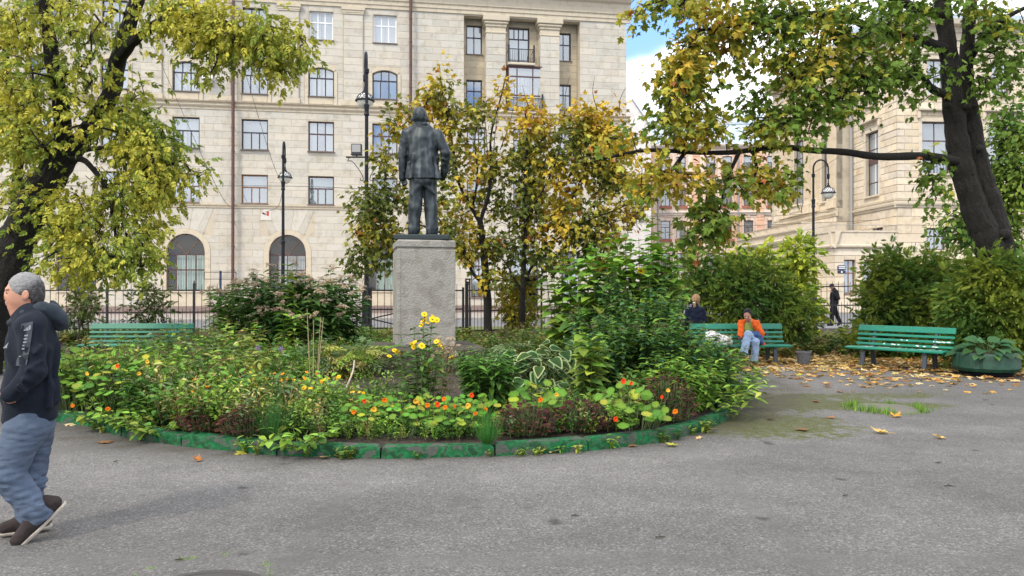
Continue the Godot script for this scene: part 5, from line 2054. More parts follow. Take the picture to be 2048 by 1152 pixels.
# a hand: palm and five fingers; dir = along the fingers, side = towards the thumb, curl bends the fingers towards palm
func hand(b: Blob, wrist: Vector3, dir: Vector3, side: Vector3, curl: float, s := 1.0) -> void:
	dir = dir.normalized()
	side = (side - dir * side.dot(dir)).normalized()
	var palm := dir.cross(side)
	b.cap(wrist, wrist + dir * 0.045 * s, 0.026 * s, 0.03 * s, 0.015)
	for i in 4:
		var r := wrist + dir * 0.055 * s + side * (0.03 - i * 0.02) * s
		b.cap(wrist + dir * 0.02 * s + side * (0.02 - i * 0.013) * s, r, 0.017 * s, 0.014 * s, 0.01)
		var ln: float = [0.9, 1.0, 0.93, 0.74][i] * s
		var d := dir
		for j in 3:
			d = (d + palm * curl * 0.5).normalized()
			var e: Vector3 = r + d * [0.035, 0.026, 0.02][j] * ln
			b.cap(r, e, (0.0095 - j * 0.001) * s, (0.0088 - j * 0.001) * s, 0.003)
			r = e
	var t := wrist + dir * 0.015 * s + side * 0.025 * s
	var u := t + (dir * 0.5 + side * 0.75 + palm * 0.3).normalized() * 0.04 * s
	b.cap(t, u, 0.015 * s, 0.012 * s, 0.008)
	b.cap(u, u + (dir * 0.9 + palm * 0.5).normalized() * 0.035 * s, 0.0115 * s, 0.009 * s, 0.004)


# a head looking along fw; c = middle of the skull
func head(b: Blob, c: Vector3, fw: Vector3, up: Vector3, s := 1.0) -> void:
	var rt := fw.cross(up).normalized()
	var B := Basis(rt, up, -fw)
	b.ell(c, Vector3(0.074, 0.103, 0.094) * s, B, 0.02)
	b.ell(c + (fw * 0.028 - up * 0.045) * s, Vector3(0.06, 0.075, 0.066) * s, B, 0.025)
	b.ell(c + (fw * 0.05 - up * 0.098) * s, Vector3(0.032, 0.022, 0.032) * s, B, 0.025)
	b.cap(c + (fw * 0.088 - up * 0.0) * s, c + (fw * 0.112 - up * 0.04) * s, 0.009 * s, 0.014 * s, 0.012)
	b.ell(c + (fw * 0.085 + up * 0.018) * s, Vector3(0.05, 0.01, 0.012) * s, B, 0.012)
	b.ell(c + (fw * 0.088 - up * 0.066) * s, Vector3(0.022, 0.007, 0.01) * s, B, 0.006)
	b.ell(c + (fw * 0.085 - up * 0.078) * s, Vector3(0.02, 0.007, 0.01) * s, B, 0.006)
	for e in [-1.0, 1.0]:
		b.dig(c + (fw * 0.098 + rt * e * 0.032 - up * 0.006) * s, Vector3(0.017, 0.011, 0.012) * s, B, 0.012)
		b.ell(c + (fw * 0.078 + rt * e * 0.031 - up * 0.006) * s, Vector3(0.012, 0.011, 0.012) * s, B, 0.003)
		b.ell(c + (rt * e * 0.078 - fw * 0.008 - up * 0.018) * s, Vector3(0.011, 0.032, 0.02) * s, B * Basis(Vector3.UP, e * 0.35), 0.006)
		b.dig(c + (rt * e * 0.091 - fw * 0.004 - up * 0.014) * s, Vector3(0.006, 0.017, 0.009) * s, B, 0.006)


func cloth(called: String, c: Color, rough := 0.9, weave := 0.0) -> StandardMaterial3D:
	var m := paint(called, c, rough, 0.0, 0.3)
	m.rim_enabled = true
	m.rim = 0.25
	m.rim_tint = 0.6
	dress(m, noise_tex(512, 0.03, 5, [[0.2, Color(0.78, 0.78, 0.78)], [0.5, Color(1, 1, 1)], [0.8, Color(1.15, 1.15, 1.15)]], FastNoiseLite.TYPE_SIMPLEX_SMOOTH, 121) if weave == 0.0 else noise_tex(512, 0.02, 5, [[0.2, Color(0.8, 0.81, 0.83)], [0.5, Color(0.95, 0.95, 0.95)], [0.8, Color(1, 1, 1)]], FastNoiseLite.TYPE_SIMPLEX_SMOOTH, 122), 0.6, noise_tex(512, 0.12, 3, [], FastNoiseLite.TYPE_SIMPLEX_SMOOTH, 123), 0.12, true)
	return m


func people() -> void:
	var skin := paint("skin", Color(0.5, 0.27, 0.19), 0.55)
	skin.subsurf_scatter_enabled = true
	skin.subsurf_scatter_strength = 0.12
	walking_man(skin)
	seated_woman(skin)
	standing_woman(skin)
	man_in_cap(skin)


func walking_man(skin: Material) -> void:
	var D := 4.8
	var o := ground(62, 582 + 2368 / D)
	var man := thing("person", "grey-haired man in a dark hooded jacket and blue jeans walking out of the left edge", "person", o, 0.576)      # he walks square to the line of sight
	var P := func(px: float, py: float, z := 0.0) -> Vector3: return Vector3((px - 62.0) / FOCAL * D / 1.19, EYE - (py - HORIZON) / FOCAL * D, z)
	var fw := Vector3(-1, 0, 0)
	# the body under the clothes, one figure
	var list := [
		[P.call(66, 668), P.call(64, 760), 0.12, 0.11], [P.call(64, 760), P.call(62, 840), 0.11, 0.1],
		[P.call(58, 650, 0.15), P.call(58, 650, -0.15), 0.06, 0.06],
		[P.call(56, 628), P.call(62, 656), 0.058, 0.07],
		[P.call(60, 655, 0.19), P.call(66, 738, 0.25), 0.05, 0.042], [P.call(66, 738, 0.25), P.call(22, 782, 0.2), 0.04, 0.03],
		[P.call(60, 655, -0.19), P.call(66, 738, -0.25), 0.05, 0.042], [P.call(66, 738, -0.25), P.call(22, 782, -0.2), 0.04, 0.03],
		[P.call(56, 862, 0.08), P.call(22, 944, 0.1), 0.075, 0.06], [P.call(22, 944, 0.1), P.call(84, 1020, 0.1), 0.058, 0.042],
		[P.call(72, 862, -0.08), P.call(68, 935, -0.1), 0.075, 0.06], [P.call(68, 935, -0.1), P.call(58, 1038, -0.1), 0.058, 0.042],
	]
	var b := Blob.new(Vector3(-0.36, -0.02, -0.42), Vector3(0.36, 1.56, 0.42), 0.016)
	bones(b, list)
	var mb := MB.new()
	b.mesh(mb)
	b = Blob.new(P.call(8, 660, -0.14) , P.call(92, 535, 0.14), 0.005)
	var hc: Vector3 = P.call(48, 584)
	head(b, hc, fw, Vector3.UP, 1.03)
	b.cap(P.call(52, 606), P.call(60, 656), 0.062, 0.07, 0.03)
	b.cap(P.call(33, 626), P.call(46, 640), 0.035, 0.045, 0.03)      # under the chin
	var flush := func(p: Vector3) -> Color:
		var n := noise.get_noise_3d(p.x * 14, p.y * 14, p.z * 14)
		return Color(1.0 + n * 0.12, 0.92 + n * 0.1, 0.88 + n * 0.1)
	b.mesh(mb, flush)
	var hb := Blob.new(P.call(-20, 850, 0.0), P.call(70, 750, 0.3), 0.008)
	hand(hb, P.call(24, 781, 0.19), Vector3(-0.1, -0.6, -0.8), Vector3(-0.9, 0.3, 0.0), 0.4)
	hb.mesh(mb)
	hb = Blob.new(P.call(-20, 850, -0.3), P.call(70, 750, 0.0), 0.008)
	hand(hb, P.call(24, 781, -0.19), Vector3(-0.1, -0.6, 0.8), Vector3(-0.9, 0.3, 0.0), 0.4)
	hb.mesh(mb)
	obj(man, "body", mb, skin)
	# eyes
	mb = MB.new()
	for s in [-1.0, 1.0]:
		mb.ball(hc + Vector3(-0.088, -0.006, s * 0.033), Vector3(0.008, 0.006, 0.009), 6, 8)
	obj(man, "eyes", mb, paint("eye", Color(0.05, 0.04, 0.035), 0.2))
	# hair: grey, darker at the nape
	b = Blob.new(P.call(6, 640, -0.13), P.call(100, 535, 0.13), 0.006)
	b.ell(hc + Vector3(0.012, 0.014, 0), Vector3(0.104, 0.116, 0.084), Basis(), 0.02)
	b.ell(hc + Vector3(0.045, -0.03, 0), Vector3(0.068, 0.085, 0.08), Basis(), 0.02)
	b.cut(Vector3(-0.95, -0.32, 0).normalized(), hc + Vector3(-0.075, 0.03, 0))
	b.cut(Vector3(-0.42, -0.9, 0).normalized(), hc + Vector3(-0.02, -0.02, 0), Vector3(-9, -9, -9), Vector3(hc.x + 0.03, 9, 9))
	b.cut(Vector3(0.1, -1, 0).normalized(), hc + Vector3(0.0, -0.105, 0))
	b.rough(noise, Vector3(40, 90, 40), 0.0028)
	mb = MB.new()
	b.mesh(mb, func(p: Vector3) -> Color:
		var q := p - hc
		var n := noise.get_noise_3d(p.x * 60, p.y * 160, p.z * 60) * 0.5 + noise.get_noise_3d(p.x * 30, p.y * 20, p.z * 30) * 0.4
		var k := clampf(smoothstep(-0.07, 0.04, q.x * 0.75 - q.y * 0.95) + n * 0.55, 0.0, 1.0)
		return Color(0.22, 0.22, 0.225).lerp(Color(0.028, 0.027, 0.027), k))
	obj(man, "hair", mb, paint("hair", Color(1, 1, 1), 0.75))
	# jeans
	var denim := cloth("denim", Color(0.1, 0.135, 0.2), 0.9, 1.0)
	b = Blob.new(Vector3(-0.42, 0.0, -0.3), Vector3(0.34, 0.98, 0.3), 0.0125)
	b.cap(P.call(62, 830), P.call(60, 852), 0.138, 0.13, 0.04, Vector3(1, 0, 0), 1.0)
	b.cap(P.call(48, 858, 0.085), P.call(17, 938, 0.1), 0.112, 0.094, 0.05)
	b.cap(P.call(17, 938, 0.1), P.call(80, 1024, 0.1), 0.094, 0.08, 0.02)
	b.cap(P.call(74, 858, -0.085), P.call(66, 935, -0.1), 0.108, 0.088, 0.03)
	b.cap(P.call(66, 935, -0.1), P.call(57, 1040, -0.1), 0.088, 0.074, 0.02)
	for f in [[[10, 915], [34, 938]], [[6, 935], [36, 958]], [[14, 958], [46, 972]], [[26, 975], [66, 984]], [[40, 996], [84, 1000]], [[50, 1012], [90, 1012]]]:
		b.cap(P.call(f[0][0], f[0][1], 0.165), P.call(f[1][0], f[1][1], 0.175), 0.02, 0.014, 0.03)
	for f in [[[90, 950], [66, 958]], [[92, 965], [64, 975]], [[90, 980], [62, 992]]]:
		b.cap(P.call(f[0][0], f[0][1], -0.03), P.call(f[1][0], f[1][1], -0.01), 0.014, 0.012, 0.03)
	b.cap(P.call(56, 848, 0.07), P.call(64, 848, -0.07), 0.115, 0.115, 0.04)
	b.rough(noise, Vector3(6, 11, 6), 0.007)
	b.rough(noise, Vector3(9, 30, 9), 0.006)
	b.cut((P.call(84, 1022) - P.call(22, 942)).normalized(), P.call(92, 1032, 0.1), Vector3(-9, -9, 0.0), Vector3(9, 0.3, 9))
	b.cut(Vector3(0.1, -1, 0).normalized(), P.call(58, 1054, -0.1), Vector3(-9, -9, -9), Vector3(9, 0.3, 0.0))
	mb = MB.new()
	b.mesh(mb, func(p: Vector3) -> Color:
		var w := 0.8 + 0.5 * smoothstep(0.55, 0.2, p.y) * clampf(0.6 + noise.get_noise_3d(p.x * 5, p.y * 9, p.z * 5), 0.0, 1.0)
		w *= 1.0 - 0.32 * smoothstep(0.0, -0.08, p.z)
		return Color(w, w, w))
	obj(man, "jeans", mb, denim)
	# shoes
	var shoe := cloth("shoe_cloth", Color(0.035, 0.027, 0.027), 0.8)
	var sole := paint("sole", Color(0.42, 0.38, 0.33), 0.8)
	for k in [[P.call(42, 1072, 0.1), P.call(118, 1010, 0.1), 0.0], [P.call(12, 1062, -0.1), P.call(92, 1060, -0.1), 1.0]]:
		var toe: Vector3 = k[0]
		var heel: Vector3 = k[1]
		var ax := (heel - toe).normalized()
		var up := Vector3(0, 0, 1).cross(ax).normalized()
		if up.y < 0:
			up = -up
		b = Blob.new(toe.min(heel) - Vector3(0.1, 0.1, 0.1), toe.max(heel) + Vector3(0.1, 0.16, 0.1), 0.008)
		b.cap(toe + up * 0.02, toe.lerp(heel, 0.45) + up * 0.035, 0.042, 0.05, 0.03, Vector3(0, 0, 1), 1.05)
		b.cap(toe.lerp(heel, 0.45) + up * 0.035, heel + up * 0.03, 0.05, 0.042, 0.03)
		b.cap(toe.lerp(heel, 0.6) + up * 0.06, heel - ax * 0.03 + up * 0.075, 0.05, 0.045, 0.03)
		b.cut(-up, toe - up * 0.012)
		b.rough(noise, Vector3(30, 30, 30), 0.002)
		mb = MB.new()
		b.mesh(mb)
		var so := obj(man, "shoe", mb, shoe)
		b = Blob.new(toe.min(heel) - Vector3(0.12, 0.1, 0.1), toe.max(heel) + Vector3(0.1, 0.12, 0.1), 0.007)
		b.cap(toe + up * 0.01, toe.lerp(heel, 0.4) + up * 0.0, 0.048, 0.054, 0.02)
		b.cap(toe.lerp(heel, 0.4), heel + up * 0.0, 0.054, 0.046, 0.02)
		b.cut(-up, toe - up * 0.03)
		b.cut(up, toe - up * 0.008)
		mb = MB.new()
		b.mesh(mb)
		obj(so, "sole", mb, sole)
	# the jacket
	var fleece := cloth("fleece", Color(0.0105, 0.0145, 0.024), 0.95)
	b = Blob.new(Vector3(-0.38, 0.68, -0.42), Vector3(0.4, 1.62, 0.42), 0.0125)
	b.ell(P.call(66, 700), Vector3(0.152, 0.25, 0.21), Basis(Vector3.BACK, 0.05), 0.05)
	b.ell(P.call(62, 780), Vector3(0.16, 0.2, 0.195), Basis(), 0.05)
	b.cap(P.call(61, 800), P.call(61, 834), 0.156, 0.154, 0.03)
	b.cap(P.call(64, 648, 0.16), P.call(64, 648, -0.16), 0.085, 0.085, 0.06)
	b.cap(P.call(62, 636, 0.04), P.call(62, 636, -0.04), 0.1, 0.1, 0.06)
	for s in [1.0, -1.0]:
		b.cap(P.call(62, 655, s * 0.2), P.call(67, 738, s * 0.255), 0.078, 0.068, 0.035)
		b.cap(P.call(67, 738, s * 0.255), P.call(24, 778, s * 0.2), 0.068, 0.052, 0.025)
		for f in [[[82, 690], [70, 700]], [[86, 715], [62, 726]], [[82, 735], [56, 730]], [[70, 755], [48, 748]], [[52, 772], [38, 760]]]:
			b.cap(P.call(f[0][0], f[0][1], s * 0.3), P.call(f[1][0], f[1][1], s * 0.325), 0.012, 0.01, 0.03)
	b.cap(P.call(110, 690, 0.1), P.call(112, 800, 0.14), 0.016, 0.02, 0.05)
	b.cap(P.call(95, 700, 0.17), P.call(100, 810, 0.18), 0.014, 0.018, 0.05)
	b.rough(noise, Vector3(8, 6, 8), 0.009)
	b.cut(Vector3(0.08, -1, 0).normalized(), P.call(62, 838))
	mb = MB.new()
	b.mesh(mb)
	var jacket := obj(man, "jacket", mb, fleece)
	var coat := b
	# ribbed band at the hem
	b = Blob.new(Vector3(-0.3, 0.68, -0.3), Vector3(0.32, 0.86, 0.3), 0.012)
	b.cap(P.call(61, 815), P.call(61, 855), 0.158, 0.148, 0.03)
	b.cut(Vector3(0.08, -1, 0).normalized(), P.call(62, 843))
	b.cut(Vector3(0.0, 1, 0), P.call(62, 822))
	mb = MB.new()
	b.mesh(mb)
	obj(jacket, "hem", mb, fleece)
	# hood lying on the shoulders and the stand collar
	var lining := cloth("hood_cloth", Color(0.032, 0.042, 0.055), 0.95)
	b = Blob.new(P.call(10, 690, -0.24), P.call(146, 590, 0.24), 0.009)
	b.cap(P.call(96, 622, 0.0), P.call(120, 650, 0.0), 0.075, 0.05, 0.05)
	b.cap(P.call(84, 618, 0.1), P.call(120, 638, 0.06), 0.045, 0.05, 0.05)
	b.cap(P.call(84, 618, -0.1), P.call(120, 638, -0.06), 0.045, 0.05, 0.05)
	for s in [-1.0, 1.0]:
		b.cap(P.call(84, 618, s * 0.1), P.call(52, 628, s * 0.105), 0.042, 0.034, 0.03)
		b.cap(P.call(52, 628, s * 0.105), P.call(26, 644, s * 0.05), 0.034, 0.028, 0.03)
	b.dig(P.call(66, 604), Vector3(0.1, 0.09, 0.085), Basis(), 0.03)
	b.rough(noise, Vector3(12, 14, 12), 0.008)
	mb = MB.new()
	b.mesh(mb)
	obj(jacket, "hood", mb, lining)
	# the grey stripe down the sleeve with small triangles, lying on the cloth
	var edges := []
	for e in [[55, 642], [54.5, 649], [54, 656], [52.5, 668], [51, 680], [49, 692], [47, 704], [45, 714], [43, 724]]:
		var c: Vector3 = P.call(e[0], e[1])
		var row := []
		for k in [-0.03, 0.0, 0.03]:
			row.append(Vector3(c.x + k, c.y + k * 0.25, coat.front(c.x + k, c.y + k * 0.25) + 0.006))
		edges.append(row)
	mb = MB.new()
	for i in edges.size() - 1:
		for k in 2:
			mb.quad(edges[i][k], edges[i][k + 1], edges[i + 1][k + 1], edges[i + 1][k], Vector3(0, 0.2, 1))
	var band := obj(jacket, "sleeve_stripe", mb, cloth("stripe", Color(0.06, 0.07, 0.085), 0.9))
	mb = MB.new()
	for k in [[55, 657, 0.034], [45.5, 707, 0.03]]:
		var c: Vector3 = P.call(k[0], k[1])
		c.z = coat.front(c.x, c.y) + 0.009
		for j in 3:
			var x: float = (j - 1) * 0.013
			mb.quad(c + Vector3(x - 0.0055, 0.0, 0), c + Vector3(x + 0.0055, 0.0, 0), c + Vector3(x + 0.0055, k[2] * (0.3 + 0.35 * j), 0), c + Vector3(x - 0.0055, k[2] * (0.1 + 0.35 * j), 0), Vector3.BACK)
	for k in 5:
		var c: Vector3 = P.call(53.5 - k * 1.2, 668 + k * 6.2)
		c.z = coat.front(c.x, c.y) + 0.009
		mb.quad(c + Vector3(-0.01, 0, 0), c + Vector3(0.01, 0.002, 0), c + Vector3(0.01, 0.011, 0), c + Vector3(-0.01, 0.009, 0), Vector3.BACK)
	stuff(obj(band, "stripe_print", mb, paint("print_grey", Color(0.3, 0.32, 0.34), 0.8)))
	mb = MB.new()
	var c: Vector3 = P.call(17, 688)
	c.z = coat.front(c.x, c.y) + 0.012
	mb.tri(c + Vector3(-0.025, -0.015, -0.012), c + Vector3(0.025, -0.015, 0.006), c + Vector3(0.012, 0.03, 0.003), Vector3(-0.3, 0, 1))
	obj(jacket, "chest_print", mb, M.print_grey)


func simple_eyes(p: Node3D, hc: Vector3, fw: Vector3) -> void:
	var rt := fw.cross(Vector3.UP).normalized()
	var mb := MB.new()
	for s in [-1.0, 1.0]:
		mb.ball(hc + fw * 0.087 + rt * s * 0.031 - Vector3(0, 0.006, 0), Vector3(0.009, 0.006, 0.009), 5, 6)
	obj(p, "eyes", mb, M.eye)


func seated_woman(skin: Material) -> void:
	var D := 16.3
	var o := ground(1498, 582 + 2368 / D)
	var w := thing("person", "dark-haired woman in an orange cardigan and pale jeans sitting on the bench", "person", o)
	var P := func(px: float, py: float, z := 0.0) -> Vector3: return at(px, py, D) - o + Vector3(0, 0, z)
	var hip := Vector3(0.06, 0.5, -0.12)
	var chest := Vector3(0.03, 0.82, -0.1)
	var hc := Vector3(-0.045, 1.08, 0.03)
	var fw := Vector3(-0.42, -0.35, 0.84).normalized()
	var up := (Vector3.UP - fw * fw.y).normalized()
	var shl := Vector3(-0.15, 0.88, -0.08)      # viewer's left
	var shr := Vector3(0.2, 0.88, -0.1)
	var ell := Vector3(-0.2, 0.66, 0.06)
	var elr := Vector3(0.24, 0.66, 0.1)
	var hal := Vector3(-0.24, 0.56, 0.2)
	var har := Vector3(0.0, 0.95, 0.1)
	var kn1 := Vector3(-0.12, 0.66, 0.3)        # crossed leg on top
	var an1 := Vector3(-0.25, 0.27, 0.42)
	var kn2 := Vector3(0.03, 0.5, 0.34)
	var an2 := Vector3(0.02, 0.09, 0.28)
	var b := Blob.new(Vector3(-0.42, 0.0, -0.35), Vector3(0.42, 1.3, 0.6), 0.016)
	bones(b, [[hip, chest, 0.12, 0.115], [shl, shr, 0.05, 0.05], [chest, Vector3(0.0, 0.98, -0.03), 0.07, 0.05], [shl, ell, 0.045, 0.038], [ell, hal, 0.036, 0.027], [shr, elr, 0.045, 0.038], [elr, har, 0.036, 0.027], [hip + Vector3(0.06, 0, 0.02), kn1, 0.085, 0.058], [kn1, an1, 0.055, 0.038], [hip + Vector3(0.0, -0.02, 0), kn2, 0.085, 0.058], [kn2, an2, 0.055, 0.038]])
	var mb := MB.new()
	b.mesh(mb)
	b = Blob.new(hc - Vector3(0.16, 0.2, 0.16), hc + Vector3(0.16, 0.16, 0.16), 0.008)
	head(b, hc, fw, up)
	b.cap(hc - Vector3(-0.02, 0.06, 0.03), Vector3(0.0, 0.93, -0.06), 0.05, 0.055, 0.03)
	b.mesh(mb)
	b = Blob.new(har - Vector3(0.14, 0.14, 0.14), har + Vector3(0.14, 0.14, 0.14), 0.008)
	hand(b, har, Vector3(-0.25, 0.95, -0.2), Vector3(-0.3, 0.2, 0.9), 0.35)
	b.mesh(mb)
	b = Blob.new(hal - Vector3(0.14, 0.14, 0.14), hal + Vector3(0.14, 0.14, 0.14), 0.008)
	hand(b, hal, Vector3(-0.5, -0.1, 0.85), Vector3(0.6, 0.5, 0.4), 0.6)
	b.mesh(mb)
	obj(w, "body", mb, skin)
	simple_eyes(w, hc, fw)
	b = Blob.new(hc - Vector3(0.18, 0.22, 0.18), hc + Vector3(0.18, 0.18, 0.18), 0.009)
	b.ell(hc + up * 0.022 - fw * 0.02, Vector3(0.096, 0.115, 0.108), Basis(fw.cross(up), up, -fw), 0.02)
	b.ell(hc - fw * 0.045 - up * 0.03, Vector3(0.1, 0.1, 0.08), Basis(fw.cross(up), up, -fw), 0.03)
	b.cut((fw - up * 0.55).normalized(), hc + fw * 0.045 + up * 0.045)
	b.rough(noise, Vector3(30, 30, 30), 0.012)
	mb = MB.new()
	b.mesh(mb)
	obj(w, "hair", mb, paint("black_hair", Color(0.007, 0.006, 0.007), 0.7))
	# green top, orange cardigan, jeans
	b = Blob.new(Vector3(-0.25, 0.45, -0.32), Vector3(0.3, 1.0, 0.2), 0.014)
	b.ell(Vector3(0.03, 0.73, -0.09), Vector3(0.165, 0.24, 0.13), Basis(), 0.03)
	mb = MB.new()
	b.mesh(mb)
	obj(w, "top", mb, cloth("lime_cotton", Color(0.3, 0.4, 0.11), 0.9))
	b = Blob.new(Vector3(-0.42, 0.36, -0.38), Vector3(0.46, 1.06, 0.32), 0.013)
	b.ell(Vector3(0.035, 0.7, -0.12), Vector3(0.2, 0.3, 0.145), Basis(), 0.04)
	b.cap(shl, shr, 0.075, 0.075, 0.05)
	b.cap(shl, ell, 0.072, 0.066, 0.03)
	b.cap(ell, hal, 0.064, 0.045, 0.02)
	b.cap(shr, elr, 0.074, 0.068, 0.03)
	b.cap(elr, har, 0.064, 0.045, 0.02)
	b.cap(Vector3(0.24, 0.5, -0.05), Vector3(0.3, 0.43, 0.03), 0.07, 0.05, 0.04)
	b.dig(Vector3(-0.03, 0.74, 0.08), Vector3(0.085, 0.26, 0.16), Basis(Vector3.BACK, 0.15), 0.015)
	b.cut((hal - ell).normalized(), hal - (hal - ell) * 0.1, hal - Vector3(0.08, 0.08, 0.08), hal + Vector3(0.1, 0.1, 0.1))
	b.cut((har - elr).normalized(), har - (har - elr) * 0.1, har - Vector3(0.08, 0.06, 0.1), har + Vector3(0.1, 0.1, 0.1))
	b.rough(noise, Vector3(9, 12, 9), 0.012)
	mb = MB.new()
	b.mesh(mb)
	obj(w, "cardigan", mb, cloth("orange_knit", Color(0.75, 0.13, 0.022), 0.9))
	b = Blob.new(Vector3(-0.42, 0.02, -0.34), Vector3(0.3, 0.85, 0.6), 0.013)
	b.cap(hip + Vector3(-0.06, -0.02, 0), hip + Vector3(0.07, -0.02, 0), 0.13, 0.13, 0.04)
	b.cap(hip + Vector3(0.06, 0, 0.02), kn1, 0.105, 0.085, 0.03)
	b.cap(kn1, an1, 0.08, 0.085, 0.03)
	b.cap(hip + Vector3(0.0, -0.02, 0), kn2, 0.105, 0.085, 0.03)
	b.cap(kn2, an2, 0.078, 0.085, 0.03)
	b.cut((an1 - kn1).normalized(), an1 + (an1 - kn1) * 0.02, an1 - Vector3(0.15, 0.15, 0.15), an1 + Vector3(0.15, 0.1, 0.15))
	b.cut(Vector3.DOWN, an2 - Vector3(0, 0.01, 0), Vector3(-0.1, -1, -1), Vector3(1, 0.2, 2))
	b.rough(noise, Vector3(10, 8, 10), 0.009)
	mb = MB.new()
	b.mesh(mb)
	obj(w, "jeans", mb, cloth("pale_denim", Color(0.33, 0.44, 0.62), 0.9, 1.0))
	for k in [[an1, Vector3(-0.45, -0.5, 0.6)], [an2, Vector3(-0.25, -0.25, 0.9)]]:
		b = Blob.new(k[0] - Vector3(0.24, 0.24, 0.1), k[0] + Vector3(0.14, 0.12, 0.3), 0.011)
		var d: Vector3 = k[1].normalized()
		b.cap(k[0] + Vector3(0, -0.03, 0), k[0] + d * 0.15 + Vector3(0, -0.02, 0), 0.045, 0.034, 0.02)
		mb = MB.new()
		b.mesh(mb)
		obj(w, "shoe", mb, cloth("brown_shoe", Color(0.06, 0.035, 0.03), 0.6))
	# phone in the lower hand
	mb = MB.new()
	mb.box(hal + Vector3(-0.05, 0.03, 0.09), Vector3(0.07, 0.01, 0.13), Basis(Vector3(0.3, 1, 0.2).normalized(), 0.5) * Basis(Vector3.RIGHT, 0.5), 0.004)
	tag(obj(self, "mobile_phone", mb, M.black_iron), "small dark phone held low by the woman in orange", "phone").position = o
	# folded blue denim on her lap
	b = Blob.new(Vector3(-0.2, 0.4, -0.2), Vector3(0.4, 0.85, 0.45), 0.014)
	b.cap(Vector3(-0.02, 0.66, 0.12), Vector3(0.16, 0.64, 0.1), 0.06, 0.075, 0.04)
	b.cap(Vector3(0.16, 0.64, 0.1), Vector3(0.24, 0.48, 0.12), 0.07, 0.05, 0.04)
	b.rough(noise, Vector3(12, 14, 12), 0.016)
	mb = MB.new()
	b.mesh(mb)
	tag(obj(self, "denim_jacket", mb, cloth("mid_denim", Color(0.07, 0.13, 0.28), 0.9, 1.0)), "blue denim jacket bundled on the lap of the woman in orange", "jacket").position = o
	# white bundle with a twiggy print lying on the seat beside her
	b = Blob.new(Vector3(-1.05, 0.4, -0.25), Vector3(-0.25, 0.78, 0.3), 0.018)
	b.ell(Vector3(-0.66, 0.52, 0.0), Vector3(0.3, 0.13, 0.16), Basis(Vector3.BACK, -0.22), 0.03)
	b.ell(Vector3(-0.82, 0.6, -0.04), Vector3(0.14, 0.12, 0.13), Basis(), 0.05)
	b.rough(noise, Vector3(8, 12, 8), 0.03)
	mb = MB.new()
	b.mesh(mb, func(p: Vector3) -> Color:
		var n := absf(noise.get_noise_3d(p.x * 9, p.y * 14, p.z * 9))
		return Color(0.03, 0.03, 0.03) if n < 0.05 else Color(0.7, 0.7, 0.68))
	tag(obj(self, "cloth_bag", mb, paint("bag_cloth", Color(1, 1, 1), 0.9)), "white cloth bag with dark lines lying on the bench left of the woman", "bag").position = o


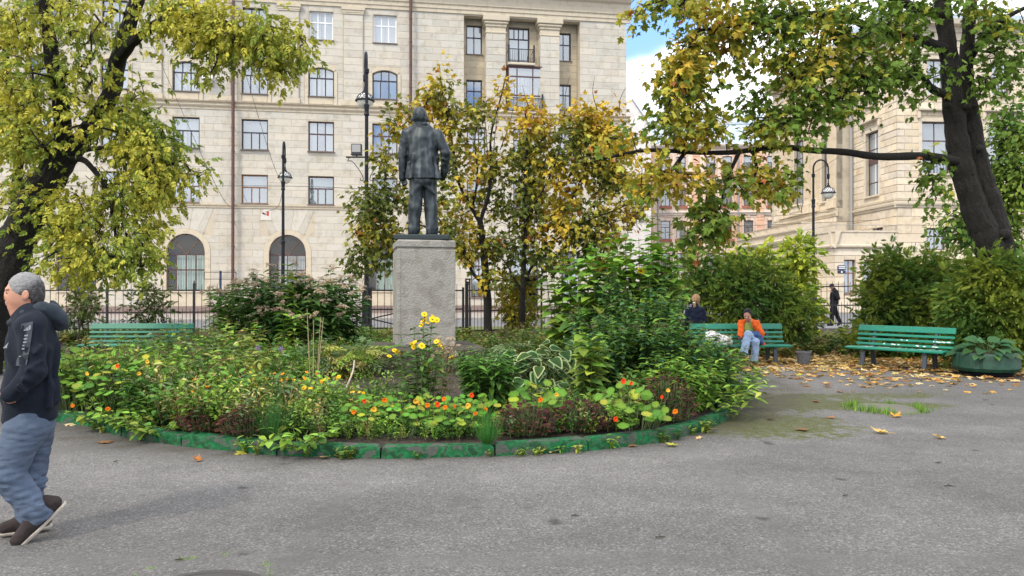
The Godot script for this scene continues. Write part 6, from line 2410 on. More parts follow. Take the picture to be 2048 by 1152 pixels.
func standing_woman(skin: Material) -> void:
	var D := 17.2
	var o := ground(1391, 582 + 2368 / D)
	var w := thing("person", "fair-haired woman in a navy top seen from behind, left of the bench", "person", o)
	var hc := Vector3(0.02, 1.4, 0.0)
	var fw := Vector3(0.62, -0.1, -0.78).normalized()
	var list := [[Vector3(0, 0.92, 0), Vector3(0, 1.12, 0), 0.12, 0.12], [Vector3(-0.16, 1.16, 0), Vector3(0.15, 1.16, 0), 0.05, 0.05], [Vector3(0, 1.14, 0), hc - Vector3(0.02, 0.08, 0), 0.07, 0.045], [Vector3(-0.17, 1.15, 0), Vector3(-0.24, 0.9, 0.02), 0.045, 0.038], [Vector3(-0.24, 0.9, 0.02), Vector3(-0.22, 0.68, -0.1), 0.036, 0.026], [Vector3(0.16, 1.15, 0), Vector3(0.22, 0.9, 0.0), 0.045, 0.038], [Vector3(0.22, 0.9, 0.0), Vector3(0.2, 0.68, -0.12), 0.036, 0.026], [Vector3(-0.09, 0.88, 0), Vector3(-0.09, 0.46, -0.02), 0.085, 0.058], [Vector3(-0.09, 0.46, -0.02), Vector3(-0.09, 0.08, 0.02), 0.055, 0.038], [Vector3(0.09, 0.88, 0), Vector3(0.1, 0.46, -0.02), 0.085, 0.058], [Vector3(0.1, 0.46, -0.02), Vector3(0.1, 0.08, 0.02), 0.055, 0.038]]
	var b := Blob.new(Vector3(-0.36, 0, -0.3), Vector3(0.36, 1.5, 0.3), 0.016)
	bones(b, list)
	var mb := MB.new()
	b.mesh(mb)
	b = Blob.new(hc - Vector3(0.16, 0.2, 0.16), hc + Vector3(0.16, 0.16, 0.16), 0.009)
	head(b, hc, fw, Vector3.UP)
	b.mesh(mb)
	for s in [-1.0, 1.0]:
		var wr := Vector3(-0.22, 0.68, -0.1) if s < 0 else Vector3(0.2, 0.68, -0.12)
		b = Blob.new(wr - Vector3(0.12, 0.15, 0.15), wr + Vector3(0.12, 0.08, 0.12), 0.009)
		hand(b, wr, Vector3(0, -0.9, -0.3), Vector3(-s * 0.3, -0.2, -0.9), 0.4 * s)
		b.mesh(mb)
	obj(w, "body", mb, skin)
	simple_eyes(w, hc, fw)
	b = Blob.new(hc - Vector3(0.2, 0.26, 0.2), hc + Vector3(0.2, 0.18, 0.2), 0.01)
	b.ell(hc + Vector3(0, 0.02, 0) - fw * 0.025, Vector3(0.095, 0.11, 0.105), Basis(fw.cross(Vector3.UP), Vector3.UP, -fw), 0.02)
	b.cap(hc - fw * 0.11 - Vector3(0, 0.04, 0), hc - fw * 0.1 - Vector3(0, 0.17, 0), 0.035, 0.03, 0.03)
	b.cut((fw - Vector3.UP * 0.4).normalized(), hc + fw * 0.04 + Vector3(0, 0.04, 0))
	b.rough(noise, Vector3(40, 14, 40), 0.01)
	mb = MB.new()
	b.mesh(mb, func(p: Vector3) -> Color:
		var k := 0.75 + 0.5 * noise.get_noise_3d(p.x * 50, p.y * 12, p.z * 50)
		return Color(0.33, 0.2, 0.1) * k)
	obj(w, "hair", mb, M.hair)
	mb = MB.new()
	mb.ball(hc - fw * 0.115 - Vector3(0, 0.085, 0), Vector3(0.035, 0.02, 0.035))
	obj(w, "hair_tie", mb, M.white_enamel)
	b = Blob.new(Vector3(-0.36, 0.6, -0.28), Vector3(0.36, 1.32, 0.28), 0.014)
	b.ell(Vector3(0, 0.98, 0), Vector3(0.19, 0.27, 0.14), Basis(), 0.04)
	b.cap(Vector3(-0.15, 1.15, 0), Vector3(0.14, 1.15, 0), 0.075, 0.075, 0.05)
	b.cap(Vector3(0, 1.15, 0), Vector3(0.0, 1.25, 0), 0.11, 0.08, 0.04)
	for e in [list[3], list[4], list[5], list[6]]:
		b.cap(e[0], e[1], e[2] + 0.025, e[3] + 0.025, 0.03)
	b.rough(noise, Vector3(9, 10, 9), 0.01)
	mb = MB.new()
	b.mesh(mb)
	obj(w, "jumper", mb, cloth("navy_knit", Color(0.008, 0.012, 0.03), 0.95))
	b = Blob.new(Vector3(-0.3, 0.02, -0.28), Vector3(0.3, 1.0, 0.28), 0.016)
	b.cap(Vector3(-0.05, 0.86, 0), Vector3(0.05, 0.86, 0), 0.14, 0.14, 0.03)
	for e in list.slice(7):
		b.cap(e[0], e[1], e[2] + 0.025, e[3] + 0.03, 0.03)
	mb = MB.new()
	b.mesh(mb)
	obj(w, "trousers", mb, cloth("black_cotton", Color(0.012, 0.013, 0.018), 0.95))
	for s in [-1.0, 1.0]:
		b = Blob.new(Vector3(s * 0.095 - 0.1, -0.04, -0.24), Vector3(s * 0.095 + 0.1, 0.14, 0.12), 0.012)
		b.cap(Vector3(s * 0.095, 0.045, 0.02), Vector3(s * 0.095, 0.04, -0.14), 0.045, 0.036, 0.02)
		mb = MB.new()
		b.mesh(mb)
		obj(w, "shoe", mb, M.shoe_cloth)


func man_in_cap(skin: Material) -> void:
	var D := 30.6
	var o := at(1668, 582, D)
	o.y = 0.16
	var w := thing("person", "man in black clothes and a dark cap walking left behind the right fence", "person", o)
	var hc := Vector3(-0.08, 1.62, 0.0)
	var fw := Vector3(-0.85, -0.35, 0.4).normalized()
	var up := (Vector3.UP - fw * fw.y).normalized()
	var list := [[Vector3(0, 1.0, 0), Vector3(0, 1.3, 0), 0.13, 0.14], [Vector3(0.0, 1.42, 0.17), Vector3(0.02, 1.42, -0.17), 0.06, 0.06], [Vector3(0.01, 1.4, 0), hc - Vector3(-0.03, 0.07, 0), 0.075, 0.05], [Vector3(0.02, 1.41, 0.19), Vector3(0.06, 1.14, 0.26), 0.05, 0.042], [Vector3(0.06, 1.14, 0.26), Vector3(-0.16, 1.36, 0.2), 0.04, 0.03], [Vector3(0.02, 1.41, -0.19), Vector3(0.1, 1.14, -0.24), 0.05, 0.042], [Vector3(0.1, 1.14, -0.24), Vector3(0.0, 0.9, -0.24), 0.04, 0.03], [Vector3(-0.02, 0.96, 0.09), Vector3(-0.14, 0.52, 0.1), 0.085, 0.06], [Vector3(-0.14, 0.52, 0.1), Vector3(-0.12, 0.09, 0.1), 0.058, 0.042], [Vector3(0.02, 0.96, -0.09), Vector3(0.12, 0.52, -0.1), 0.085, 0.06], [Vector3(0.12, 0.52, -0.1), Vector3(0.3, 0.14, -0.1), 0.058, 0.042]]
	var b := Blob.new(Vector3(-0.4, 0, -0.36), Vector3(0.5, 1.7, 0.36), 0.018)
	bones(b, list)
	var mb := MB.new()
	b.mesh(mb)
	b = Blob.new(hc - Vector3(0.17, 0.2, 0.17), hc + Vector3(0.17, 0.16, 0.17), 0.01)
	head(b, hc, fw, up)
	b.mesh(mb)
	for k in [[Vector3(-0.16, 1.36, 0.2), Vector3(-0.5, 0.8, 0.0), Vector3(-0.5, 0, -0.8)], [Vector3(0.0, 0.9, -0.24), Vector3(-0.1, -1, 0), Vector3(-1, 0, 0.3)]]:
		b = Blob.new(k[0] - Vector3(0.13, 0.15, 0.13), k[0] + Vector3(0.13, 0.15, 0.13), 0.01)
		hand(b, k[0], k[1], k[2], 0.5)
		b.mesh(mb)
	obj(w, "body", mb, skin)
	simple_eyes(w, hc, fw)
	var black := cloth("black_nylon", Color(0.01, 0.011, 0.016), 0.8)
	b = Blob.new(Vector3(-0.36, 0.78, -0.4), Vector3(0.36, 1.62, 0.4), 0.016)
	b.ell(Vector3(0.01, 1.18, 0), Vector3(0.17, 0.34, 0.2), Basis(), 0.04)
	b.cap(Vector3(0.01, 1.42, 0.17), Vector3(0.02, 1.42, -0.17), 0.085, 0.085, 0.05)
	b.cap(Vector3(0.02, 1.46, 0.0), Vector3(0.0, 1.52, 0.0), 0.095, 0.08, 0.03)
	for e in [list[3], list[4], list[5], list[6]]:
		b.cap(e[0], e[1], e[2] + 0.03, e[3] + 0.03, 0.03)
	b.rough(noise, Vector3(8, 10, 8), 0.012)
	mb = MB.new()
	b.mesh(mb)
	obj(w, "jacket", mb, black)
	b = Blob.new(Vector3(-0.4, 0.04, -0.3), Vector3(0.5, 1.12, 0.3), 0.018)
	b.cap(Vector3(0, 0.96, 0.05), Vector3(0, 0.96, -0.05), 0.145, 0.145, 0.03)
	for e in list.slice(7):
		b.cap(e[0], e[1], e[2] + 0.03, e[3] + 0.035, 0.03)
	mb = MB.new()
	b.mesh(mb)
	obj(w, "trousers", mb, black)
	for k in [[Vector3(-0.12, 0.05, 0.1), Vector3(-0.3, 0.04, 0.1)], [Vector3(0.32, 0.12, -0.1), Vector3(0.2, 0.03, -0.1)]]:
		b = Blob.new(k[0].min(k[1]) - Vector3(0.08, 0.08, 0.08), k[0].max(k[1]) + Vector3(0.08, 0.1, 0.08), 0.013)
		b.cap(k[0], k[1], 0.05, 0.04, 0.02)
		mb = MB.new()
		b.mesh(mb)
		obj(w, "shoe", mb, black)
	b = Blob.new(hc - Vector3(0.26, 0.1, 0.2), hc + Vector3(0.2, 0.2, 0.24), 0.01)
	b.ell(hc + up * 0.035, Vector3(0.088, 0.1, 0.108), Basis(fw.cross(up), up, -fw), 0.02)
	b.cut(-up, hc + up * 0.03)
	b.ell(hc + fw * 0.13 + up * 0.045, Vector3(0.07, 0.012, 0.075), Basis(fw.cross(up), up, -fw), 0.01)
	mb = MB.new()
	b.mesh(mb)
	obj(w, "cap", mb, cloth("cap_cloth", Color(0.015, 0.018, 0.04), 0.9))


# ---------------------------------------------------------------- leaves
# half the outline, foot to tip; folded along the midrib and bent down towards the tip
func leaf_shape(half: Array, fold: float, droop: float, edge := Color(1, 1, 1), rib := Color(1, 1, 1)) -> MB:
	var mb := MB.new()
	var q := func(x: float, y: float) -> Vector3: return Vector3(x, y, absf(x) * fold - droop * y * y)
	for s in [-1.0, 1.0]:
		for i in half.size() - 1:
			var a: Vector2 = half[i]
			var b: Vector2 = half[i + 1]
			var k := mb.v.size()
			if a.x > 0.001 and b.x > 0.001:
				mb.quad(q.call(0.0, a.y), q.call(a.x * s, a.y), q.call(b.x * s, b.y), q.call(0.0, b.y), Vector3.BACK)
			elif a.x > 0.001:
				mb.tri(q.call(0.0, a.y), q.call(a.x * s, a.y), q.call(0.0, b.y), Vector3.BACK)
			else:
				mb.tri(q.call(0.0, a.y), q.call(b.x * s, b.y), q.call(0.0, b.y), Vector3.BACK)
			for j in range(k, mb.v.size()):
				mb.c[j] = rib if absf(mb.v[j].x) < 0.001 else edge
	return mb


# a lobed leaf: a fan of its outline (right half, foot to tip)
func lobed_leaf(half: Array, cy: float, cup: float, droop: float) -> MB:
	var mb := MB.new()
	var pts := []
	for p in half:
		pts.append(p)
	for i in range(half.size() - 2, 0, -1):
		pts.append(Vector2(-half[i].x, half[i].y))
	var q := func(p: Vector2) -> Vector3:
		var r := (p - Vector2(0, cy)).length()
		return Vector3(p.x, p.y, -cup * r * r - droop * maxf(p.y, 0.0) * p.y + 0.05 * sin(p.x * 9.0 + p.y * 5.0))
	for i in pts.size():
		mb.tri(q.call(Vector2(0, cy)), q.call(pts[i]), q.call(pts[(i + 1) % pts.size()]), Vector3.BACK)
	mb.beam(Vector3(0, -0.55, 0.03), Vector3(0, 0.03, 0), 0.018, 0.018)
	return mb


# a feather of leaflets on one stalk
func compound_leaf(one: MB, pairs: int, size: float, spread: float, droop: float) -> MB:
	var mb := MB.new()
	mb.col = Color(0.8, 0.75, 0.6)
	mb.tube(PackedVector3Array([Vector3(0, -0.1, 0), Vector3(0, 0.45, 0.02), Vector3(0, 0.9, -droop)]), PackedFloat32Array([0.012, 0.009, 0.006]), 3, false)
	mb.col = Color(1, 1, 1)
	for i in pairs:
		var y := lerpf(0.22, 0.8, (i + 0.3) / pairs)
		for s in [-1.0, 1.0]:
			var b := Basis(Vector3.BACK, -s * spread) * Basis(Vector3.UP, s * 0.35) * Basis(Vector3.RIGHT, -0.3 + 0.2 * sin(i * 3.0 + s))
			mb.add(one, Transform3D(b.scaled(Vector3.ONE * size * (0.8 + 0.35 * sin(PI * (i + 1.0) / (pairs + 1)))), Vector3(0, y, -droop * y * y)))
	mb.add(one, Transform3D(Basis(Vector3.RIGHT, -0.4).scaled(Vector3.ONE * size), Vector3(0, 0.88, -droop)))
	return mb


func leaf_at(p: Vector3, dir: Vector3, nn: Vector3, size: float) -> Transform3D:
	var y := dir.normalized()
	var x := y.cross(nn)
	if x.length_squared() < 1e-4:
		x = y.cross(Vector3(0.3, 0.2, 0.9))
	x = x.normalized()
	return Transform3D(Basis(x * size, y * size, x.cross(y) * size), p)


var tints := {}


func tinted(m: StandardMaterial3D, c: Color) -> StandardMaterial3D:
	var key := "%s %d %d %d" % [m.resource_name, roundi(log(maxf(c.r, 0.004)) * 3.0), roundi(log(maxf(c.g, 0.004)) * 3.0), roundi(log(maxf(c.b, 0.004)) * 2.0)]
	if not tints.has(key):
		var k: StandardMaterial3D = m.duplicate()
		var a := m.albedo_color.srgb_to_linear()
		k.albedo_color = lin(minf(1.0, a.r * c.r), minf(1.0, a.g * c.g), minf(1.0, a.b * c.b))
		tints[key] = k
	return tints[key]


# many copies of one leaf: the nearest as parts, the rest together
func sow(o: Node3D, one: String, all: String, mesh: Mesh, m: StandardMaterial3D, xf: Array, col: Array, singles := 0) -> void:
	var order := range(xf.size())
	if singles > 0:
		var d := []
		for t in xf:
			d.append((o.transform * t.origin).distance_squared_to(Vector3(0, EYE, 0)) / t.basis.y.length_squared())
		order.sort_custom(func(a, b): return d[a] < d[b])
	var k := mini(singles, xf.size())
	for i in k:
		var e := obj(o, one, mesh, tinted(m, col[order[i]]))
		e.transform = xf[order[i]]
	var n := xf.size() - k
	if n <= 0:
		return
	var mm := MultiMesh.new()
	mm.transform_format = MultiMesh.TRANSFORM_3D
	mm.use_colors = true
	mm.mesh = mesh
	mm.instance_count = n
	for i in n:
		mm.set_instance_transform(i, xf[order[k + i]])
		mm.set_instance_color(i, col[order[k + i]])
	var mi := MultiMeshInstance3D.new()
	mi.name = all
	mi.multimesh = mm
	mi.material_override = m
	o.add_child(mi, true)
	stuff(mi)


func mix_of(cols: Array, jitter := 0.2) -> Color:
	var c: Color = cols[rng.randi() % cols.size()]
	var k := rnd(1.0 - jitter, 1.0 + jitter)
	var w := rnd(-0.12, 0.12)
	return Color(c.r * k * (1.0 + w), c.g * k, c.b * k * (1.0 - w))


var L := {}      # leaf meshes by kind


func make_leaves() -> void:
	var maple := [Vector2(0, 0.03), Vector2(0.14, -0.05), Vector2(0.4, 0.0), Vector2(0.3, 0.16), Vector2(0.5, 0.3), Vector2(0.56, 0.5), Vector2(0.36, 0.46), Vector2(0.2, 0.5), Vector2(0.24, 0.72), Vector2(0.12, 0.78), Vector2(0, 1.0)]
	L.maple = lobed_leaf(maple, 0.3, 0.25, 0.12).done()
	var lance := [Vector2(0, 0), Vector2(0.13, 0.2), Vector2(0.17, 0.42), Vector2(0.12, 0.7), Vector2(0, 1)]
	var oval := [Vector2(0, 0), Vector2(0.2, 0.12), Vector2(0.31, 0.35), Vector2(0.25, 0.65), Vector2(0.1, 0.88), Vector2(0, 1)]
	var heart := [Vector2(0, 0.06), Vector2(0.2, 0.0), Vector2(0.36, 0.16), Vector2(0.38, 0.38), Vector2(0.24, 0.68), Vector2(0.08, 0.9), Vector2(0, 1)]
	var toothed := [Vector2(0, 0), Vector2(0.16, 0.1), Vector2(0.15, 0.2), Vector2(0.27, 0.3), Vector2(0.23, 0.42), Vector2(0.27, 0.55), Vector2(0.17, 0.65), Vector2(0.16, 0.78), Vector2(0, 1)]
	L.lance = leaf_shape(lance, 0.25, 0.25).done()
	L.oval = leaf_shape(oval, 0.2, 0.22).done()
	L.heart = leaf_shape(heart, 0.18, 0.3).done()
	L.toothed = leaf_shape(toothed, 0.2, 0.3).done()
	var broad := [Vector2(0, 0.02), Vector2(0.2, 0.03), Vector2(0.36, 0.2), Vector2(0.4, 0.42), Vector2(0.27, 0.72), Vector2(0.1, 0.93), Vector2(0, 1)]
	var hosta := leaf_shape(broad, 0.28, 0.5)
	var k := Color(0.13, 0.24, 0.13)
	hosta.add(leaf_shape(broad.map(func(p): return Vector2(p.x * 0.76, p.y * 0.86 + 0.04)), 0.28, 0.5, k, k * 0.75), Transform3D(Basis(), Vector3(0, 0, 0.012)))
	L.hosta = hosta.done()
	L.ash = compound_leaf(leaf_shape(toothed, 0.2, 0.3), 2, 0.52, 0.95, 0.25).done()
	L.rowan = compound_leaf(leaf_shape(lance, 0.2, 0.2), 8, 0.34, 1.2, 0.3).done()
	L.fern = compound_leaf(compound_leaf(leaf_shape(lance, 0.1, 0.1), 3, 0.4, 1.0, 0.1), 5, 0.45, 1.1, 0.4).done()
	# round nasturtium leaf with pale veins, stalk in the middle
	var mb := MB.new()
	for i in 12:
		var a0 := TAU * i / 12
		var a1 := TAU * (i + 1) / 12
		var r0 := 0.5 * (1.0 + 0.05 * sin(a0 * 5.0))
		var r1 := 0.5 * (1.0 + 0.05 * sin(a1 * 5.0))
		var first := mb.v.size()
		mb.tri(Vector3(0, 0, -0.06), Vector3(cos(a0) * r0, sin(a0) * r0, 0.03 * sin(a0 * 3)), Vector3(cos(a1) * r1, sin(a1) * r1, 0.03 * sin(a1 * 3)), Vector3.BACK)
		for j in range(first, mb.v.size()):
			mb.c[j] = Color(1, 1, 1) if mb.v[j].length() < 0.1 else Color(0.66, 0.72, 0.66) if i % 2 else Color(0.58, 0.66, 0.56)
	L.round = mb.done()
	# grass blade
	mb = MB.new()
	for i in 4:
		var a := i / 4.0
		var b := (i + 1) / 4.0
		mb.quad(Vector3(-0.012 * (1 - a), a, -0.5 * a * a), Vector3(0.012 * (1 - a), a, -0.5 * a * a), Vector3(0.012 * (1 - b), b, -0.5 * b * b), Vector3(-0.012 * (1 - b), b, -0.5 * b * b), Vector3.BACK)
	L.blade = mb.done()
	# flowers carry their colours in their vertices
	L.daisy = flower(9, 0.5, 0.2, 0.1, Color(0.85, 0.55, 0.02), Color(0.16, 0.07, 0.01), 0.2)
	L.marigold = flower(14, 0.5, 0.13, -0.05, Color(0.9, 0.32, 0.01), Color(0.5, 0.14, 0.01), 0.2)
	L.yellow_marigold = flower(14, 0.5, 0.13, -0.05, Color(0.85, 0.5, 0.02), Color(0.6, 0.25, 0.01), 0.2)
	L.red_cup = flower(5, 0.5, 0.34, 0.25, Color(0.8, 0.07, 0.015), Color(0.35, 0.02, 0.01), 0.08)
	L.orange_cup = flower(5, 0.5, 0.34, 0.25, Color(0.9, 0.22, 0.015), Color(0.45, 0.04, 0.01), 0.08)
	L.yellow_cup = flower(5, 0.5, 0.34, 0.25, Color(0.88, 0.5, 0.06), Color(0.5, 0.1, 0.01), 0.08)
	# a fluffy head and a round purple one
	for f in [["fluff", Color(0.62, 0.5, 0.36), Color(0.42, 0.3, 0.22), 46, 0.55], ["thistle", Color(0.24, 0.13, 0.42), Color(0.34, 0.2, 0.5), 40, 1.0], ["seed", Color(0.24, 0.17, 0.1), Color(0.12, 0.08, 0.05), 22, 0.9], ["white_heads", Color(0.6, 0.6, 0.54), Color(0.5, 0.5, 0.42), 30, 0.6]]:
		mb = MB.new()
		for i in f[3]:
			var d := rand_dir()
			if f[4] < 1.0:
				d.y = absf(d.y)
			var p := d * pow(rng.randf(), 0.4) * 0.5
			p.y *= f[4]
			var u := rand_dir() * 0.075
			var w := u.cross(d).normalized() * 0.06
			mb.col = f[1].lerp(f[2], rng.randf())
			mb.tri(p - u, p + u, p + w * 1.6 + d * 0.06, d)
			mb.tri(p - w, p + w, p + u * 1.3 + d * 0.05, d)
		if f[4] < 1.0:
			for i in 7:
				mb.col = Color(0.12, 0.12, 0.05)
				var a := TAU * i / 7
				mb.rod(Vector3(0, -0.5, 0), Vector3(cos(a) * 0.28, 0.02, sin(a) * 0.28), 0.012, 3, 0.008)
		L[f[0]] = mb.done()


func flower(petals: int, reach: float, width: float, cup: float, c: Color, eye: Color, er: float) -> ArrayMesh:
	var mb := MB.new()
	for i in petals:
		var a := TAU * i / petals + rnd(-0.08, 0.08)
		var d := Vector3(cos(a), sin(a), 0)
		var s := Vector3(-d.y, d.x, 0)
		var r := reach * rnd(0.88, 1.06)
		var up := Vector3(0, 0, cup)
		mb.col = c * rnd(0.85, 1.1)
		var p0 := d * er * 0.5
		var p1 := d * r * 0.6 + up * 0.6
		var p2 := d * r + up * rnd(0.3, 0.8)
		mb.quad(p0 - s * width * 0.3, p0 + s * width * 0.3, p1 + s * width, p1 - s * width, Vector3.BACK)
		mb.quad(p1 - s * width, p1 + s * width, p2 + s * width * 0.45, p2 - s * width * 0.45, Vector3.BACK)
	mb.col = eye
	mb.ball(Vector3(0, 0, 0.02), Vector3(er * 0.6, er * 0.6, er * 0.5), 4, 7)
	return mb.done()


# ---------------------------------------------------------------- trees
# points through ellipsoids given by the photograph's pixels and a distance: [x, y, distance, rx, ry, depth in metres, how many]
func lobes_of(list: Array, shell := 0.45) -> PackedVector3Array:
	var out := PackedVector3Array()
	for e in list:
		for i in e[6]:
			var d := rand_dir() * pow(rng.randf(), shell)
			out.append(at(e[0] + d.x * e[3], e[1] - d.y * e[4], e[2] + d.z * e[5]))
	return out


# a trunk whose surface is broken into ridges and plates
func bark_tube(mb: MB, sp: PackedVector3Array, rad: PackedFloat32Array) -> void:
	var sides := 30
	var fine := PackedVector3Array()
	var fr := PackedFloat32Array()
	for i in sp.size() - 1:
		var n := maxi(1, int(sp[i].distance_to(sp[i + 1]) / 0.06))
		for k in n:
			fine.append(sp[i].lerp(sp[i + 1], float(k) / n))
			fr.append(lerpf(rad[i], rad[i + 1], float(k) / n))
	fine.append(sp[-1])
	fr.append(rad[-1])
	var x := (fine[1] - fine[0]).cross(Vector3(0.31, 0.17, 0.93)).normalized()
	var rows := []
	var run := 0.0
	for i in fine.size():
		var d := (fine[mini(i + 1, fine.size() - 1)] - fine[maxi(i - 1, 0)]).normalized()
		x = (x - d * x.dot(d)).normalized()
		var y := d.cross(x)
		if i > 0:
			run += fine[i].distance_to(fine[i - 1])
		var row := []
		for s in sides:
			var a := TAU * s / sides
			var q := Vector3(cos(a), sin(a), 0) * 4.2
			var g := absf(noise.get_noise_3d(q.x, q.y, run * 1.6)) * 2.0 - 0.5 + 0.5 * noise.get_noise_3d(q.x * 2.3, q.y * 2.3, run * 5.0)
			row.append(fine[i] + (x * cos(a) + y * sin(a)) * (fr[i] * (1.0 + 0.07 * g)))
		rows.append(row)
	for i in rows.size() - 1:
		for s in sides:
			var s2 := (s + 1) % sides
			mb.quad(rows[i][s], rows[i][s2], rows[i + 1][s2], rows[i + 1][s], rows[i][s] + rows[i][s2] - fine[i] * 2.0)


# drops most of the points that would hide a line of the photograph, given in its pixels, when they lie nearer than d
func clear_of(pts: PackedVector3Array, line: Array, wide: float, d: float, keep := 0.12) -> PackedVector3Array:
	var out := PackedVector3Array()
	for p in pts:
		var q := Vector2(1024.0 + p.x / -p.z * FOCAL, HORIZON - (p.y - EYE) / -p.z * FOCAL)
		var hide := false
		for i in line.size() - 1:
			var n := Geometry2D.get_closest_point_to_segment(q, line[i], line[i + 1])
			hide = hide or n.distance_to(q) < wide
		if not hide or -p.z > d + 0.35 or rng.randf() < keep:
			out.append(p)
	return out


# limbs: [points, radius at the foot, radius at the end, name]; twigs grow from them to every point and carry leaves
func grow(o: Node3D, limbs: Array, pts: PackedVector3Array, bark: Material, o2: Dictionary) -> void:
	var inv := o.transform.affine_inverse()
	var pos := PackedVector3Array()
	var par := PackedInt32Array()
	var big := PackedFloat32Array()
	for l in limbs:
		var sp := spline(l[0], 5)
		var rad := taper(sp.size(), l[1], l[2], 0.8)
		var mb := MB.new()
		for i in sp.size():
			sp[i] = inv * sp[i]
			var w := sp[i] + Vector3(noise.get_noise_3d(sp[i].x * 3, sp[i].y * 3, sp[i].z * 3), 0, noise.get_noise_3d(sp[i].z * 3, sp[i].y * 3, sp[i].x * 3)) * rad[i] * 0.12
			sp[i] = w
			rad[i] *= 1.0 + 0.07 * noise.get_noise_1d(i * 3.7 + l[1] * 90.0)
			pos.append(w)
			par.append(pos.size() - 2 if i > 0 else -1)
			big.append(rad[i])
		if l[1] > 0.1:
			bark_tube(mb, sp, rad)
		else:
			mb.tube(sp, rad, 8)
		obj(o, l[3] if l.size() > 3 else "branch", mb, bark)
	var near := []
	for p in pts:
		var q := inv * p
		var best := 1e9
		for i in range(0, pos.size(), 2):
			best = minf(best, q.distance_squared_to(pos[i]))
		near.append([best, q])
	near.sort_custom(func(a, b): return a[0] < b[0])
	var first := pos.size()
	var ends := []
	var step: float = o2.get("step", 0.4)
	for e in near:
		var q: Vector3 = e[1]
		var best := 1e9
		var from := 0
		for i in pos.size():
			var dd := q.distance_squared_to(pos[i])
			if dd < best:
				best = dd
				from = i
		var a := pos[from]
		var n := maxi(1, int(sqrt(best) / step))
		var mid := (a + q) * 0.5 + Vector3(rnd(-0.1, 0.1), rnd(0.0, 0.16), rnd(-0.1, 0.1)) * sqrt(best)
		for i in range(1, n + 1):
			var t := float(i) / n
			pos.append(a.lerp(mid, t).lerp(mid.lerp(q, t), t))
			par.append(from)
			big.append(0.0)
			from = pos.size() - 1
		ends.append(from)
	var weight := PackedFloat32Array()
	weight.resize(pos.size())
	weight.fill(0.0)
	for i in ends:
		weight[i] += 1.0
	for i in range(pos.size() - 1, first - 1, -1):
		if par[i] >= 0:
			weight[par[i]] += weight[i]
	var tw := MB.new()
	var tr: float = o2.get("twig", 0.006)
	for i in range(first, pos.size()):
		var p := par[i]
		var r1 := tr * sqrt(weight[i])
		var r0 := tr * sqrt(weight[p]) if p >= first else minf(r1 * 1.3, big[p] * 0.8)
		tw.tube(PackedVector3Array([pos[p], pos[i]]), PackedFloat32Array([minf(r0, r1 * 1.6), r1]), 4 if r1 < 0.02 else 6, false)
	stuff(obj(o, "twigs", tw, bark if not o2.has("twig_bark") else o2.twig_bark))
	var xf := []
	var col := []
	var m: int = o2.leaves
	var rr: float = o2.reach
	var tone: Callable = o2.tone
	for i in ends:
		if rng.randf() < o2.get("bare", 0.0):
			continue
		var c := pos[i]
		var axis := (c - pos[par[i]]).normalized()
		var cl := rng.randf()
		for j in m:
			var d := rand_dir()
			var p := c + d * rr * pow(rng.randf(), 0.6) - axis * rr * rng.randf() * 0.8
			var dir: Vector3 = (axis * 0.5 + d * 0.9 + Vector3(0, -o2.get("hang", 0.5), 0)).normalized()
			var nn: Vector3 = (Vector3.UP * o2.get("flat", 0.8) + rand_dir() * 0.75 + d * 0.35).normalized()
			xf.append(leaf_at(p, dir, nn, o2.size * rnd(0.7, 1.2)))
			col.append(tone.call(o.transform * p, cl))
	sow(o, "leaf", "foliage", o2.mesh, M.leaf, xf, col, o2.get("singles", 300))


func trees() -> void:
	make_leaves()
	left_tree()
	young_maples()
	right_maple()


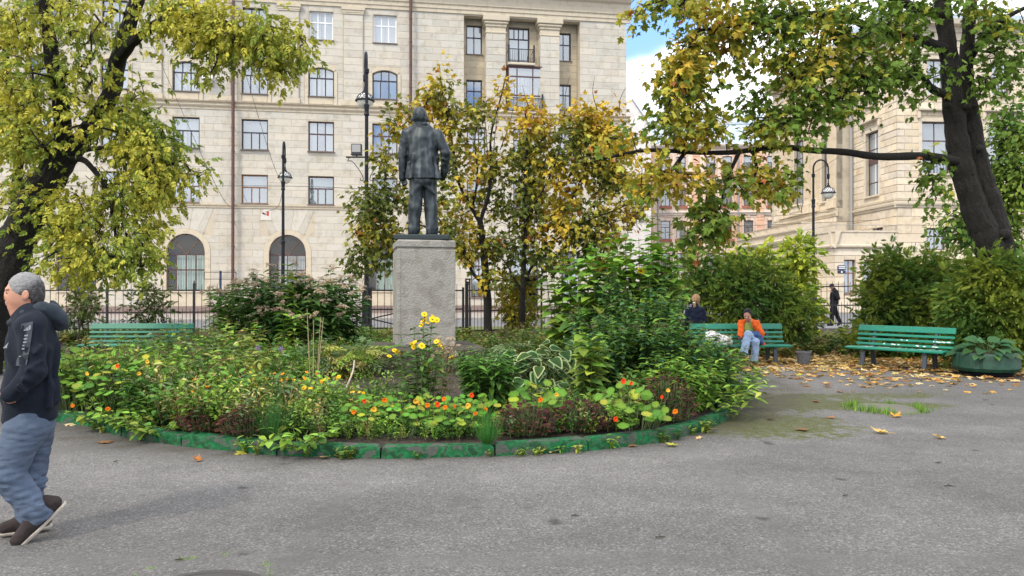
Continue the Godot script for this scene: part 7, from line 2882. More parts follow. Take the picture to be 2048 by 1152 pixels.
func left_tree() -> void:
	var d := 14.0
	var base := ground(-42, 760)
	base = Vector3(at(-45, 582, d).x, 0, -d)
	var o := thing("ash_leaved_maple", "leaning ash-leaved maple with yellow-green leaves at the left edge, behind the walking man", "tree", base)
	var A := func(px: float, py: float, dd := 0.0) -> Vector3: return at(px, py, d + dd)
	var limbs := [
		[[base + Vector3(-0.1, -0.1, 0), A.call(-20, 650), A.call(10, 560), A.call(32, 480), A.call(62, 420), A.call(95, 365), A.call(130, 310)], 0.42, 0.24, "trunk"],
		[[A.call(118, 330), A.call(126, 278), A.call(119, 194, -0.2), A.call(105, 125, -0.3), A.call(92, 47, -0.4), A.call(80, -30, -0.5)], 0.17, 0.1],
		[[A.call(125, 320), A.call(155, 291, 0.1), A.call(194, 236, 0.2), A.call(222, 180, 0.3), A.call(236, 116, 0.3), A.call(252, 62, 0.3), A.call(276, -10, 0.3)], 0.2, 0.12],
		[[A.call(232, 130, 0.3), A.call(262, 85, -0.1), A.call(310, 48, -0.4), A.call(350, 30, -0.6), A.call(430, 38, -0.8), A.call(510, 72, -1.0), A.call(570, 110, -1.1)], 0.12, 0.02],
		[[A.call(100, 300, -0.1), A.call(86, 296, -0.2), A.call(70, 285, -0.3)], 0.1, 0.07],
		[[A.call(140, 320), A.call(170, 322, -0.3), A.call(211, 374, -0.6), A.call(222, 412, -0.7), A.call(230, 462, -0.8), A.call(226, 505, -0.8)], 0.07, 0.012],
		[[A.call(165, 300), A.call(200, 296, -0.5), A.call(260, 302, -0.8), A.call(330, 330, -1.0)], 0.06, 0.012],
		[[A.call(36, 470, 0.2), A.call(33, 380, 0.5), A.call(38, 305, 0.6), A.call(33, 222, 0.7), A.call(17, 166, 0.8), A.call(5, 40, 0.8)], 0.11, 0.05],
		[[A.call(60, 425), A.call(130, 440, -0.6), A.call(200, 500, -1.2), A.call(260, 530, -1.4)], 0.05, 0.01],
	]
	var pts := lobes_of([[90, 40, d - 0.4, 130, 70, 1.3, 125], [50, 160, d - 0.3, 110, 90, 1.2, 115], [190, 150, d - 0.6, 100, 90, 1.0, 70], [90, 260, d - 0.9, 130, 60, 1.0, 60], [260, 250, d - 0.7, 85, 70, 1.0, 70], [305, 300, d - 0.8, 72, 70, 1.0, 66], [270, 370, d - 1.0, 80, 60, 0.9, 50], [310, 400, d - 1.0, 55, 60, 0.8, 34], [270, 480, d - 1.2, 70, 45, 0.7, 45], [130, 430, d - 1.0, 110, 50, 0.9, 78], [60, 400, d - 0.2, 90, 60, 0.9, 55], [60, 270, d + 0.3, 90, 60, 0.7, 50], [190, 520, d - 1.5, 110, 36, 0.7, 55], [50, 520, d - 1.2, 80, 30, 0.7, 16], [410, 45, d - 0.8, 130, 50, 0.9, 85], [520, 75, d - 1.1, 75, 45, 0.8, 55], [420, 110, d - 0.7, 50, 26, 0.5, 14], [565, 130, d - 1.1, 40, 40, 0.5, 22], [320, 25, d - 0.3, 120, 60, 0.9, 60], [600, 90, d - 1.1, 30, 30, 0.4, 10], [400, 350, d - 0.9, 30, 22, 0.4, 8], [415, 140, d - 1.0, 12, 22, 0.3, 5]])
	pts = clear_of(pts, [Vector2(0, 560), Vector2(30, 480), Vector2(62, 420), Vector2(130, 310), Vector2(119, 194), Vector2(92, 47)], 38, d, 0.25)
	pts = clear_of(pts, [Vector2(140, 310), Vector2(194, 236), Vector2(236, 116), Vector2(276, 0)], 40, d, 0.2)
	pts = clear_of(pts, [Vector2(170, 330), Vector2(215, 390), Vector2(230, 480)], 34, d - 1, 0.25)
	grow(o, limbs, pts, M.bark_dark, {"mesh": L.ash, "leaves": 9, "reach": 0.42, "size": 0.15, "hang": 0.75, "flat": 0.6, "step": 0.35, "twig": 0.0055, "bare": 0.12,
		"tone": func(p: Vector3, cl: float) -> Color:
			var yel := clampf(0.42 + 0.6 * noise.get_noise_3d(p.x * 0.7, p.y * 0.7, p.z * 0.7) + (cl - 0.5) * 0.4 + rnd(-0.3, 0.3), 0.0, 1.0)
			return Color(0.17, 0.24, 0.04).lerp(Color(0.52, 0.47, 0.07), yel) * rnd(0.8, 1.15)})
	# fine bare twigs hanging under the crown
	var mb := MB.new()
	for i in 110:
		var s: Vector3 = at(rnd(165, 260), rnd(330, 470), d - rnd(0.3, 1.1)) - base
		var q := [s]
		var dir := Vector3(rnd(-0.6, 0.8), rnd(-1.2, -0.1), rnd(-0.4, 0.4)).normalized()
		for k in 3:
			dir = (dir + Vector3(rnd(-0.4, 0.4), rnd(-0.5, 0.2), rnd(-0.3, 0.3))).normalized()
			q.append(q[-1] + dir * rnd(0.15, 0.35))
		var sp := spline(q, 2)
		mb.tube(sp, taper(sp.size(), 0.009, 0.003), 3, false)
	stuff(obj(o, "bare_twigs", mb, M.bark_dark))


func young_maples() -> void:
	var d := 25.0
	var A := func(px: float, py: float, dd := 0.0) -> Vector3: return at(px, py, d + dd)
	var tone := func(p: Vector3, cl: float) -> Color:
		var gold := clampf(0.15 + (p.y - 2.6) * 0.1 + (p.x + 1.5) * 0.03 + 0.55 * noise.get_noise_3d(p.x * 0.5, p.y * 0.5, p.z * 0.5 + 3.0) + (cl - 0.5) * 0.5 + rnd(-0.25, 0.25), 0.0, 1.0)
		var c := Color(0.11, 0.145, 0.035).lerp(Color(0.34, 0.31, 0.045), smoothstep(0.1, 0.5, gold)).lerp(Color(0.58, 0.41, 0.045), smoothstep(0.45, 0.85, gold))
		if rng.randf() < 0.07 * gold:
			c = Color(0.42, 0.17, 0.05)
		return c * rnd(0.78, 1.15)
	var o := thing("young_maple", "young maple turning yellow behind the pedestal, left of two, its trunk forked low", "tree", Vector3(at(976, 582, d).x, 0, -d), 0.0, "young maples by the fence")
	var limbs := [
		[[o.position + Vector3(0, -0.1, 0), A.call(975, 600), A.call(971, 550), A.call(966, 490), A.call(960, 437)], 0.15, 0.1, "trunk"],
		[[A.call(974, 600), A.call(962, 565, -0.1), A.call(945, 545, -0.2), A.call(925, 500, -0.3), A.call(890, 470, -0.5), A.call(840, 450, -0.6)], 0.085, 0.03],
		[[A.call(960, 445), A.call(933, 398, 0.1), A.call(916, 360, 0.2), A.call(905, 290, 0.2), A.call(890, 210, 0.2), A.call(880, 150, 0.2)], 0.08, 0.02],
		[[A.call(961, 440), A.call(977, 389), A.call(982, 330), A.call(982, 270, 0.1), A.call(1003, 190, 0.1), A.call(1012, 150, 0.1)], 0.075, 0.015],
		[[A.call(945, 415), A.call(955, 350, -0.2), A.call(950, 270, -0.3), A.call(975, 200, -0.3)], 0.05, 0.012],
		[[A.call(925, 500, -0.3), A.call(860, 420, -0.2), A.call(800, 400, 0.0), A.call(740, 420, 0.2)], 0.04, 0.012],
	]
	var pts := lobes_of([[880, 165, d, 45, 50, 0.7, 22], [860, 240, d, 75, 45, 0.9, 40], [800, 235, d, 40, 40, 0.7, 14], [935, 230, d, 55, 45, 0.8, 22], [930, 300, d, 80, 50, 1.0, 34], [770, 310, d, 45, 50, 0.8, 16], [755, 400, d, 75, 40, 1.0, 50], [770, 470, d, 80, 45, 1.0, 56], [740, 440, d - 0.3, 45, 70, 0.6, 20], [735, 530, d, 45, 30, 0.7, 20], [900, 400, d, 60, 70, 1.0, 40], [940, 490, d, 70, 45, 1.0, 55], [985, 350, d + 0.4, 50, 70, 0.9, 30], [985, 550, d - 0.4, 60, 30, 0.8, 10], [1005, 190, d, 30, 40, 0.5, 6]])
	grow(o, limbs, pts, M.bark_dark, {"mesh": L.maple, "leaves": 11, "reach": 0.46, "size": 0.18, "hang": 0.55, "flat": 0.75, "step": 0.5, "twig": 0.006, "bare": 0.08, "tone": tone, "twig_bark": M.twig})
	o = thing("young_maple", "young golden maple behind the tall plants, right of two, with one straight thin trunk", "tree", Vector3(at(1044, 582, d + 0.4).x, 0, -d - 0.4), 0.0, "young maples by the fence")
	d += 0.4
	limbs = [
		[[o.position + Vector3(0, -0.1, 0), A.call(1045, 600), A.call(1048, 520), A.call(1051, 450), A.call(1050, 360), A.call(1054, 280), A.call(1050, 215)], 0.12, 0.025, "trunk"],
		[[A.call(1046, 590), A.call(1025, 550, -0.2), A.call(1008, 522, -0.3), A.call(985, 505, -0.4)], 0.05, 0.015],
		[[A.call(1047, 570), A.call(1065, 530, 0.1), A.call(1090, 490, 0.1), A.call(1125, 470, 0.1), A.call(1135, 420, 0.1), A.call(1160, 360, 0.1), A.call(1180, 280, 0.1)], 0.06, 0.015],
		[[A.call(1052, 440), A.call(1080, 390, -0.4), A.call(1110, 330, -0.6), A.call(1125, 270, -0.7)], 0.045, 0.012],
		[[A.call(1125, 470, 0.1), A.call(1180, 440, -0.3), A.call(1230, 420, -0.5), A.call(1280, 400, -0.6)], 0.035, 0.012],
	]
	pts = lobes_of([[1055, 250, d, 60, 55, 0.8, 40], [1070, 330, d, 85, 55, 1.0, 75], [1060, 420, d, 85, 60, 1.0, 80], [1150, 270, d, 65, 55, 0.9, 60], [1210, 260, d, 60, 55, 0.9, 55], [1180, 350, d, 90, 60, 1.0, 85], [1240, 330, d, 60, 60, 0.9, 45], [1130, 450, d, 80, 60, 1.0, 70], [1220, 430, d, 70, 55, 0.9, 55], [1100, 520, d - 0.3, 70, 40, 0.9, 30], [1190, 510, d, 60, 45, 0.9, 36], [1020, 490, d, 50, 50, 0.8, 30], [1150, 215, d, 45, 30, 0.5, 8], [1285, 380, d, 35, 60, 0.7, 18]])
	grow(o, limbs, pts, M.bark_dark, {"mesh": L.maple, "leaves": 11, "reach": 0.46, "size": 0.18, "hang": 0.55, "flat": 0.75, "step": 0.5, "twig": 0.006, "bare": 0.05, "tone": tone, "twig_bark": M.twig})
	# bare reddish shoots above the crowns
	var mb := MB.new()
	for k in [[985, 330, 1012, 150], [1000, 300, 1030, 165], [975, 310, 965, 190], [1090, 250, 1078, 175], [1130, 230, 1140, 150], [1195, 220, 1190, 150], [1240, 230, 1258, 165], [1060, 220, 1045, 170]]:
		var a: Vector3 = A.call(k[0], k[1]) - o.position
		var b: Vector3 = A.call(k[2], k[3]) - o.position
		var sp := spline([a, a.lerp(b, 0.5) + Vector3(rnd(-0.15, 0.15), 0, 0), b], 4)
		mb.tube(sp, taper(sp.size(), 0.018, 0.005), 5, false)
	stuff(obj(o, "bare_shoots", mb, M.twig))


func right_maple() -> void:
	var d := 15.5
	var A := func(px: float, py: float, dd := 0.0) -> Vector3: return at(px, py, d + dd)
	var o := thing("old_maple", "old leaning maple with split dark trunk and one long level bough, far right", "tree", Vector3(at(1998, 582, d).x, 0, -d))
	var limbs := [
		[[o.position + Vector3(0, -0.1, 0), A.call(1994, 600), A.call(1978, 490), A.call(1952, 420), A.call(1926, 340), A.call(1912, 250), A.call(1904, 170), A.call(1896, 90), A.call(1884, 0), A.call(1880, -60)], 0.33, 0.13, "trunk"],
		[[o.position + Vector3(0.2, -0.1, 0.1), A.call(2010, 590, 0.05), A.call(2002, 490, 0.05), A.call(1984, 410, 0.05), A.call(1958, 330, 0.05), A.call(1944, 250, 0.05), A.call(1934, 170, 0.1), A.call(1936, 90, 0.15), A.call(1944, 0, 0.2), A.call(1950, -60, 0.2)], 0.3, 0.09, "trunk"],
		[[A.call(1915, 322, -0.1), A.call(1850, 312, -0.4), A.call(1760, 313, -0.8), A.call(1690, 304, -1.0), A.call(1620, 300, -1.2), A.call(1555, 293, -1.5), A.call(1470, 304, -1.7), A.call(1390, 305, -1.9), A.call(1300, 300, -2.1), A.call(1240, 310, -2.2), A.call(1190, 320, -2.3)], 0.098, 0.025],
		[[A.call(1480, 302, -1.7), A.call(1462, 340, -1.8), A.call(1448, 380, -1.8), A.call(1440, 420, -1.8)], 0.05, 0.015],
		[[A.call(1370, 305, -1.9), A.call(1340, 345, -2.1), A.call(1310, 375, -2.2), A.call(1285, 400, -2.2)], 0.045, 0.012],
		[[A.call(1900, 190), A.call(1865, 178, -0.4), A.call(1840, 150, -0.7), A.call(1780, 155, -1.0), A.call(1690, 150, -1.4), A.call(1600, 160, -1.7)], 0.1, 0.02],
		[[A.call(1895, 100), A.call(1840, 80, -0.5), A.call(1760, 62, -0.9), A.call(1690, 34, -1.2), A.call(1600, 28, -1.5), A.call(1500, 45, -1.8), A.call(1400, 60, -2.0)], 0.12, 0.025],
		[[A.call(1890, 30), A.call(1820, 10, -0.6), A.call(1700, -40, -1.4), A.call(1520, -50, -2.2), A.call(1380, -20, -2.8)], 0.12, 0.03],
		[[A.call(1690, 150, -1.4), A.call(1640, 200, -1.7), A.call(1580, 240, -1.9), A.call(1520, 260, -2.0)], 0.04, 0.012],
		[[A.call(1400, 60, -2.0), A.call(1360, 130, -2.2), A.call(1340, 200, -2.3), A.call(1330, 260, -2.3)], 0.04, 0.012],
		[[A.call(1940, 120, 0.1), A.call(1980, 60, -0.3), A.call(2040, 20, -0.6), A.call(2100, 0, -0.8)], 0.08, 0.03],
	]
	var f := d - 1.7
	var pts := lobes_of([[1365, 15, f - 0.4, 60, 35, 0.8, 28], [1470, 25, f, 90, 40, 1.0, 46], [1600, 40, f + 0.3, 110, 45, 1.1, 56], [1740, 40, f + 0.6, 110, 50, 1.2, 64], [1850, 60, f + 0.9, 80, 60, 1.0, 36], [1385, 110, f - 0.3, 50, 50, 0.8, 46], [1350, 190, f - 0.4, 50, 50, 0.8, 44], [1285, 30, f - 0.5, 24, 40, 0.4, 8], [1390, 160, f - 0.3, 45, 50, 0.7, 34], [1350, 270, f - 0.4, 70, 40, 0.8, 48], [1420, 245, f - 0.2, 50, 40, 0.7, 28], [1470, 100, f, 55, 50, 0.8, 34], [1570, 105, f + 0.2, 60, 40, 0.9, 34], [1660, 110, f + 0.3, 70, 50, 1.0, 46], [1760, 130, f + 0.6, 70, 50, 1.0, 40], [1620, 200, f, 70, 40, 0.8, 40], [1540, 250, f - 0.1, 55, 35, 0.8, 34], [1700, 215, f + 0.3, 40, 35, 0.7, 13], [1600, 280, f - 0.1, 45, 30, 0.6, 18], [1240, 300, f - 0.6, 45, 45, 0.6, 24], [1310, 350, f - 0.5, 60, 40, 0.7, 24], [1400, 350, f - 0.3, 60, 45, 0.7, 26], [1420, 430, f - 0.2, 40, 50, 0.6, 32], [1500, 355, f - 0.1, 45, 45, 0.6, 20], [1560, 370, f, 35, 50, 0.5, 24], [1380, 480, f - 0.2, 36, 40, 0.5, 14], [1450, 470, f, 26, 30, 0.4, 8], [1850, 180, f + 1.2, 55, 45, 0.7, 26], [1870, 370, f + 1.4, 40, 70, 0.6, 26], [1980, 60, d - 0.4, 80, 60, 0.9, 50], [1960, 170, d - 0.6, 40, 40, 0.5, 14], [2030, 130, d - 0.5, 50, 50, 0.7, 22], [1910, 110, d - 0.9, 40, 50, 0.4, 20], [1690, 335, f + 0.3, 20, 20, 0.3, 3], [1500, 185, f, 45, 35, 0.7, 14], [1600, 155, f, 80, 35, 0.9, 20], [1730, 180, f + 0.4, 60, 40, 0.8, 20], [1830, 130, f + 0.8, 60, 50, 0.8, 22], [1920, 10, d - 0.7, 90, 40, 0.8, 40]])
	pts = clear_of(pts, [Vector2(1900, 60), Vector2(1895, 150), Vector2(1912, 260), Vector2(1950, 420), Vector2(1985, 520)], 60, d, 0.08)
	pts = clear_of(pts, [Vector2(1200, 318), Vector2(1300, 300), Vector2(1470, 303), Vector2(1620, 300), Vector2(1900, 318)], 30, d - 1.3, 0.08)
	grow(o, limbs, pts, M.bark_dark, {"mesh": L.maple, "leaves": 9, "reach": 0.4, "size": 0.135, "hang": 0.6, "flat": 0.7, "step": 0.4, "twig": 0.0052,
		"tone": func(p: Vector3, cl: float) -> Color:
			var gold := clampf(0.27 - (p.x - 4.5) * 0.08 + 0.5 * noise.get_noise_3d(p.x * 0.6, p.y * 0.6, p.z * 0.6 + 7.0) + (cl - 0.5) * 0.5 + rnd(-0.28, 0.28), 0.0, 1.0)
			var c := Color(0.11, 0.185, 0.03).lerp(Color(0.33, 0.32, 0.045), smoothstep(0.12, 0.45, gold)).lerp(Color(0.54, 0.36, 0.05), smoothstep(0.5, 0.9, gold))
			if rng.randf() < 0.04 * gold:
				c = Color(0.36, 0.13, 0.05)
			return c * rnd(0.75, 1.2)})
	# knots on the trunk
	var mb := MB.new()
	for k in [[1896, 211, 0.09], [1935, 213, 0.1], [1950, 213, 0.06], [1960, 296, 0.09], [2010, 468, 0.14]]:
		mb.ball(A.call(k[0], k[1], -0.22) - o.position, Vector3(k[2], k[2] * 0.8, k[2] * 0.7), 6, 8)
	stuff(obj(o, "knots", mb, M.bark_dark))


func bush(called: String, label: String, cat: String, base: Vector3, stems: int, lobes: Array, opt: Dictionary, group := "") -> Node3D:
	var o := thing(called, label, cat, base, 0.0, group)
	var pts := lobes_of(lobes)
	var limbs := []
	for i in stems:
		var a := TAU * i / stems + rnd(-0.3, 0.3)
		var to: Vector3 = pts[rng.randi() % pts.size()]
		var s := base + Vector3(cos(a) * 0.2, 0.0, sin(a) * 0.2)
		limbs.append([[s, s.lerp(to, 0.4) + Vector3(0, 0.25, 0), s.lerp(to, 0.85)], opt.get("stem", 0.022), 0.008, "stem"])
	grow(o, limbs, pts, M.twig, opt)
	return o


func shrubs() -> void:
	var green := func(a: Color, b: Color, f: float) -> Callable:
		return func(p: Vector3, cl: float) -> Color:
			var k := clampf(0.4 + 0.7 * noise.get_noise_3d(p.x * f, p.y * f, p.z * f) + (cl - 0.5) * 0.5 + rnd(-0.2, 0.2), 0.0, 1.0)
			return a.lerp(b, k) * rnd(0.8, 1.2)
	var dark: Callable = green.call(Color(0.07, 0.15, 0.035), Color(0.2, 0.27, 0.04), 0.6)
	var lime: Callable = green.call(Color(0.2, 0.3, 0.035), Color(0.48, 0.52, 0.06), 0.8)
	var olive: Callable = green.call(Color(0.08, 0.165, 0.035), Color(0.24, 0.29, 0.04), 0.5)
	var R := {"mesh": L.rowan, "leaves": 9, "reach": 0.34, "size": 0.22, "hang": 0.05, "flat": 1.3, "step": 0.35, "twig": 0.004, "tone": dark, "singles": 60}
	var with := func(e: Dictionary) -> Dictionary:
		var q := R.duplicate()
		q.merge(e, true)
		return q
	var G := func(px: float, d: float) -> Vector3: return Vector3(at(px, 582, d).x, 0, -d)
	bush("feathery_shrub", "dark green feathery shrub behind the bench with the woman", "shrub", G.call(1470, 19.6), 9, [[1450, 600, 19.4, 70, 60, 0.8, 110], [1530, 600, 19.4, 70, 60, 0.8, 110], [1490, 545, 19.5, 75, 40, 0.7, 60], [1400, 560, 19.6, 50, 55, 0.7, 60], [1580, 640, 19.0, 55, 45, 0.7, 60]], R, "feathery shrubs along the fence")
	bush("lime_sapling", "bright lime green young tree rising between the benches", "sapling", G.call(1600, 20.5), 5, [[1590, 540, 20.4, 45, 50, 0.5, 44], [1530, 520, 20.5, 50, 34, 0.5, 30], [1590, 610, 20.2, 48, 40, 0.6, 40], [1600, 500, 20.4, 26, 30, 0.4, 16], [1470, 520, 20.6, 40, 30, 0.4, 16]], with.call({"mesh": L.ash, "size": 0.26, "leaves": 5, "tone": lime}))
	bush("feathery_shrub", "wide olive feathery shrub behind the empty worn bench", "shrub", G.call(1800, 18.6), 12, [[1775, 610, 18.2, 62, 70, 0.9, 140], [1850, 620, 18.0, 80, 75, 0.9, 160], [1790, 540, 18.4, 70, 40, 0.7, 80], [1880, 555, 18.2, 60, 50, 0.7, 70], [1735, 670, 17.8, 35, 40, 0.6, 40], [1820, 690, 17.6, 90, 30, 0.6, 70]], with.call({"tone": olive}), "feathery shrubs along the fence")
	bush("feathery_shrub", "dark feathery shrub under the old maple, behind the leafy tub", "shrub", G.call(1985, 15.5), 12, [[1950, 620, 15.6, 60, 75, 0.6, 150], [2030, 610, 15.2, 60, 80, 0.6, 160], [1990, 555, 15.3, 80, 45, 0.5, 110], [2060, 680, 15.2, 60, 50, 0.5, 80], [1940, 690, 15.4, 60, 40, 0.5, 70], [2010, 690, 15.2, 60, 40, 0.4, 60]], with.call({"tone": olive}), "feathery shrubs along the fence")
	var back := G.call(2010, 23.0) as Vector3
	var o := thing("dark_tree", "dark leafy tree behind the old maple at the right edge", "tree", back)
	grow(o, [[[back, at(2010, 500, 23.0), at(2000, 380, 23.0), at(2005, 240, 23.0)], 0.2, 0.05, "trunk"], [[at(2002, 420, 23), at(2040, 360, 22.6), at(2070, 300, 22.4)], 0.06, 0.02]], lobes_of([[1985, 390, 22.8, 70, 80, 1.2, 110], [2030, 280, 22.8, 60, 90, 1.2, 110], [1930, 460, 22.6, 70, 50, 1.0, 70], [2020, 470, 22.4, 70, 50, 1.0, 60], [2060, 380, 22.6, 50, 80, 1.0, 60]]), M.bark_dark, {"mesh": L.oval, "leaves": 14, "reach": 0.45, "size": 0.17, "tone": dark, "singles": 100})
	bush("yellow_bush", "small yellow-green bush against the fence behind the right young maple", "shrub", G.call(1035, 25.9), 5, [[1030, 595, 25.9, 42, 40, 0.5, 50], [1045, 630, 25.8, 45, 30, 0.5, 36], [1010, 570, 25.9, 24, 24, 0.3, 14]], with.call({"mesh": L.ash, "size": 0.24, "leaves": 5, "tone": green.call(Color(0.16, 0.2, 0.03), Color(0.48, 0.34, 0.04), 0.9)}))
	for s in [[300, 22.5, "thin grey-green bush by the fence above the left bench's right half"], [165, 22.0, "thin grey-green bush by the fence above the left bench's left end"]]:
		bush("thin_bush", s[2], "shrub", G.call(s[0], s[1]), 6, [[s[0], 610, s[1], 45, 34, 0.5, 44], [s[0] + 5, 580, s[1], 30, 24, 0.4, 16], [s[0] - 10, 650, s[1], 50, 24, 0.4, 24]], with.call({"size": 0.2, "leaves": 5, "tone": green.call(Color(0.06, 0.1, 0.03), Color(0.14, 0.17, 0.06), 0.8)}), "thin bushes at the left fence")
	bush("leafy_bush", "green bush at the far left edge beside the leaning tree's foot", "shrub", G.call(20, 15.5), 6, [[10, 620, 15.4, 60, 50, 0.6, 60], [40, 680, 15.0, 50, 40, 0.5, 40]], with.call({"mesh": L.oval, "size": 0.12, "leaves": 12, "tone": green.call(Color(0.06, 0.13, 0.02), Color(0.2, 0.26, 0.04), 0.8)}))
	# low scrub on the bare earth between benches and fence
	var xf := []
	var col := []
	for i in 2600:
		var px := rnd(-30, 2070)
		var d := rnd(17.2, 26.0)
		var p := Vector3(at(px, 582, d).x, 0, -d)
		if Vector2((p.x + 1.6) / 1.05, (d - 12.6) / 0.62).length() < 9.4:
			continue
		if noise.get_noise_2d(p.x * 0.35, p.z * 0.35) + rnd(-0.3, 0.3) < -0.15:
			continue
		xf.append(Transform3D(Basis(Vector3.UP, rnd(0, TAU)).scaled(Vector3.ONE * rnd(0.5, 1.15)), p))
		col.append(mix_of([Color(0.1, 0.15, 0.03), Color(0.16, 0.19, 0.04), Color(0.2, 0.18, 0.06), Color(0.07, 0.12, 0.03)]))
	var scrub := Node3D.new()
	scrub.name = "scrub"
	add_child(scrub, true)
	tag(scrub, "low weeds and scrub on the earth between the benches and the fence", "weeds")
	stuff(scrub)
	sow(scrub, "weed", "weeds", sprig(L.oval, 9, 0.34, 0.12), M.leaf, xf, col)


# a small weed as one mesh: stems with leaves up them
func sprig(leaf: Mesh, n: int, height: float, size: float, stems := 4, lean := 0.5) -> ArrayMesh:
	var one := MB.new()
	var a := leaf.surface_get_arrays(0)
	one.v = a[Mesh.ARRAY_VERTEX]
	one.n = a[Mesh.ARRAY_NORMAL]
	one.c = a[Mesh.ARRAY_COLOR]
	one.uv = a[Mesh.ARRAY_TEX_UV]
	one.idx = a[Mesh.ARRAY_INDEX]
	var mb := MB.new()
	for s in stems:
		var g := TAU * s / stems + rnd(-0.5, 0.5)
		var top := Vector3(cos(g) * lean * height * rnd(0.4, 1.2), height * rnd(0.65, 1.1), sin(g) * lean * height * rnd(0.4, 1.2))
		var mid := Vector3(top.x * 0.3, top.y * 0.55, top.z * 0.3)
		mb.col = Color(0.9, 0.85, 0.8)
		mb.tube(PackedVector3Array([Vector3.ZERO, mid, top]), PackedFloat32Array([0.006, 0.0045, 0.002]), 3, false)
		mb.col = Color(1, 1, 1)
		for i in n:
			var t := lerpf(0.15, 1.0, (i + rng.randf()) / n)
			var p := Vector3.ZERO.lerp(mid, t).lerp(mid.lerp(top, t), t)
			var d := rand_dir()
			d.y = rnd(-0.2, 0.6)
			mb.add(one, leaf_at(p, d, Vector3.UP + rand_dir() * 0.5, size * rnd(0.6, 1.2)))
	return mb.done()


# ---------------------------------------------------------------- plants of the bed
func spot(px: float, d: float, y := 0.14) -> Vector3:
	return Vector3(at(px, 582, d).x, y, -d)


# a clump of stems with leaves up them and, if asked, flowers on top
func clump(called: String, label: String, p: Vector3, o2: Dictionary, group := "") -> Node3D:
	var o := thing(called, label, o2.get("cat", "plant"), p, 0.0, group)
	var st := MB.new()
	var xf := []
	var col := []
	var fx := []
	var n: int = o2.stems
	for s in n:
		var g := TAU * (s + rnd(-0.4, 0.4)) / n
		var r: float = o2.radius * sqrt(rng.randf())
		var foot := Vector3(cos(g) * r * 0.55, -0.03, sin(g) * r * 0.55)
		var h := rnd(o2.h[0], o2.h[1]) * (1.0 - 0.25 * r / maxf(o2.radius, 0.01))
		var top := Vector3(cos(g) * (r + o2.lean * h), h, sin(g) * (r + o2.lean * h)) + Vector3(rnd(-0.05, 0.05), 0, rnd(-0.05, 0.05))
		var mid: Vector3 = foot.lerp(top, 0.5) + Vector3(-cos(g), 0, -sin(g)) * o2.lean * h * 0.25
		var pts := PackedVector3Array()
		for i in 7:
			var t := i / 6.0
			pts.append(foot.lerp(mid, t).lerp(mid.lerp(top, t), t))
		var th: float = o2.get("thick", 0.006)
		st.tube(pts, taper(7, th, th * 0.4), 4, false)
		var gap: float = o2.gap
		var k := int(h * (1.0 - o2.from) / gap)
		for i in k:
			var t: float = o2.from + (1.0 - o2.from) * (i + 0.5) / k
			var c := foot.lerp(mid, t).lerp(mid.lerp(top, t), t)
			var per: int = o2.per
			var a0 := i * 1.57 * (1.0 if per == 2 else 1.4) + s
			for j in per:
				var a := a0 + TAU * j / per + rnd(-0.3, 0.3)
				var out := Vector3(cos(a), rnd(-0.15, 0.45) - o2.get("droop", 0.1) * (1.0 - t), sin(a))
				var sz: float = o2.size * rnd(0.75, 1.2) * (0.65 + 0.6 * sin(PI * clampf(t * 0.9, 0.0, 1.0)))
				xf.append(leaf_at(c, out, Vector3.UP + rand_dir() * 0.35, sz))
				col.append(mix_of(o2.cols) * (1.0 + 0.35 * (t - 0.5) * o2.get("tip", 0.6)))
		if o2.has("flower") and rng.randf() < o2.get("chance", 1.0):
			for j in o2.get("heads", 1):
				var off: Vector3 = Vector3.ZERO if j == 0 else Vector3(rnd(-1, 1), rnd(-0.7, 0.25), rnd(-1, 1)) * o2.get("toss", 0.1)
				var hp: Vector3 = top + off + Vector3(0, 0.015, 0)
				if j > 0:
					st.rod(top - Vector3(0, 0.06, 0), hp, th * 0.35, 3)
				fx.append(hp)
	obj(o, "stems", st, M.dry_stem if o2.get("dry", false) else M.stem)
	sow(o, "leaf", "leaves", L[o2.leaf], o2.get("mat", M.leaf), xf, col, o2.get("singles", 40))
	if o2.has("flower"):
		for hp in fx:
			var fl := obj(o, o2.get("called", "flower"), L[o2.flower], M.petal)
			var up: Vector3 = Vector3.UP + rand_dir() * 0.5 + Vector3(0, 0, o2.get("face", 0.5))
			fl.transform = leaf_at(hp, up, rand_dir(), o2.fsize * rnd(0.8, 1.15)) if o2.get("upright", false) else leaf_at(hp, rand_dir(), up, o2.fsize * rnd(0.8, 1.15))
	return o


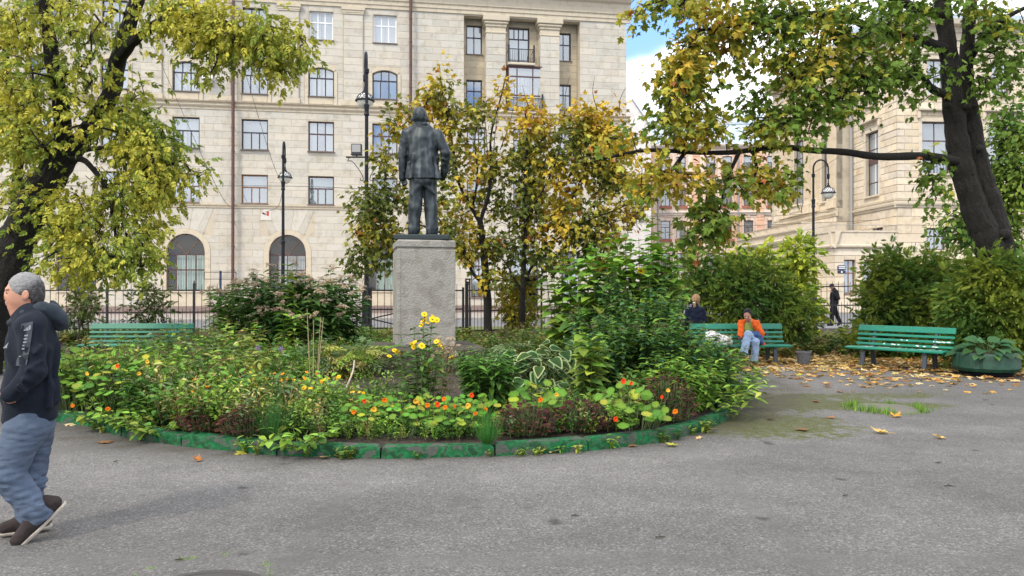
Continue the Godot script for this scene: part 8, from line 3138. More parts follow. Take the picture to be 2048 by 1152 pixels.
# leaves on stalks that spread from one foot
func rosette(called: String, label: String, p: Vector3, o2: Dictionary, group := "") -> Node3D:
	var o := thing(called, label, o2.get("cat", "plant"), p, 0.0, group)
	var st := MB.new()
	var xf := []
	var col := []
	for i in o2.n:
		var a: float = i * 2.4 + rnd(-0.3, 0.3)
		var t: float = sqrt((i + 0.5) / o2.n)
		var r: float = o2.radius * t * rnd(0.85, 1.1)
		var h: float = o2.h * (1.0 - o2.get("dome", 0.55) * t * t) * (rnd(0.8, 1.15) if rng.randf() > o2.get("low", 0.0) else rnd(0.15, 0.8))
		var foot: Vector3 = Vector3(cos(a), 0, sin(a)) * r * o2.get("foot", 0.12)
		var c := Vector3(cos(a) * r, h, sin(a) * r)
		st.tube(PackedVector3Array([foot, foot.lerp(c, 0.5) + Vector3(0, h * 0.2, 0), c]), PackedFloat32Array([0.006, 0.005, 0.003]), 3, false)
		var out := Vector3(cos(a), o2.get("rise", 0.5) - 0.9 * t, sin(a))
		var nn: Vector3 = Vector3.UP + Vector3(cos(a), 0, sin(a)) * o2.get("tilt", 0.5) * t + rand_dir() * 0.3 + Vector3(0, 0, o2.get("face", 0.0))
		xf.append(leaf_at(c, out, nn, o2.size * rnd(0.7, 1.2)))
		col.append(mix_of(o2.cols))
	obj(o, "stalks", st, M.stem)
	sow(o, "leaf", "leaves", L[o2.leaf], M.leaf, xf, col, o2.get("singles", 60))
	if o2.has("flowers"):
		for f in o2.flowers:
			var c := Vector3(f[1], f[2], f[3])
			var mb := MB.new()
			mb.tube(PackedVector3Array([Vector3(c.x * 0.7, 0.05, c.z * 0.7), c - Vector3(0, 0.06, 0.02), c]), PackedFloat32Array([0.004, 0.003, 0.003]), 3, false)
			var fl := obj(o, "flower", L[f[0]], M.petal)
			fl.transform = leaf_at(c, Vector3(rnd(-0.5, 0.5), 1, 0.2), Vector3(rnd(-0.5, 0.5), 0.5, 1), 0.052 * rnd(0.8, 1.25))
			obj(o, "flower_stalk", mb, M.stem)
	return o


func grass_tuft(label: String, p: Vector3, n: int, h: float, cols: Array) -> void:
	var o := thing("grass_tuft", label, "grass", p)
	var xf := []
	var col := []
	for i in n:
		var a := rnd(0, TAU)
		var out := Vector3(cos(a), 0, sin(a))
		xf.append(leaf_at(out * rnd(0, 0.05), Vector3.UP + out * rnd(0.2, 1.9), out - Vector3.UP * 0.3, h * rnd(0.6, 1.2)))
		xf[-1].basis.x *= rnd(0.35, 0.6) * 0.3 / h
		col.append(mix_of(cols))
	sow(o, "blade", "blades", L.blade, M.leaf, xf, col, 0)


func bed_plants() -> void:
	var petal := leaf_paint("petal", Color(1, 1, 1), 0.4, 0.6)
	var deep := [Color(0.055, 0.125, 0.03), Color(0.075, 0.16, 0.035), Color(0.042, 0.1, 0.026)]
	var mid := [Color(0.1, 0.21, 0.035), Color(0.14, 0.25, 0.04), Color(0.075, 0.165, 0.034)]
	var fresh := [Color(0.18, 0.34, 0.045), Color(0.24, 0.38, 0.06), Color(0.13, 0.27, 0.036)]
	var yell := [Color(0.26, 0.35, 0.06), Color(0.35, 0.38, 0.09), Color(0.18, 0.28, 0.05), Color(0.4, 0.35, 0.13)]
	var bright := [Color(0.13, 0.34, 0.04), Color(0.18, 0.42, 0.055), Color(0.1, 0.28, 0.04), Color(0.15, 0.37, 0.05), Color(0.2, 0.36, 0.05), Color(0.12, 0.32, 0.045), Color(0.4, 0.4, 0.05)]
	var grey := [Color(0.13, 0.2, 0.09), Color(0.18, 0.24, 0.12), Color(0.1, 0.17, 0.06)]
	var wine := [Color(0.04, 0.014, 0.013), Color(0.06, 0.022, 0.018), Color(0.03, 0.015, 0.012), Color(0.085, 0.035, 0.025)]
	var blue := [Color(0.035, 0.095, 0.04), Color(0.05, 0.12, 0.05), Color(0.03, 0.075, 0.03)]
	# behind: the tall flowering bush
	for k in [[560, 15.3, 2.15, "left half of the tall dark bush with faded pink flower heads"], [650, 15.6, 2.15, "right half of the tall dark bush with faded pink flower heads, beside the gate"], [500, 16.0, 1.95, "left flank of the tall bush with faded pink heads, below the sign frame"], [605, 14.7, 1.6, "lower dark green front of the tall bush with faded pink heads"]]:
		clump("tall_flowering_bush", k[3], spot(k[0], k[1]), {"cat": "bush", "stems": 34, "radius": 0.75, "h": [k[2] * 0.75, k[2]], "lean": 0.13, "leaf": "lance", "size": 0.24, "gap": 0.11, "per": 4, "from": 0.15, "droop": 0.5, "cols": deep if k[0] != 500 else mid, "flower": "fluff", "called": "flower_head", "heads": 2, "toss": 0.12, "fsize": 0.15, "upright": true, "face": 0.0, "singles": 120, "tip": 1.0}, "tall bush with faded pink heads")
	clump("tall_sprout", "single tall stem with large heart leaves standing before the right arched window", spot(576, 14.4), {"stems": 1, "radius": 0.02, "h": [2.55, 2.6], "lean": 0.0, "leaf": "heart", "size": 0.2, "gap": 0.12, "per": 2, "from": 0.1, "cols": fresh, "thick": 0.012})
	clump("tall_sprout", "bright green sprout with narrow leaves in front of the tall flowering bush", spot(585, 13.9), {"stems": 5, "radius": 0.22, "h": [1.15, 1.45], "lean": 0.1, "leaf": "lance", "size": 0.2, "gap": 0.1, "per": 3, "from": 0.4, "cols": fresh})
	# the left half: tall weeds, yellow-green, with pale seed heads
	var k := 0
	for w in [[215, 10.6, 0.85], [265, 11.2, 0.95], [320, 10.8, 0.95], [375, 11.4, 1.0], [430, 11.0, 1.05], [475, 11.8, 1.1], [240, 9.8, 0.7], [300, 9.7, 0.72], [360, 9.9, 0.8], [410, 9.6, 0.78], [455, 10.0, 0.85], [505, 10.6, 0.9], [390, 12.6, 1.1], [455, 13.2, 1.15], [330, 12.8, 0.95]]:
		clump("seeding_weed", "tall yellow-green weed with pale seed heads, %s in the %s row of weeds" % [["leftmost", "second from left", "third from left", "fourth from left", "fifth from left", "sixth from left"][[0, 1, 2, 3, 4, 5, 0, 1, 2, 3, 4, 5, 1, 2, 0][k]], "front" if k > 5 and k < 12 else "middle" if k < 6 else "back"], spot(w[0], w[1]), {"cat": "weed", "stems": 16, "radius": 0.34, "h": [w[2] * 0.6, w[2]], "lean": 0.2, "leaf": ["toothed", "oval", "heart"][k % 3], "size": 0.1, "gap": 0.055, "per": 2, "from": 0.1, "cols": [yell, mid, mid + deep, fresh, grey + mid][k % 5], "flower": "seed", "called": "seed_head", "heads": 3, "toss": 0.1, "fsize": 0.055, "chance": 0.85, "singles": 8}, "seeding weeds in the left half of the bed")
		k += 1
	rosette("nasturtium", "dark lush nasturtium spilling over the kerb beside the walking man", spot(165, 9.35, 0.02), {"n": 150, "radius": 0.55, "h": 0.75, "leaf": "round", "size": 0.12, "cols": fresh, "face": 0.5, "foot": 0.6, "flowers": [["orange_cup", 0.4, 0.28, 0.35], ["orange_cup", 0.5, 0.45, 0.3]]})
	rosette("nasturtium", "nasturtium with one bright red flower, left of the first green kerb stones", spot(262, 8.9), {"n": 90, "radius": 0.6, "h": 0.6, "leaf": "round", "size": 0.1, "cols": bright, "face": 0.5, "foot": 0.6, "flowers": [["red_cup", -0.05, 0.58, 0.2], ["yellow_cup", 0.25, 0.5, 0.3], ["yellow_cup", -0.35, 0.5, 0.3], ["orange_cup", -0.4, 0.16, 0.5], ["orange_cup", 0.0, 0.12, 0.5], ["yellow_cup", 0.25, 0.62, 0.1]]})
	for w in [[440, 8.7, "marigold", "low marigolds with a few orange flowers, left of the tall pale stalks"], [520, 9.4, "yellow_marigold", "marigold patch with yellow-orange flowers under the tall dark bush"], [575, 8.9, "marigold", "pale-leaved marigold patch with orange flowers in front of the bush"], [615, 9.8, "marigold", "marigold patch with small orange flowers just left of the bent pale stick"], [480, 10.2, "yellow_marigold", "marigolds among the weeds below the faded bush"], [660, 8.6, "yellow_marigold", "sparse marigolds in the middle of the front row"]]:
		clump("marigold", w[3], spot(w[0], w[1]), {"cat": "flower", "stems": 18, "radius": 0.4, "h": [0.3, 0.52], "lean": 0.15, "leaf": "lance", "size": 0.12, "gap": 0.05, "per": 2, "from": 0.05, "cols": fresh + grey, "flower": w[2], "fsize": 0.055, "chance": 0.5, "singles": 30}, "marigold patches")
	clump("dry_stalks", "three thin tall pale dry stalks left of the pedestal", spot(628, 9.6), {"stems": 4, "radius": 0.12, "h": [1.2, 1.5], "lean": 0.03, "leaf": "lance", "size": 0.07, "gap": 0.3, "per": 1, "from": 0.3, "cols": [Color(0.3, 0.24, 0.1)], "dry": true, "thick": 0.009})
	clump("globe_thistle", "two round purple thistle heads among the weeds left of the dry stalks", spot(532, 10.0), {"cat": "flower", "stems": 3, "radius": 0.2, "h": [0.72, 0.86], "lean": 0.05, "leaf": "toothed", "size": 0.12, "gap": 0.12, "per": 1, "from": 0.2, "cols": grey, "flower": "thistle", "fsize": 0.075})
	var stick := thing("bent_stick", "pale bent stick standing in the bed left of the plinth", "stick", spot(686, 9.9, 0.15))
	var mb := MB.new()
	var sp := spline([Vector3(-0.02, 0, 0), Vector3(0.05, 0.16, 0.02), Vector3(0.13, 0.36, 0.0), Vector3(0.15, 0.52, -0.02)], 4)
	mb.tube(sp, taper(sp.size(), 0.014, 0.01), 6)
	obj(stick, "stick", mb, paint("pale_wood", Color(0.6, 0.52, 0.42), 0.7))
	mb = MB.new()
	mb.rod(Vector3(-0.05, 0, 0.02), Vector3(0.0, 0.15, 0.03), 0.012, 6)
	obj(stick, "stub", mb, M.pale_wood)
	# about the pedestal
	clump("feathery_plant", "feathery pale green plant beside the left corner of the plinth", spot(690, 12.0), {"stems": 26, "radius": 0.45, "h": [0.5, 0.82], "lean": 0.3, "leaf": "fern", "size": 0.3, "gap": 0.13, "per": 2, "from": 0.2, "cols": yell + grey, "singles": 20})
	clump("feathery_plant", "feathery pale plant right of the plinth, behind the rounded green bush", spot(985, 12.6), {"stems": 24, "radius": 0.5, "h": [0.4, 0.7], "lean": 0.3, "leaf": "fern", "size": 0.3, "gap": 0.13, "per": 2, "from": 0.2, "cols": grey, "singles": 20})
	clump("yellow_daisy", "tall yellow daisies flowering before the pedestal", spot(842, 8.6), {"cat": "flower", "stems": 15, "radius": 0.3, "h": [0.85, 1.22], "lean": 0.06, "leaf": "lance", "size": 0.13, "gap": 0.06, "per": 2, "from": 0.05, "cols": deep + mid, "flower": "daisy", "heads": 2, "toss": 0.09, "fsize": 0.07, "face": 1.0, "singles": 80, "chance": 0.75})
	clump("yellow_daisy", "highest spray of yellow daisies, just above the others before the pedestal", spot(852, 8.8), {"cat": "flower", "stems": 2, "radius": 0.05, "h": [1.38, 1.42], "lean": 0.02, "leaf": "lance", "size": 0.1, "gap": 0.07, "per": 2, "from": 0.3, "cols": mid, "flower": "daisy", "heads": 4, "toss": 0.12, "fsize": 0.066, "face": 0.9})
	clump("dried_plumes", "brown dried flower plumes behind the yellow daisies", spot(880, 9.3), {"stems": 12, "radius": 0.22, "h": [0.75, 0.98], "lean": 0.05, "leaf": "lance", "size": 0.1, "gap": 0.1, "per": 2, "from": 0.1, "cols": [Color(0.16, 0.13, 0.05), Color(0.1, 0.13, 0.04)], "flower": "fluff", "called": "plume", "heads": 3, "toss": 0.07, "fsize": 0.075, "upright": true, "dry": true})
	clump("rounded_bush", "rounded bush of narrow dark leaves with light green tips, right of the yellow daisies", spot(975, 8.5), {"cat": "bush", "stems": 40, "radius": 0.32, "h": [0.7, 0.92], "lean": 0.12, "leaf": "lance", "size": 0.13, "gap": 0.042, "per": 3, "from": 0.12, "droop": 0.3, "cols": [Color(0.05, 0.13, 0.02), Color(0.08, 0.18, 0.025), Color(0.04, 0.1, 0.02)], "tip": 1.6, "singles": 200})
	for w in [[1085, 10.4, 0.62, "variegated hosta with large cream-edged leaves, nearest the leafy sprout"], [1050, 11.0, 0.62, "variegated hosta with cream-edged leaves, behind and left of its neighbour"], [1120, 11.4, 0.66, "variegated hosta with cream-edged leaves, rearmost of three, under the tall plants"]]:
		rosette("hosta", w[3], spot(w[0], w[1]), {"n": 60, "radius": 0.42, "h": w[2], "leaf": "hosta", "size": 0.22, "low": 0.4, "cols": [Color(0.3, 0.4, 0.2), Color(0.38, 0.46, 0.24), Color(0.27, 0.36, 0.18)], "rise": 0.5, "tilt": 0.7, "face": 0.4}, "variegated hostas")
	for w in [[745, 7.85], [800, 8.0], [860, 7.8], [915, 7.7], [945, 8.0]]:
		rosette("nasturtium", "round-leaved nasturtium between the two grass tufts at the kerb, %s of five from the left" % {745: "first", 800: "second", 860: "third", 915: "fourth", 945: "last"}[w[0]], spot(w[0], w[1]), {"n": 90, "radius": 0.34, "h": 0.33, "leaf": "round", "size": 0.08, "low": 0.6, "cols": bright, "face": 0.7, "foot": 0.7, "flowers": [["red_cup" if w[0] in [745, 860, 945] else "yellow_cup", rnd(-0.1, 0.2), rnd(0.26, 0.38), 0.18], ["orange_cup", rnd(-0.25, 0.0), rnd(0.2, 0.36), 0.2], ["orange_cup" if w[0] > 850 else "yellow_cup", rnd(0.0, 0.25), rnd(0.2, 0.36), 0.22]]}, "nasturtiums along the front kerb")
	rosette("nasturtium", "nasturtium with large round leaves between the two dark red plants", spot(1075, 8.2), {"n": 60, "radius": 0.4, "h": 0.42, "leaf": "round", "size": 0.115, "low": 0.5, "cols": bright, "face": 0.8, "foot": 0.7, "flowers": [["yellow_cup", 0.2, 0.34, 0.2], ["orange_cup", 0.02, 0.3, 0.3]]})
	rosette("nasturtium", "nasturtium with large pale-veined leaves and red flowers at the right end of the front kerb", spot(1262, 8.0), {"n": 58, "radius": 0.42, "h": 0.42, "leaf": "round", "size": 0.12, "low": 0.5, "cols": bright, "face": 0.9, "foot": 0.7, "flowers": [["red_cup", -0.1, 0.5, 0.1], ["red_cup", -0.22, 0.14, 0.35], ["red_cup", -0.02, 0.48, 0.12], ["orange_cup", 0.42, 0.2, 0.25], ["yellow_cup", 0.38, 0.4, 0.1], ["red_cup", 0.3, 0.34, 0.15]]})
	for w in [[505, 7.72, "dark red-leaved plant at the kerb left of the left grass tuft"], [1052, 7.72, "dark red-leaved plant at the kerb right of the right grass tuft"], [1160, 7.95, "dark red-leaved plant at the kerb, middle of the right three"], [1330, 8.55, "dark wine-red upright plant near the right corner of the kerb"], [430, 7.95, "small dark red-leaved plant under the left weeds"]]:
		rosette("coral_bells", w[2], spot(w[0], w[1]), {"n": 520, "radius": 0.34, "h": 0.25 if w[0] != 1330 else 0.45, "leaf": "heart", "size": 0.05, "low": 0.6, "cols": wine, "rise": 0.9, "tilt": 0.2, "foot": 0.8, "face": 0.5, "singles": 60}, "dark red-leaved plants")
	clump("leafy_sprout", "bright leafy sprout with broad leaves in front of the big green bush", spot(1178, 9.0), {"stems": 9, "radius": 0.24, "h": [0.9, 1.24], "lean": 0.05, "leaf": "heart", "size": 0.14, "gap": 0.085, "per": 2, "from": 0.1, "cols": fresh + mid, "tip": 1.2, "singles": 120})
	for w in [[1235, 10.0, 1.3, "dense dark green bush, left part of the big mass right of the hostas"], [1292, 10.2, 1.5, "dense dark green bush, right part of the big mass right of the hostas"], [1275, 11.2, 1.95, "dense dark green bush, rear part of the big mass right of the hostas"], [1398, 10.4, 0.95, "lower dense green bush in front of the fair-haired woman"], [1215, 11.6, 1.45, "dense green bush between the hostas and the big mass"], [1345, 9.9, 1.2, "dense green bush on the right flank of the big mass, before the fair-haired woman"]]:
		clump("dense_bush", w[3], spot(w[0], w[1]), {"cat": "bush", "stems": 44, "radius": 0.55, "h": [w[2] * 0.7, w[2]], "lean": 0.16, "leaf": "toothed", "size": 0.11, "gap": 0.055, "per": 3, "from": 0.12, "droop": 0.2, "cols": deep + mid + blue, "flower": "seed", "called": "seed_head", "heads": 2, "toss": 0.1, "fsize": 0.05, "chance": 0.5, "tip": 1.2, "singles": 60}, "dense bushes on the right of the bed")
	for w in [[1165, 12.4, 2.1], [1205, 12.0, 2.25], [1250, 12.6, 2.35], [1290, 12.2, 2.4], [1318, 12.8, 2.45], [1335, 12.4, 2.2], [1130, 12.8, 1.95]]:
		clump("tall_sunflower_plant", "tall leafy sunflower plant right of the hostas, %s of seven from the left" % {1130: "first", 1165: "second", 1205: "third", 1250: "fourth", 1290: "fifth", 1318: "sixth", 1335: "last"}[w[0]], spot(w[0], w[1]), {"stems": 8, "radius": 0.28, "h": [w[2] * 0.92, w[2] * 1.17], "lean": 0.05, "leaf": "heart", "size": 0.2, "gap": 0.1, "per": 2, "from": 0.3, "droop": 0.3, "cols": mid + fresh, "thick": 0.011, "tip": 1.2, "singles": 50}, "tall sunflower plants")
	clump("sunflower", "one faded sunflower head with small yellow rays above the tall plants", spot(1277, 12.0), {"cat": "flower", "stems": 1, "radius": 0.01, "h": [2.3, 2.32], "lean": 0.0, "leaf": "heart", "size": 0.18, "gap": 0.2, "per": 2, "from": 0.3, "cols": mid, "thick": 0.012, "flower": "daisy", "fsize": 0.13, "face": 1.5})
	for w in [[1385, 9.2, "upright light green lily stems at the right end of the bed"], [1345, 9.0, "light green lily stems before the dense bush, beside the wine-red plant"]]:
		clump("lily_stems", w[2], spot(w[0], w[1]), {"stems": 16, "radius": 0.3, "h": [0.55, 0.85], "lean": 0.14, "leaf": "lance", "size": 0.12, "gap": 0.035, "per": 2, "from": 0.1, "cols": fresh + mid, "singles": 60})
	clump("sprawling_weed", "sprawling light green weed leaning over the kerb onto the asphalt at the right corner", spot(1440, 9.3, 0.04), {"cat": "weed", "stems": 14, "radius": 0.3, "h": [0.4, 0.62], "lean": 0.8, "leaf": "lance", "size": 0.13, "gap": 0.06, "per": 2, "from": 0.1, "cols": fresh, "singles": 40})
	clump("sprawling_weed", "long light stem with paired leaves reaching right before the bench", spot(1420, 9.9, 0.1), {"cat": "weed", "stems": 6, "radius": 0.2, "h": [0.75, 0.95], "lean": 0.45, "leaf": "lance", "size": 0.15, "gap": 0.09, "per": 2, "from": 0.2, "cols": fresh, "singles": 40})
	for w in [[2.9, 10.0, "nearest the corner"], [3.25, 11.0, "in the middle"], [3.35, 12.2, "nearest the bench"]]:
		clump("edge_weed", "light green weeds spilling over the bed's right edge before the bench, " + w[2], Vector3(w[0], 0.1, -w[1]), {"cat": "weed", "stems": 22, "radius": 0.4, "h": [0.35, 0.65], "lean": 0.5, "leaf": "lance", "size": 0.12, "gap": 0.055, "per": 2, "from": 0.1, "cols": mid + fresh + deep, "singles": 30}, "weeds on the right edge of the bed")
	clump("white_phlox", "small white flower heads beside the bench's left end", spot(1428, 12.0), {"cat": "flower", "stems": 8, "radius": 0.25, "h": [0.7, 0.95], "lean": 0.15, "leaf": "lance", "size": 0.1, "gap": 0.07, "per": 2, "from": 0.2, "cols": mid, "flower": "white_heads", "heads": 2, "toss": 0.1, "fsize": 0.07, "upright": true, "chance": 0.7})
	clump("red_snapdragon", "dark red flower spike before the fence right of the young maples", spot(1140, 14.0), {"cat": "flower", "stems": 3, "radius": 0.15, "h": [1.0, 1.15], "lean": 0.05, "leaf": "lance", "size": 0.12, "gap": 0.1, "per": 2, "from": 0.1, "cols": mid, "flower": "red_cup", "heads": 3, "toss": 0.05, "fsize": 0.07})
	for w in [[1040, 14.6, 0.95], [1085, 15.0, 1.0], [1000, 15.2, 0.8], [1120, 15.6, 1.05]]:
		clump("brown_seeding_plant", "green and brown seeding plant behind the hostas", spot(w[0], w[1]), {"stems": 22, "radius": 0.45, "h": [w[2] * 0.6, w[2]], "lean": 0.15, "leaf": "lance", "size": 0.14, "gap": 0.07, "per": 2, "from": 0.1, "cols": mid + [Color(0.2, 0.16, 0.06)], "flower": "seed", "called": "seed_head", "heads": 3, "toss": 0.07, "fsize": 0.06, "singles": 8}, "seeding plants behind the hostas")
	grass_tuft("dark green grass tuft hanging over the kerb, left of two", spot(548, 7.32, 0.12), 420, 0.42, [Color(0.035, 0.12, 0.03), Color(0.06, 0.17, 0.04), Color(0.025, 0.08, 0.02)])
	grass_tuft("bright green grass tuft hanging over the kerb, right of two", spot(975, 7.2, 0.12), 360, 0.32, [Color(0.05, 0.19, 0.04), Color(0.08, 0.25, 0.05), Color(0.03, 0.12, 0.025)])
	# leaves of the tub
	var tub := at(1972, 582, 14.1)
	rosette("bergenia", "bergenia with large leathery leaves growing in the green tub", Vector3(tub.x, 0.39, tub.z), {"n": 44, "radius": 0.52, "h": 0.26, "dome": 0.95, "leaf": "heart", "size": 0.23, "cols": [Color(0.04, 0.12, 0.05), Color(0.06, 0.15, 0.06), Color(0.035, 0.09, 0.04)], "rise": 0.6, "tilt": 1.0, "face": 0.5})
	# ground cover of the bed: nobody could count it
	var kinds := [["low_weeds", sprig(L.oval, 9, 0.3, 0.062, 5), fresh + mid + deep, 1100], ["leafy_weeds", sprig(L.toothed, 9, 0.42, 0.08, 5), mid + deep + deep + fresh, 1100], ["narrow_weeds", sprig(L.lance, 9, 0.46, 0.09, 5, 0.3), yell + fresh + grey + mid, 850], ["dry_weeds", sprig(L.lance, 5, 0.42, 0.05, 6, 0.4), [Color(0.3, 0.24, 0.12), Color(0.22, 0.18, 0.09), Color(0.2, 0.2, 0.07)], 620]]
	for e in kinds:
		var xf := []
		var col := []
		while xf.size() < e[3]:
			var r := sqrt(rng.randf())
			var seg := rng.randi() % rim.size()
			if xf.size() < e[3] * 0.28:
				seg = rng.randi() % 10
				r = rnd(0.84, 1.0)
			var p := BED + (rim[seg].lerp(rim[(seg + 1) % rim.size()], rng.randf()) - BED) * r * 0.962
			if absf(p.x - BED.x) < 1.15 and absf(p.y - BED.y) < 1.15:
				continue
			if p.y > 15.5 and rng.randf() < 0.6:
				continue
			var left := smoothstep(-0.6, -3.2, p.x)
			var hgt := 0.55 + 0.6 * left + 0.35 * smoothstep(0.3, 1.6, p.x)
			hgt *= lerpf(0.6, 1.0, smoothstep(6.9, 9.5, p.y))
			if p.x > -3.2 and p.x < 0.2 and p.y > 9.2 and p.y < 13.0:
				hgt *= 0.5
			if e[0] == "dry_weeds" and left < 0.2 and rng.randf() < 0.6:
				continue
			xf.append(Transform3D(Basis(Vector3.UP, rnd(0, TAU)).scaled(Vector3(1, rnd(0.8, 1.3), 1) * hgt * rnd(0.75, 1.25)), Vector3(p.x, 0.12, -p.y)))
			col.append(mix_of(e[2], 0.35) * (1.0 + 0.12 * left))
		var o := Node3D.new()
		o.name = e[0]
		add_child(o, true)
		tag(o, {"low_weeds": "low round-leaved weeds covering the flower bed", "leafy_weeds": "toothed leafy weeds covering the flower bed", "narrow_weeds": "narrow-leaved yellowish weeds filling the flower bed", "dry_weeds": "dry brown weed stems scattered in the flower bed"}[e[0]], "weeds")
		stuff(o)
		sow(o, "weed", "weeds", e[1], M.leaf, xf, col)
	for w in [[215, 8.55, "first"], [262, 8.2, "second"], [318, 7.95, "third"], [600, 7.2, "last"]]:
		clump("trailing_weed", "green weed trailing over the left kerb stones, %s of four from the left" % w[2], spot(w[0], w[1], 0.1), {"cat": "weed", "stems": 16, "radius": 0.26, "h": [0.12, 0.3], "lean": 1.1, "leaf": "oval", "size": 0.09, "gap": 0.035, "per": 2, "from": 0.1, "droop": 0.6, "cols": mid + fresh, "singles": 30}, "trailing weeds on the kerb")
	# weeds at the foot of the kerb
	var tuft := sprig(L.lance, 5, 0.12, 0.07, 5, 0.8)
	for i in 26:
		var t := rnd(0.5, 9.6)
		var a := rim[int(t)].lerp(rim[int(t) + 1], t - int(t))
		var p := a + (a - BED).normalized() * rnd(0.01, 0.08)
		var o := obj(self, "kerb_weed", tuft, tinted(M.leaf, mix_of(fresh + mid)))
		tag(o, "small green weed growing in the joint at the foot of the kerb", "weed", "weeds along the kerb")
		o.transform = Transform3D(Basis(Vector3.UP, rnd(0, TAU)).scaled(Vector3.ONE * rnd(0.5, 1.3)), Vector3(p.x, 0.0, -p.y))
	# grass in the sunken manhole and round the cover in front
	var g := Node3D.new()
	g.name = "manhole_grass"
	add_child(g, true)
	tag(g, "grass and moss growing out of the asphalt round the sunken manhole", "grass")
	stuff(g)
	var xf := []
	var col := []
	var c := ground(1772, 818, 0.004)
	for i in 1500:
		var a := rnd(0, TAU)
		var r := 0.36 + absf(rng.randfn(0.0, 0.09))
		var tall := 0.03 + 0.075 * smoothstep(0.25, 0.8, noise.get_noise_2d(cos(a) * 1.7 + 5.0, sin(a) * 1.7) + 0.4)
		var out := rand_dir()
		out.y = 0
		xf.append(leaf_at(c + Vector3(cos(a) * r, 0, sin(a) * r), Vector3.UP + out * 0.9, out, tall * rnd(0.5, 1.2)))
		xf[-1].basis.x *= 4.0
		col.append(mix_of(mid + fresh))
	for i in 700:      # a strip of thin grass behind it
		var q := Vector3(rnd(4.0, 7.2), 0.0, -11.5 + rnd(-0.25, 0.25)) + Vector3(0, 0, rng.randfn(0, 0.1))
		if noise.get_noise_2d(q.x * 1.2, q.z * 1.2) < -0.05:
			continue
		var out := rand_dir()
		out.y = 0
		xf.append(leaf_at(q, Vector3.UP + out * 0.8, out, rnd(0.03, 0.1)))
		col.append(mix_of(yell + mid))
	var c2 := ground(395, 1160, 0.004)
	for i in 260:
		var a := rnd(-PI * 0.95, -PI * 0.05)
		if noise.get_noise_2d(a * 2.0, 8.0) < 0.1:
			continue
		var out := rand_dir()
		out.y = 0
		xf.append(leaf_at(c2 + Vector3(cos(a), 0, sin(a)) * rnd(0.365, 0.4), Vector3.UP * 0.6 + out, Vector3.UP, rnd(0.012, 0.045)))
		xf[-1].basis.x *= 4.0
		col.append(mix_of(fresh))
	sow(g, "blade", "blades", L.blade, M.leaf, xf, col)


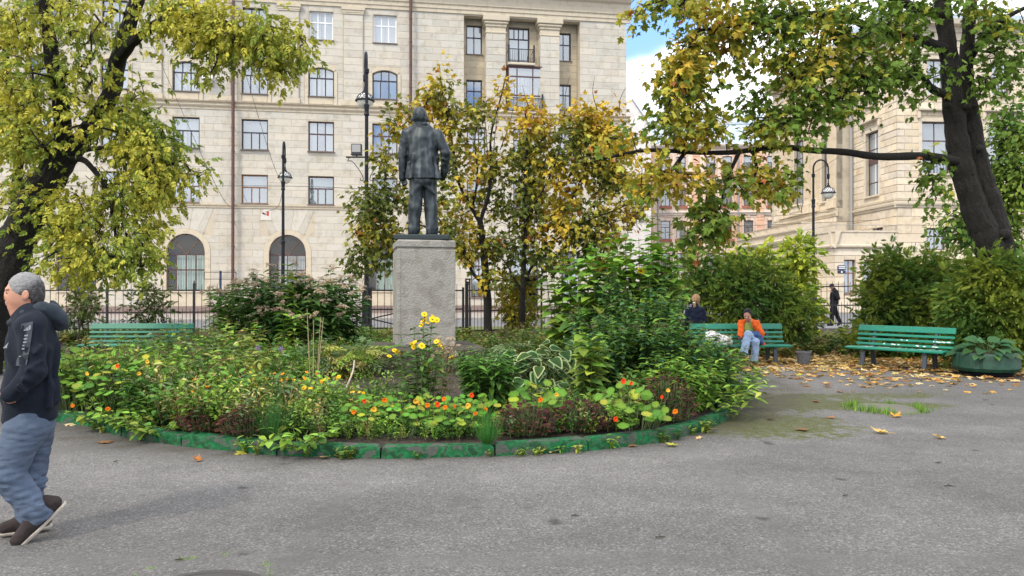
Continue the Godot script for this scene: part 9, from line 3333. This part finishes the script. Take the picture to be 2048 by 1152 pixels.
func fallen_leaves() -> void:
	var tone := [Color(0.55, 0.36, 0.12), Color(0.5, 0.3, 0.07), Color(0.6, 0.45, 0.2), Color(0.4, 0.2, 0.06), Color(0.62, 0.48, 0.26), Color(0.25, 0.13, 0.06)]
	var lie := func(p: Vector3, s: float) -> Transform3D:
		var n := (Vector3.UP + rand_dir() * 0.28).normalized()
		var t := leaf_at(p, Vector3(cos(rnd(0, TAU)), 0, sin(rnd(0, TAU))), n, s)
		t.basis.z *= rnd(-1.6, 1.6)
		return t
	var spots := []
	for e in [[1772, 868], [1880, 877], [1535, 840], [490, 907], [200, 888], [395, 925], [148, 850], [1420, 860], [1402, 878], [1336, 882], [1268, 893], [1600, 860], [1660, 838], [1350, 893], [1100, 905], [690, 915], [640, 918]]:
		spots.append([ground(e[0], e[1]), "fallen leaf lying alone on the open asphalt near the kerb or in the foreground"])
	while spots.size() < 270:
		var d := 16.6 - absf(rng.randfn(0.0, 2.3))
		var px := rnd(1420, 2060)
		if d < 9.2 or (d < 12 and rng.randf() < 0.6):
			continue
		var p := spot(px, d, 0.0)
		if Vector2(p.x - BED.x, d - BED.y).length() < 6.4:
			continue
		spots.append([p, "yellow fallen maple leaf on the asphalt before the right benches" if d > 12.5 else "fallen maple leaf on the mossy asphalt around the sunken manhole"])
	for e in spots:
		var o := obj(self, "fallen_leaf", L.maple, tinted(M.leaf, mix_of(tone)))
		o.transform = lie.call(e[0] + Vector3(0, 0.022, 0), rnd(0.09, 0.17))
		tag(o, e[1], "leaf", "fallen maple leaves")
	var k := 0
	for e in [[1150, 1030, "nearest the middle of the foreground"], [1320, 1073, "lowest in the foreground"], [1690, 990, "right of the middle foreground"], [1897, 971, "right foreground, lower of two"], [1876, 925, "right foreground, upper of two"], [360, 1118, "just above the near manhole cover"], [232, 923, "left, behind the walking man"]]:
		var p := ground(e[0], e[1], 0.012)
		var mb := MB.new()
		var a := rnd(-0.5, 0.5)
		var d := Vector3(cos(a), 0, sin(a)) * rnd(0.02, 0.045)
		mb.tube(PackedVector3Array([-d, Vector3(0, 0.006, 0.012), d]), PackedFloat32Array([0.004, 0.0045, 0.002]), 5)
		mb.rod(Vector3(0, 0.006, 0.012), Vector3(d.z, 0.01, -0.02), 0.0025, 4)
		tag(obj(self, "fallen_twig", mb, M.twig), "small dark twig on the asphalt, " + e[2], "twig", "twigs on the asphalt").position = p
	var xf := []
	var col := []
	for i in 1200:
		var px := rnd(1430, 2070)
		var d := 16.6 - absf(rng.randfn(0.0, 1.9))
		var p := spot(px, d, rnd(0.012, 0.03))
		if d < 11.0 or Vector2(p.x - BED.x, d - BED.y).length() < 6.4:
			continue
		xf.append(lie.call(p, rnd(0.07, 0.15)))
		col.append(mix_of(tone))
	for i in 3600:
		var px := rnd(1150, 2080)
		var d := 16.4 + absf(rng.randfn(0.0, 2.2))
		xf.append(lie.call(spot(px, d, rnd(0.012, 0.06)), rnd(0.09, 0.17)))
		col.append(mix_of(tone))
	for i in 700:
		var px := rnd(700, 1150)
		xf.append(lie.call(spot(px, rnd(19.5, 25.5), rnd(0.012, 0.04)), rnd(0.1, 0.17)))
		col.append(mix_of(tone))
	var g := Node3D.new()
	g.name = "leaf_litter"
	add_child(g, true)
	tag(g, "brown and yellow leaf litter under the benches and shrubs", "leaves")
	stuff(g)
	sow(g, "leaf", "leaves", L.maple, M.leaf, xf, col)
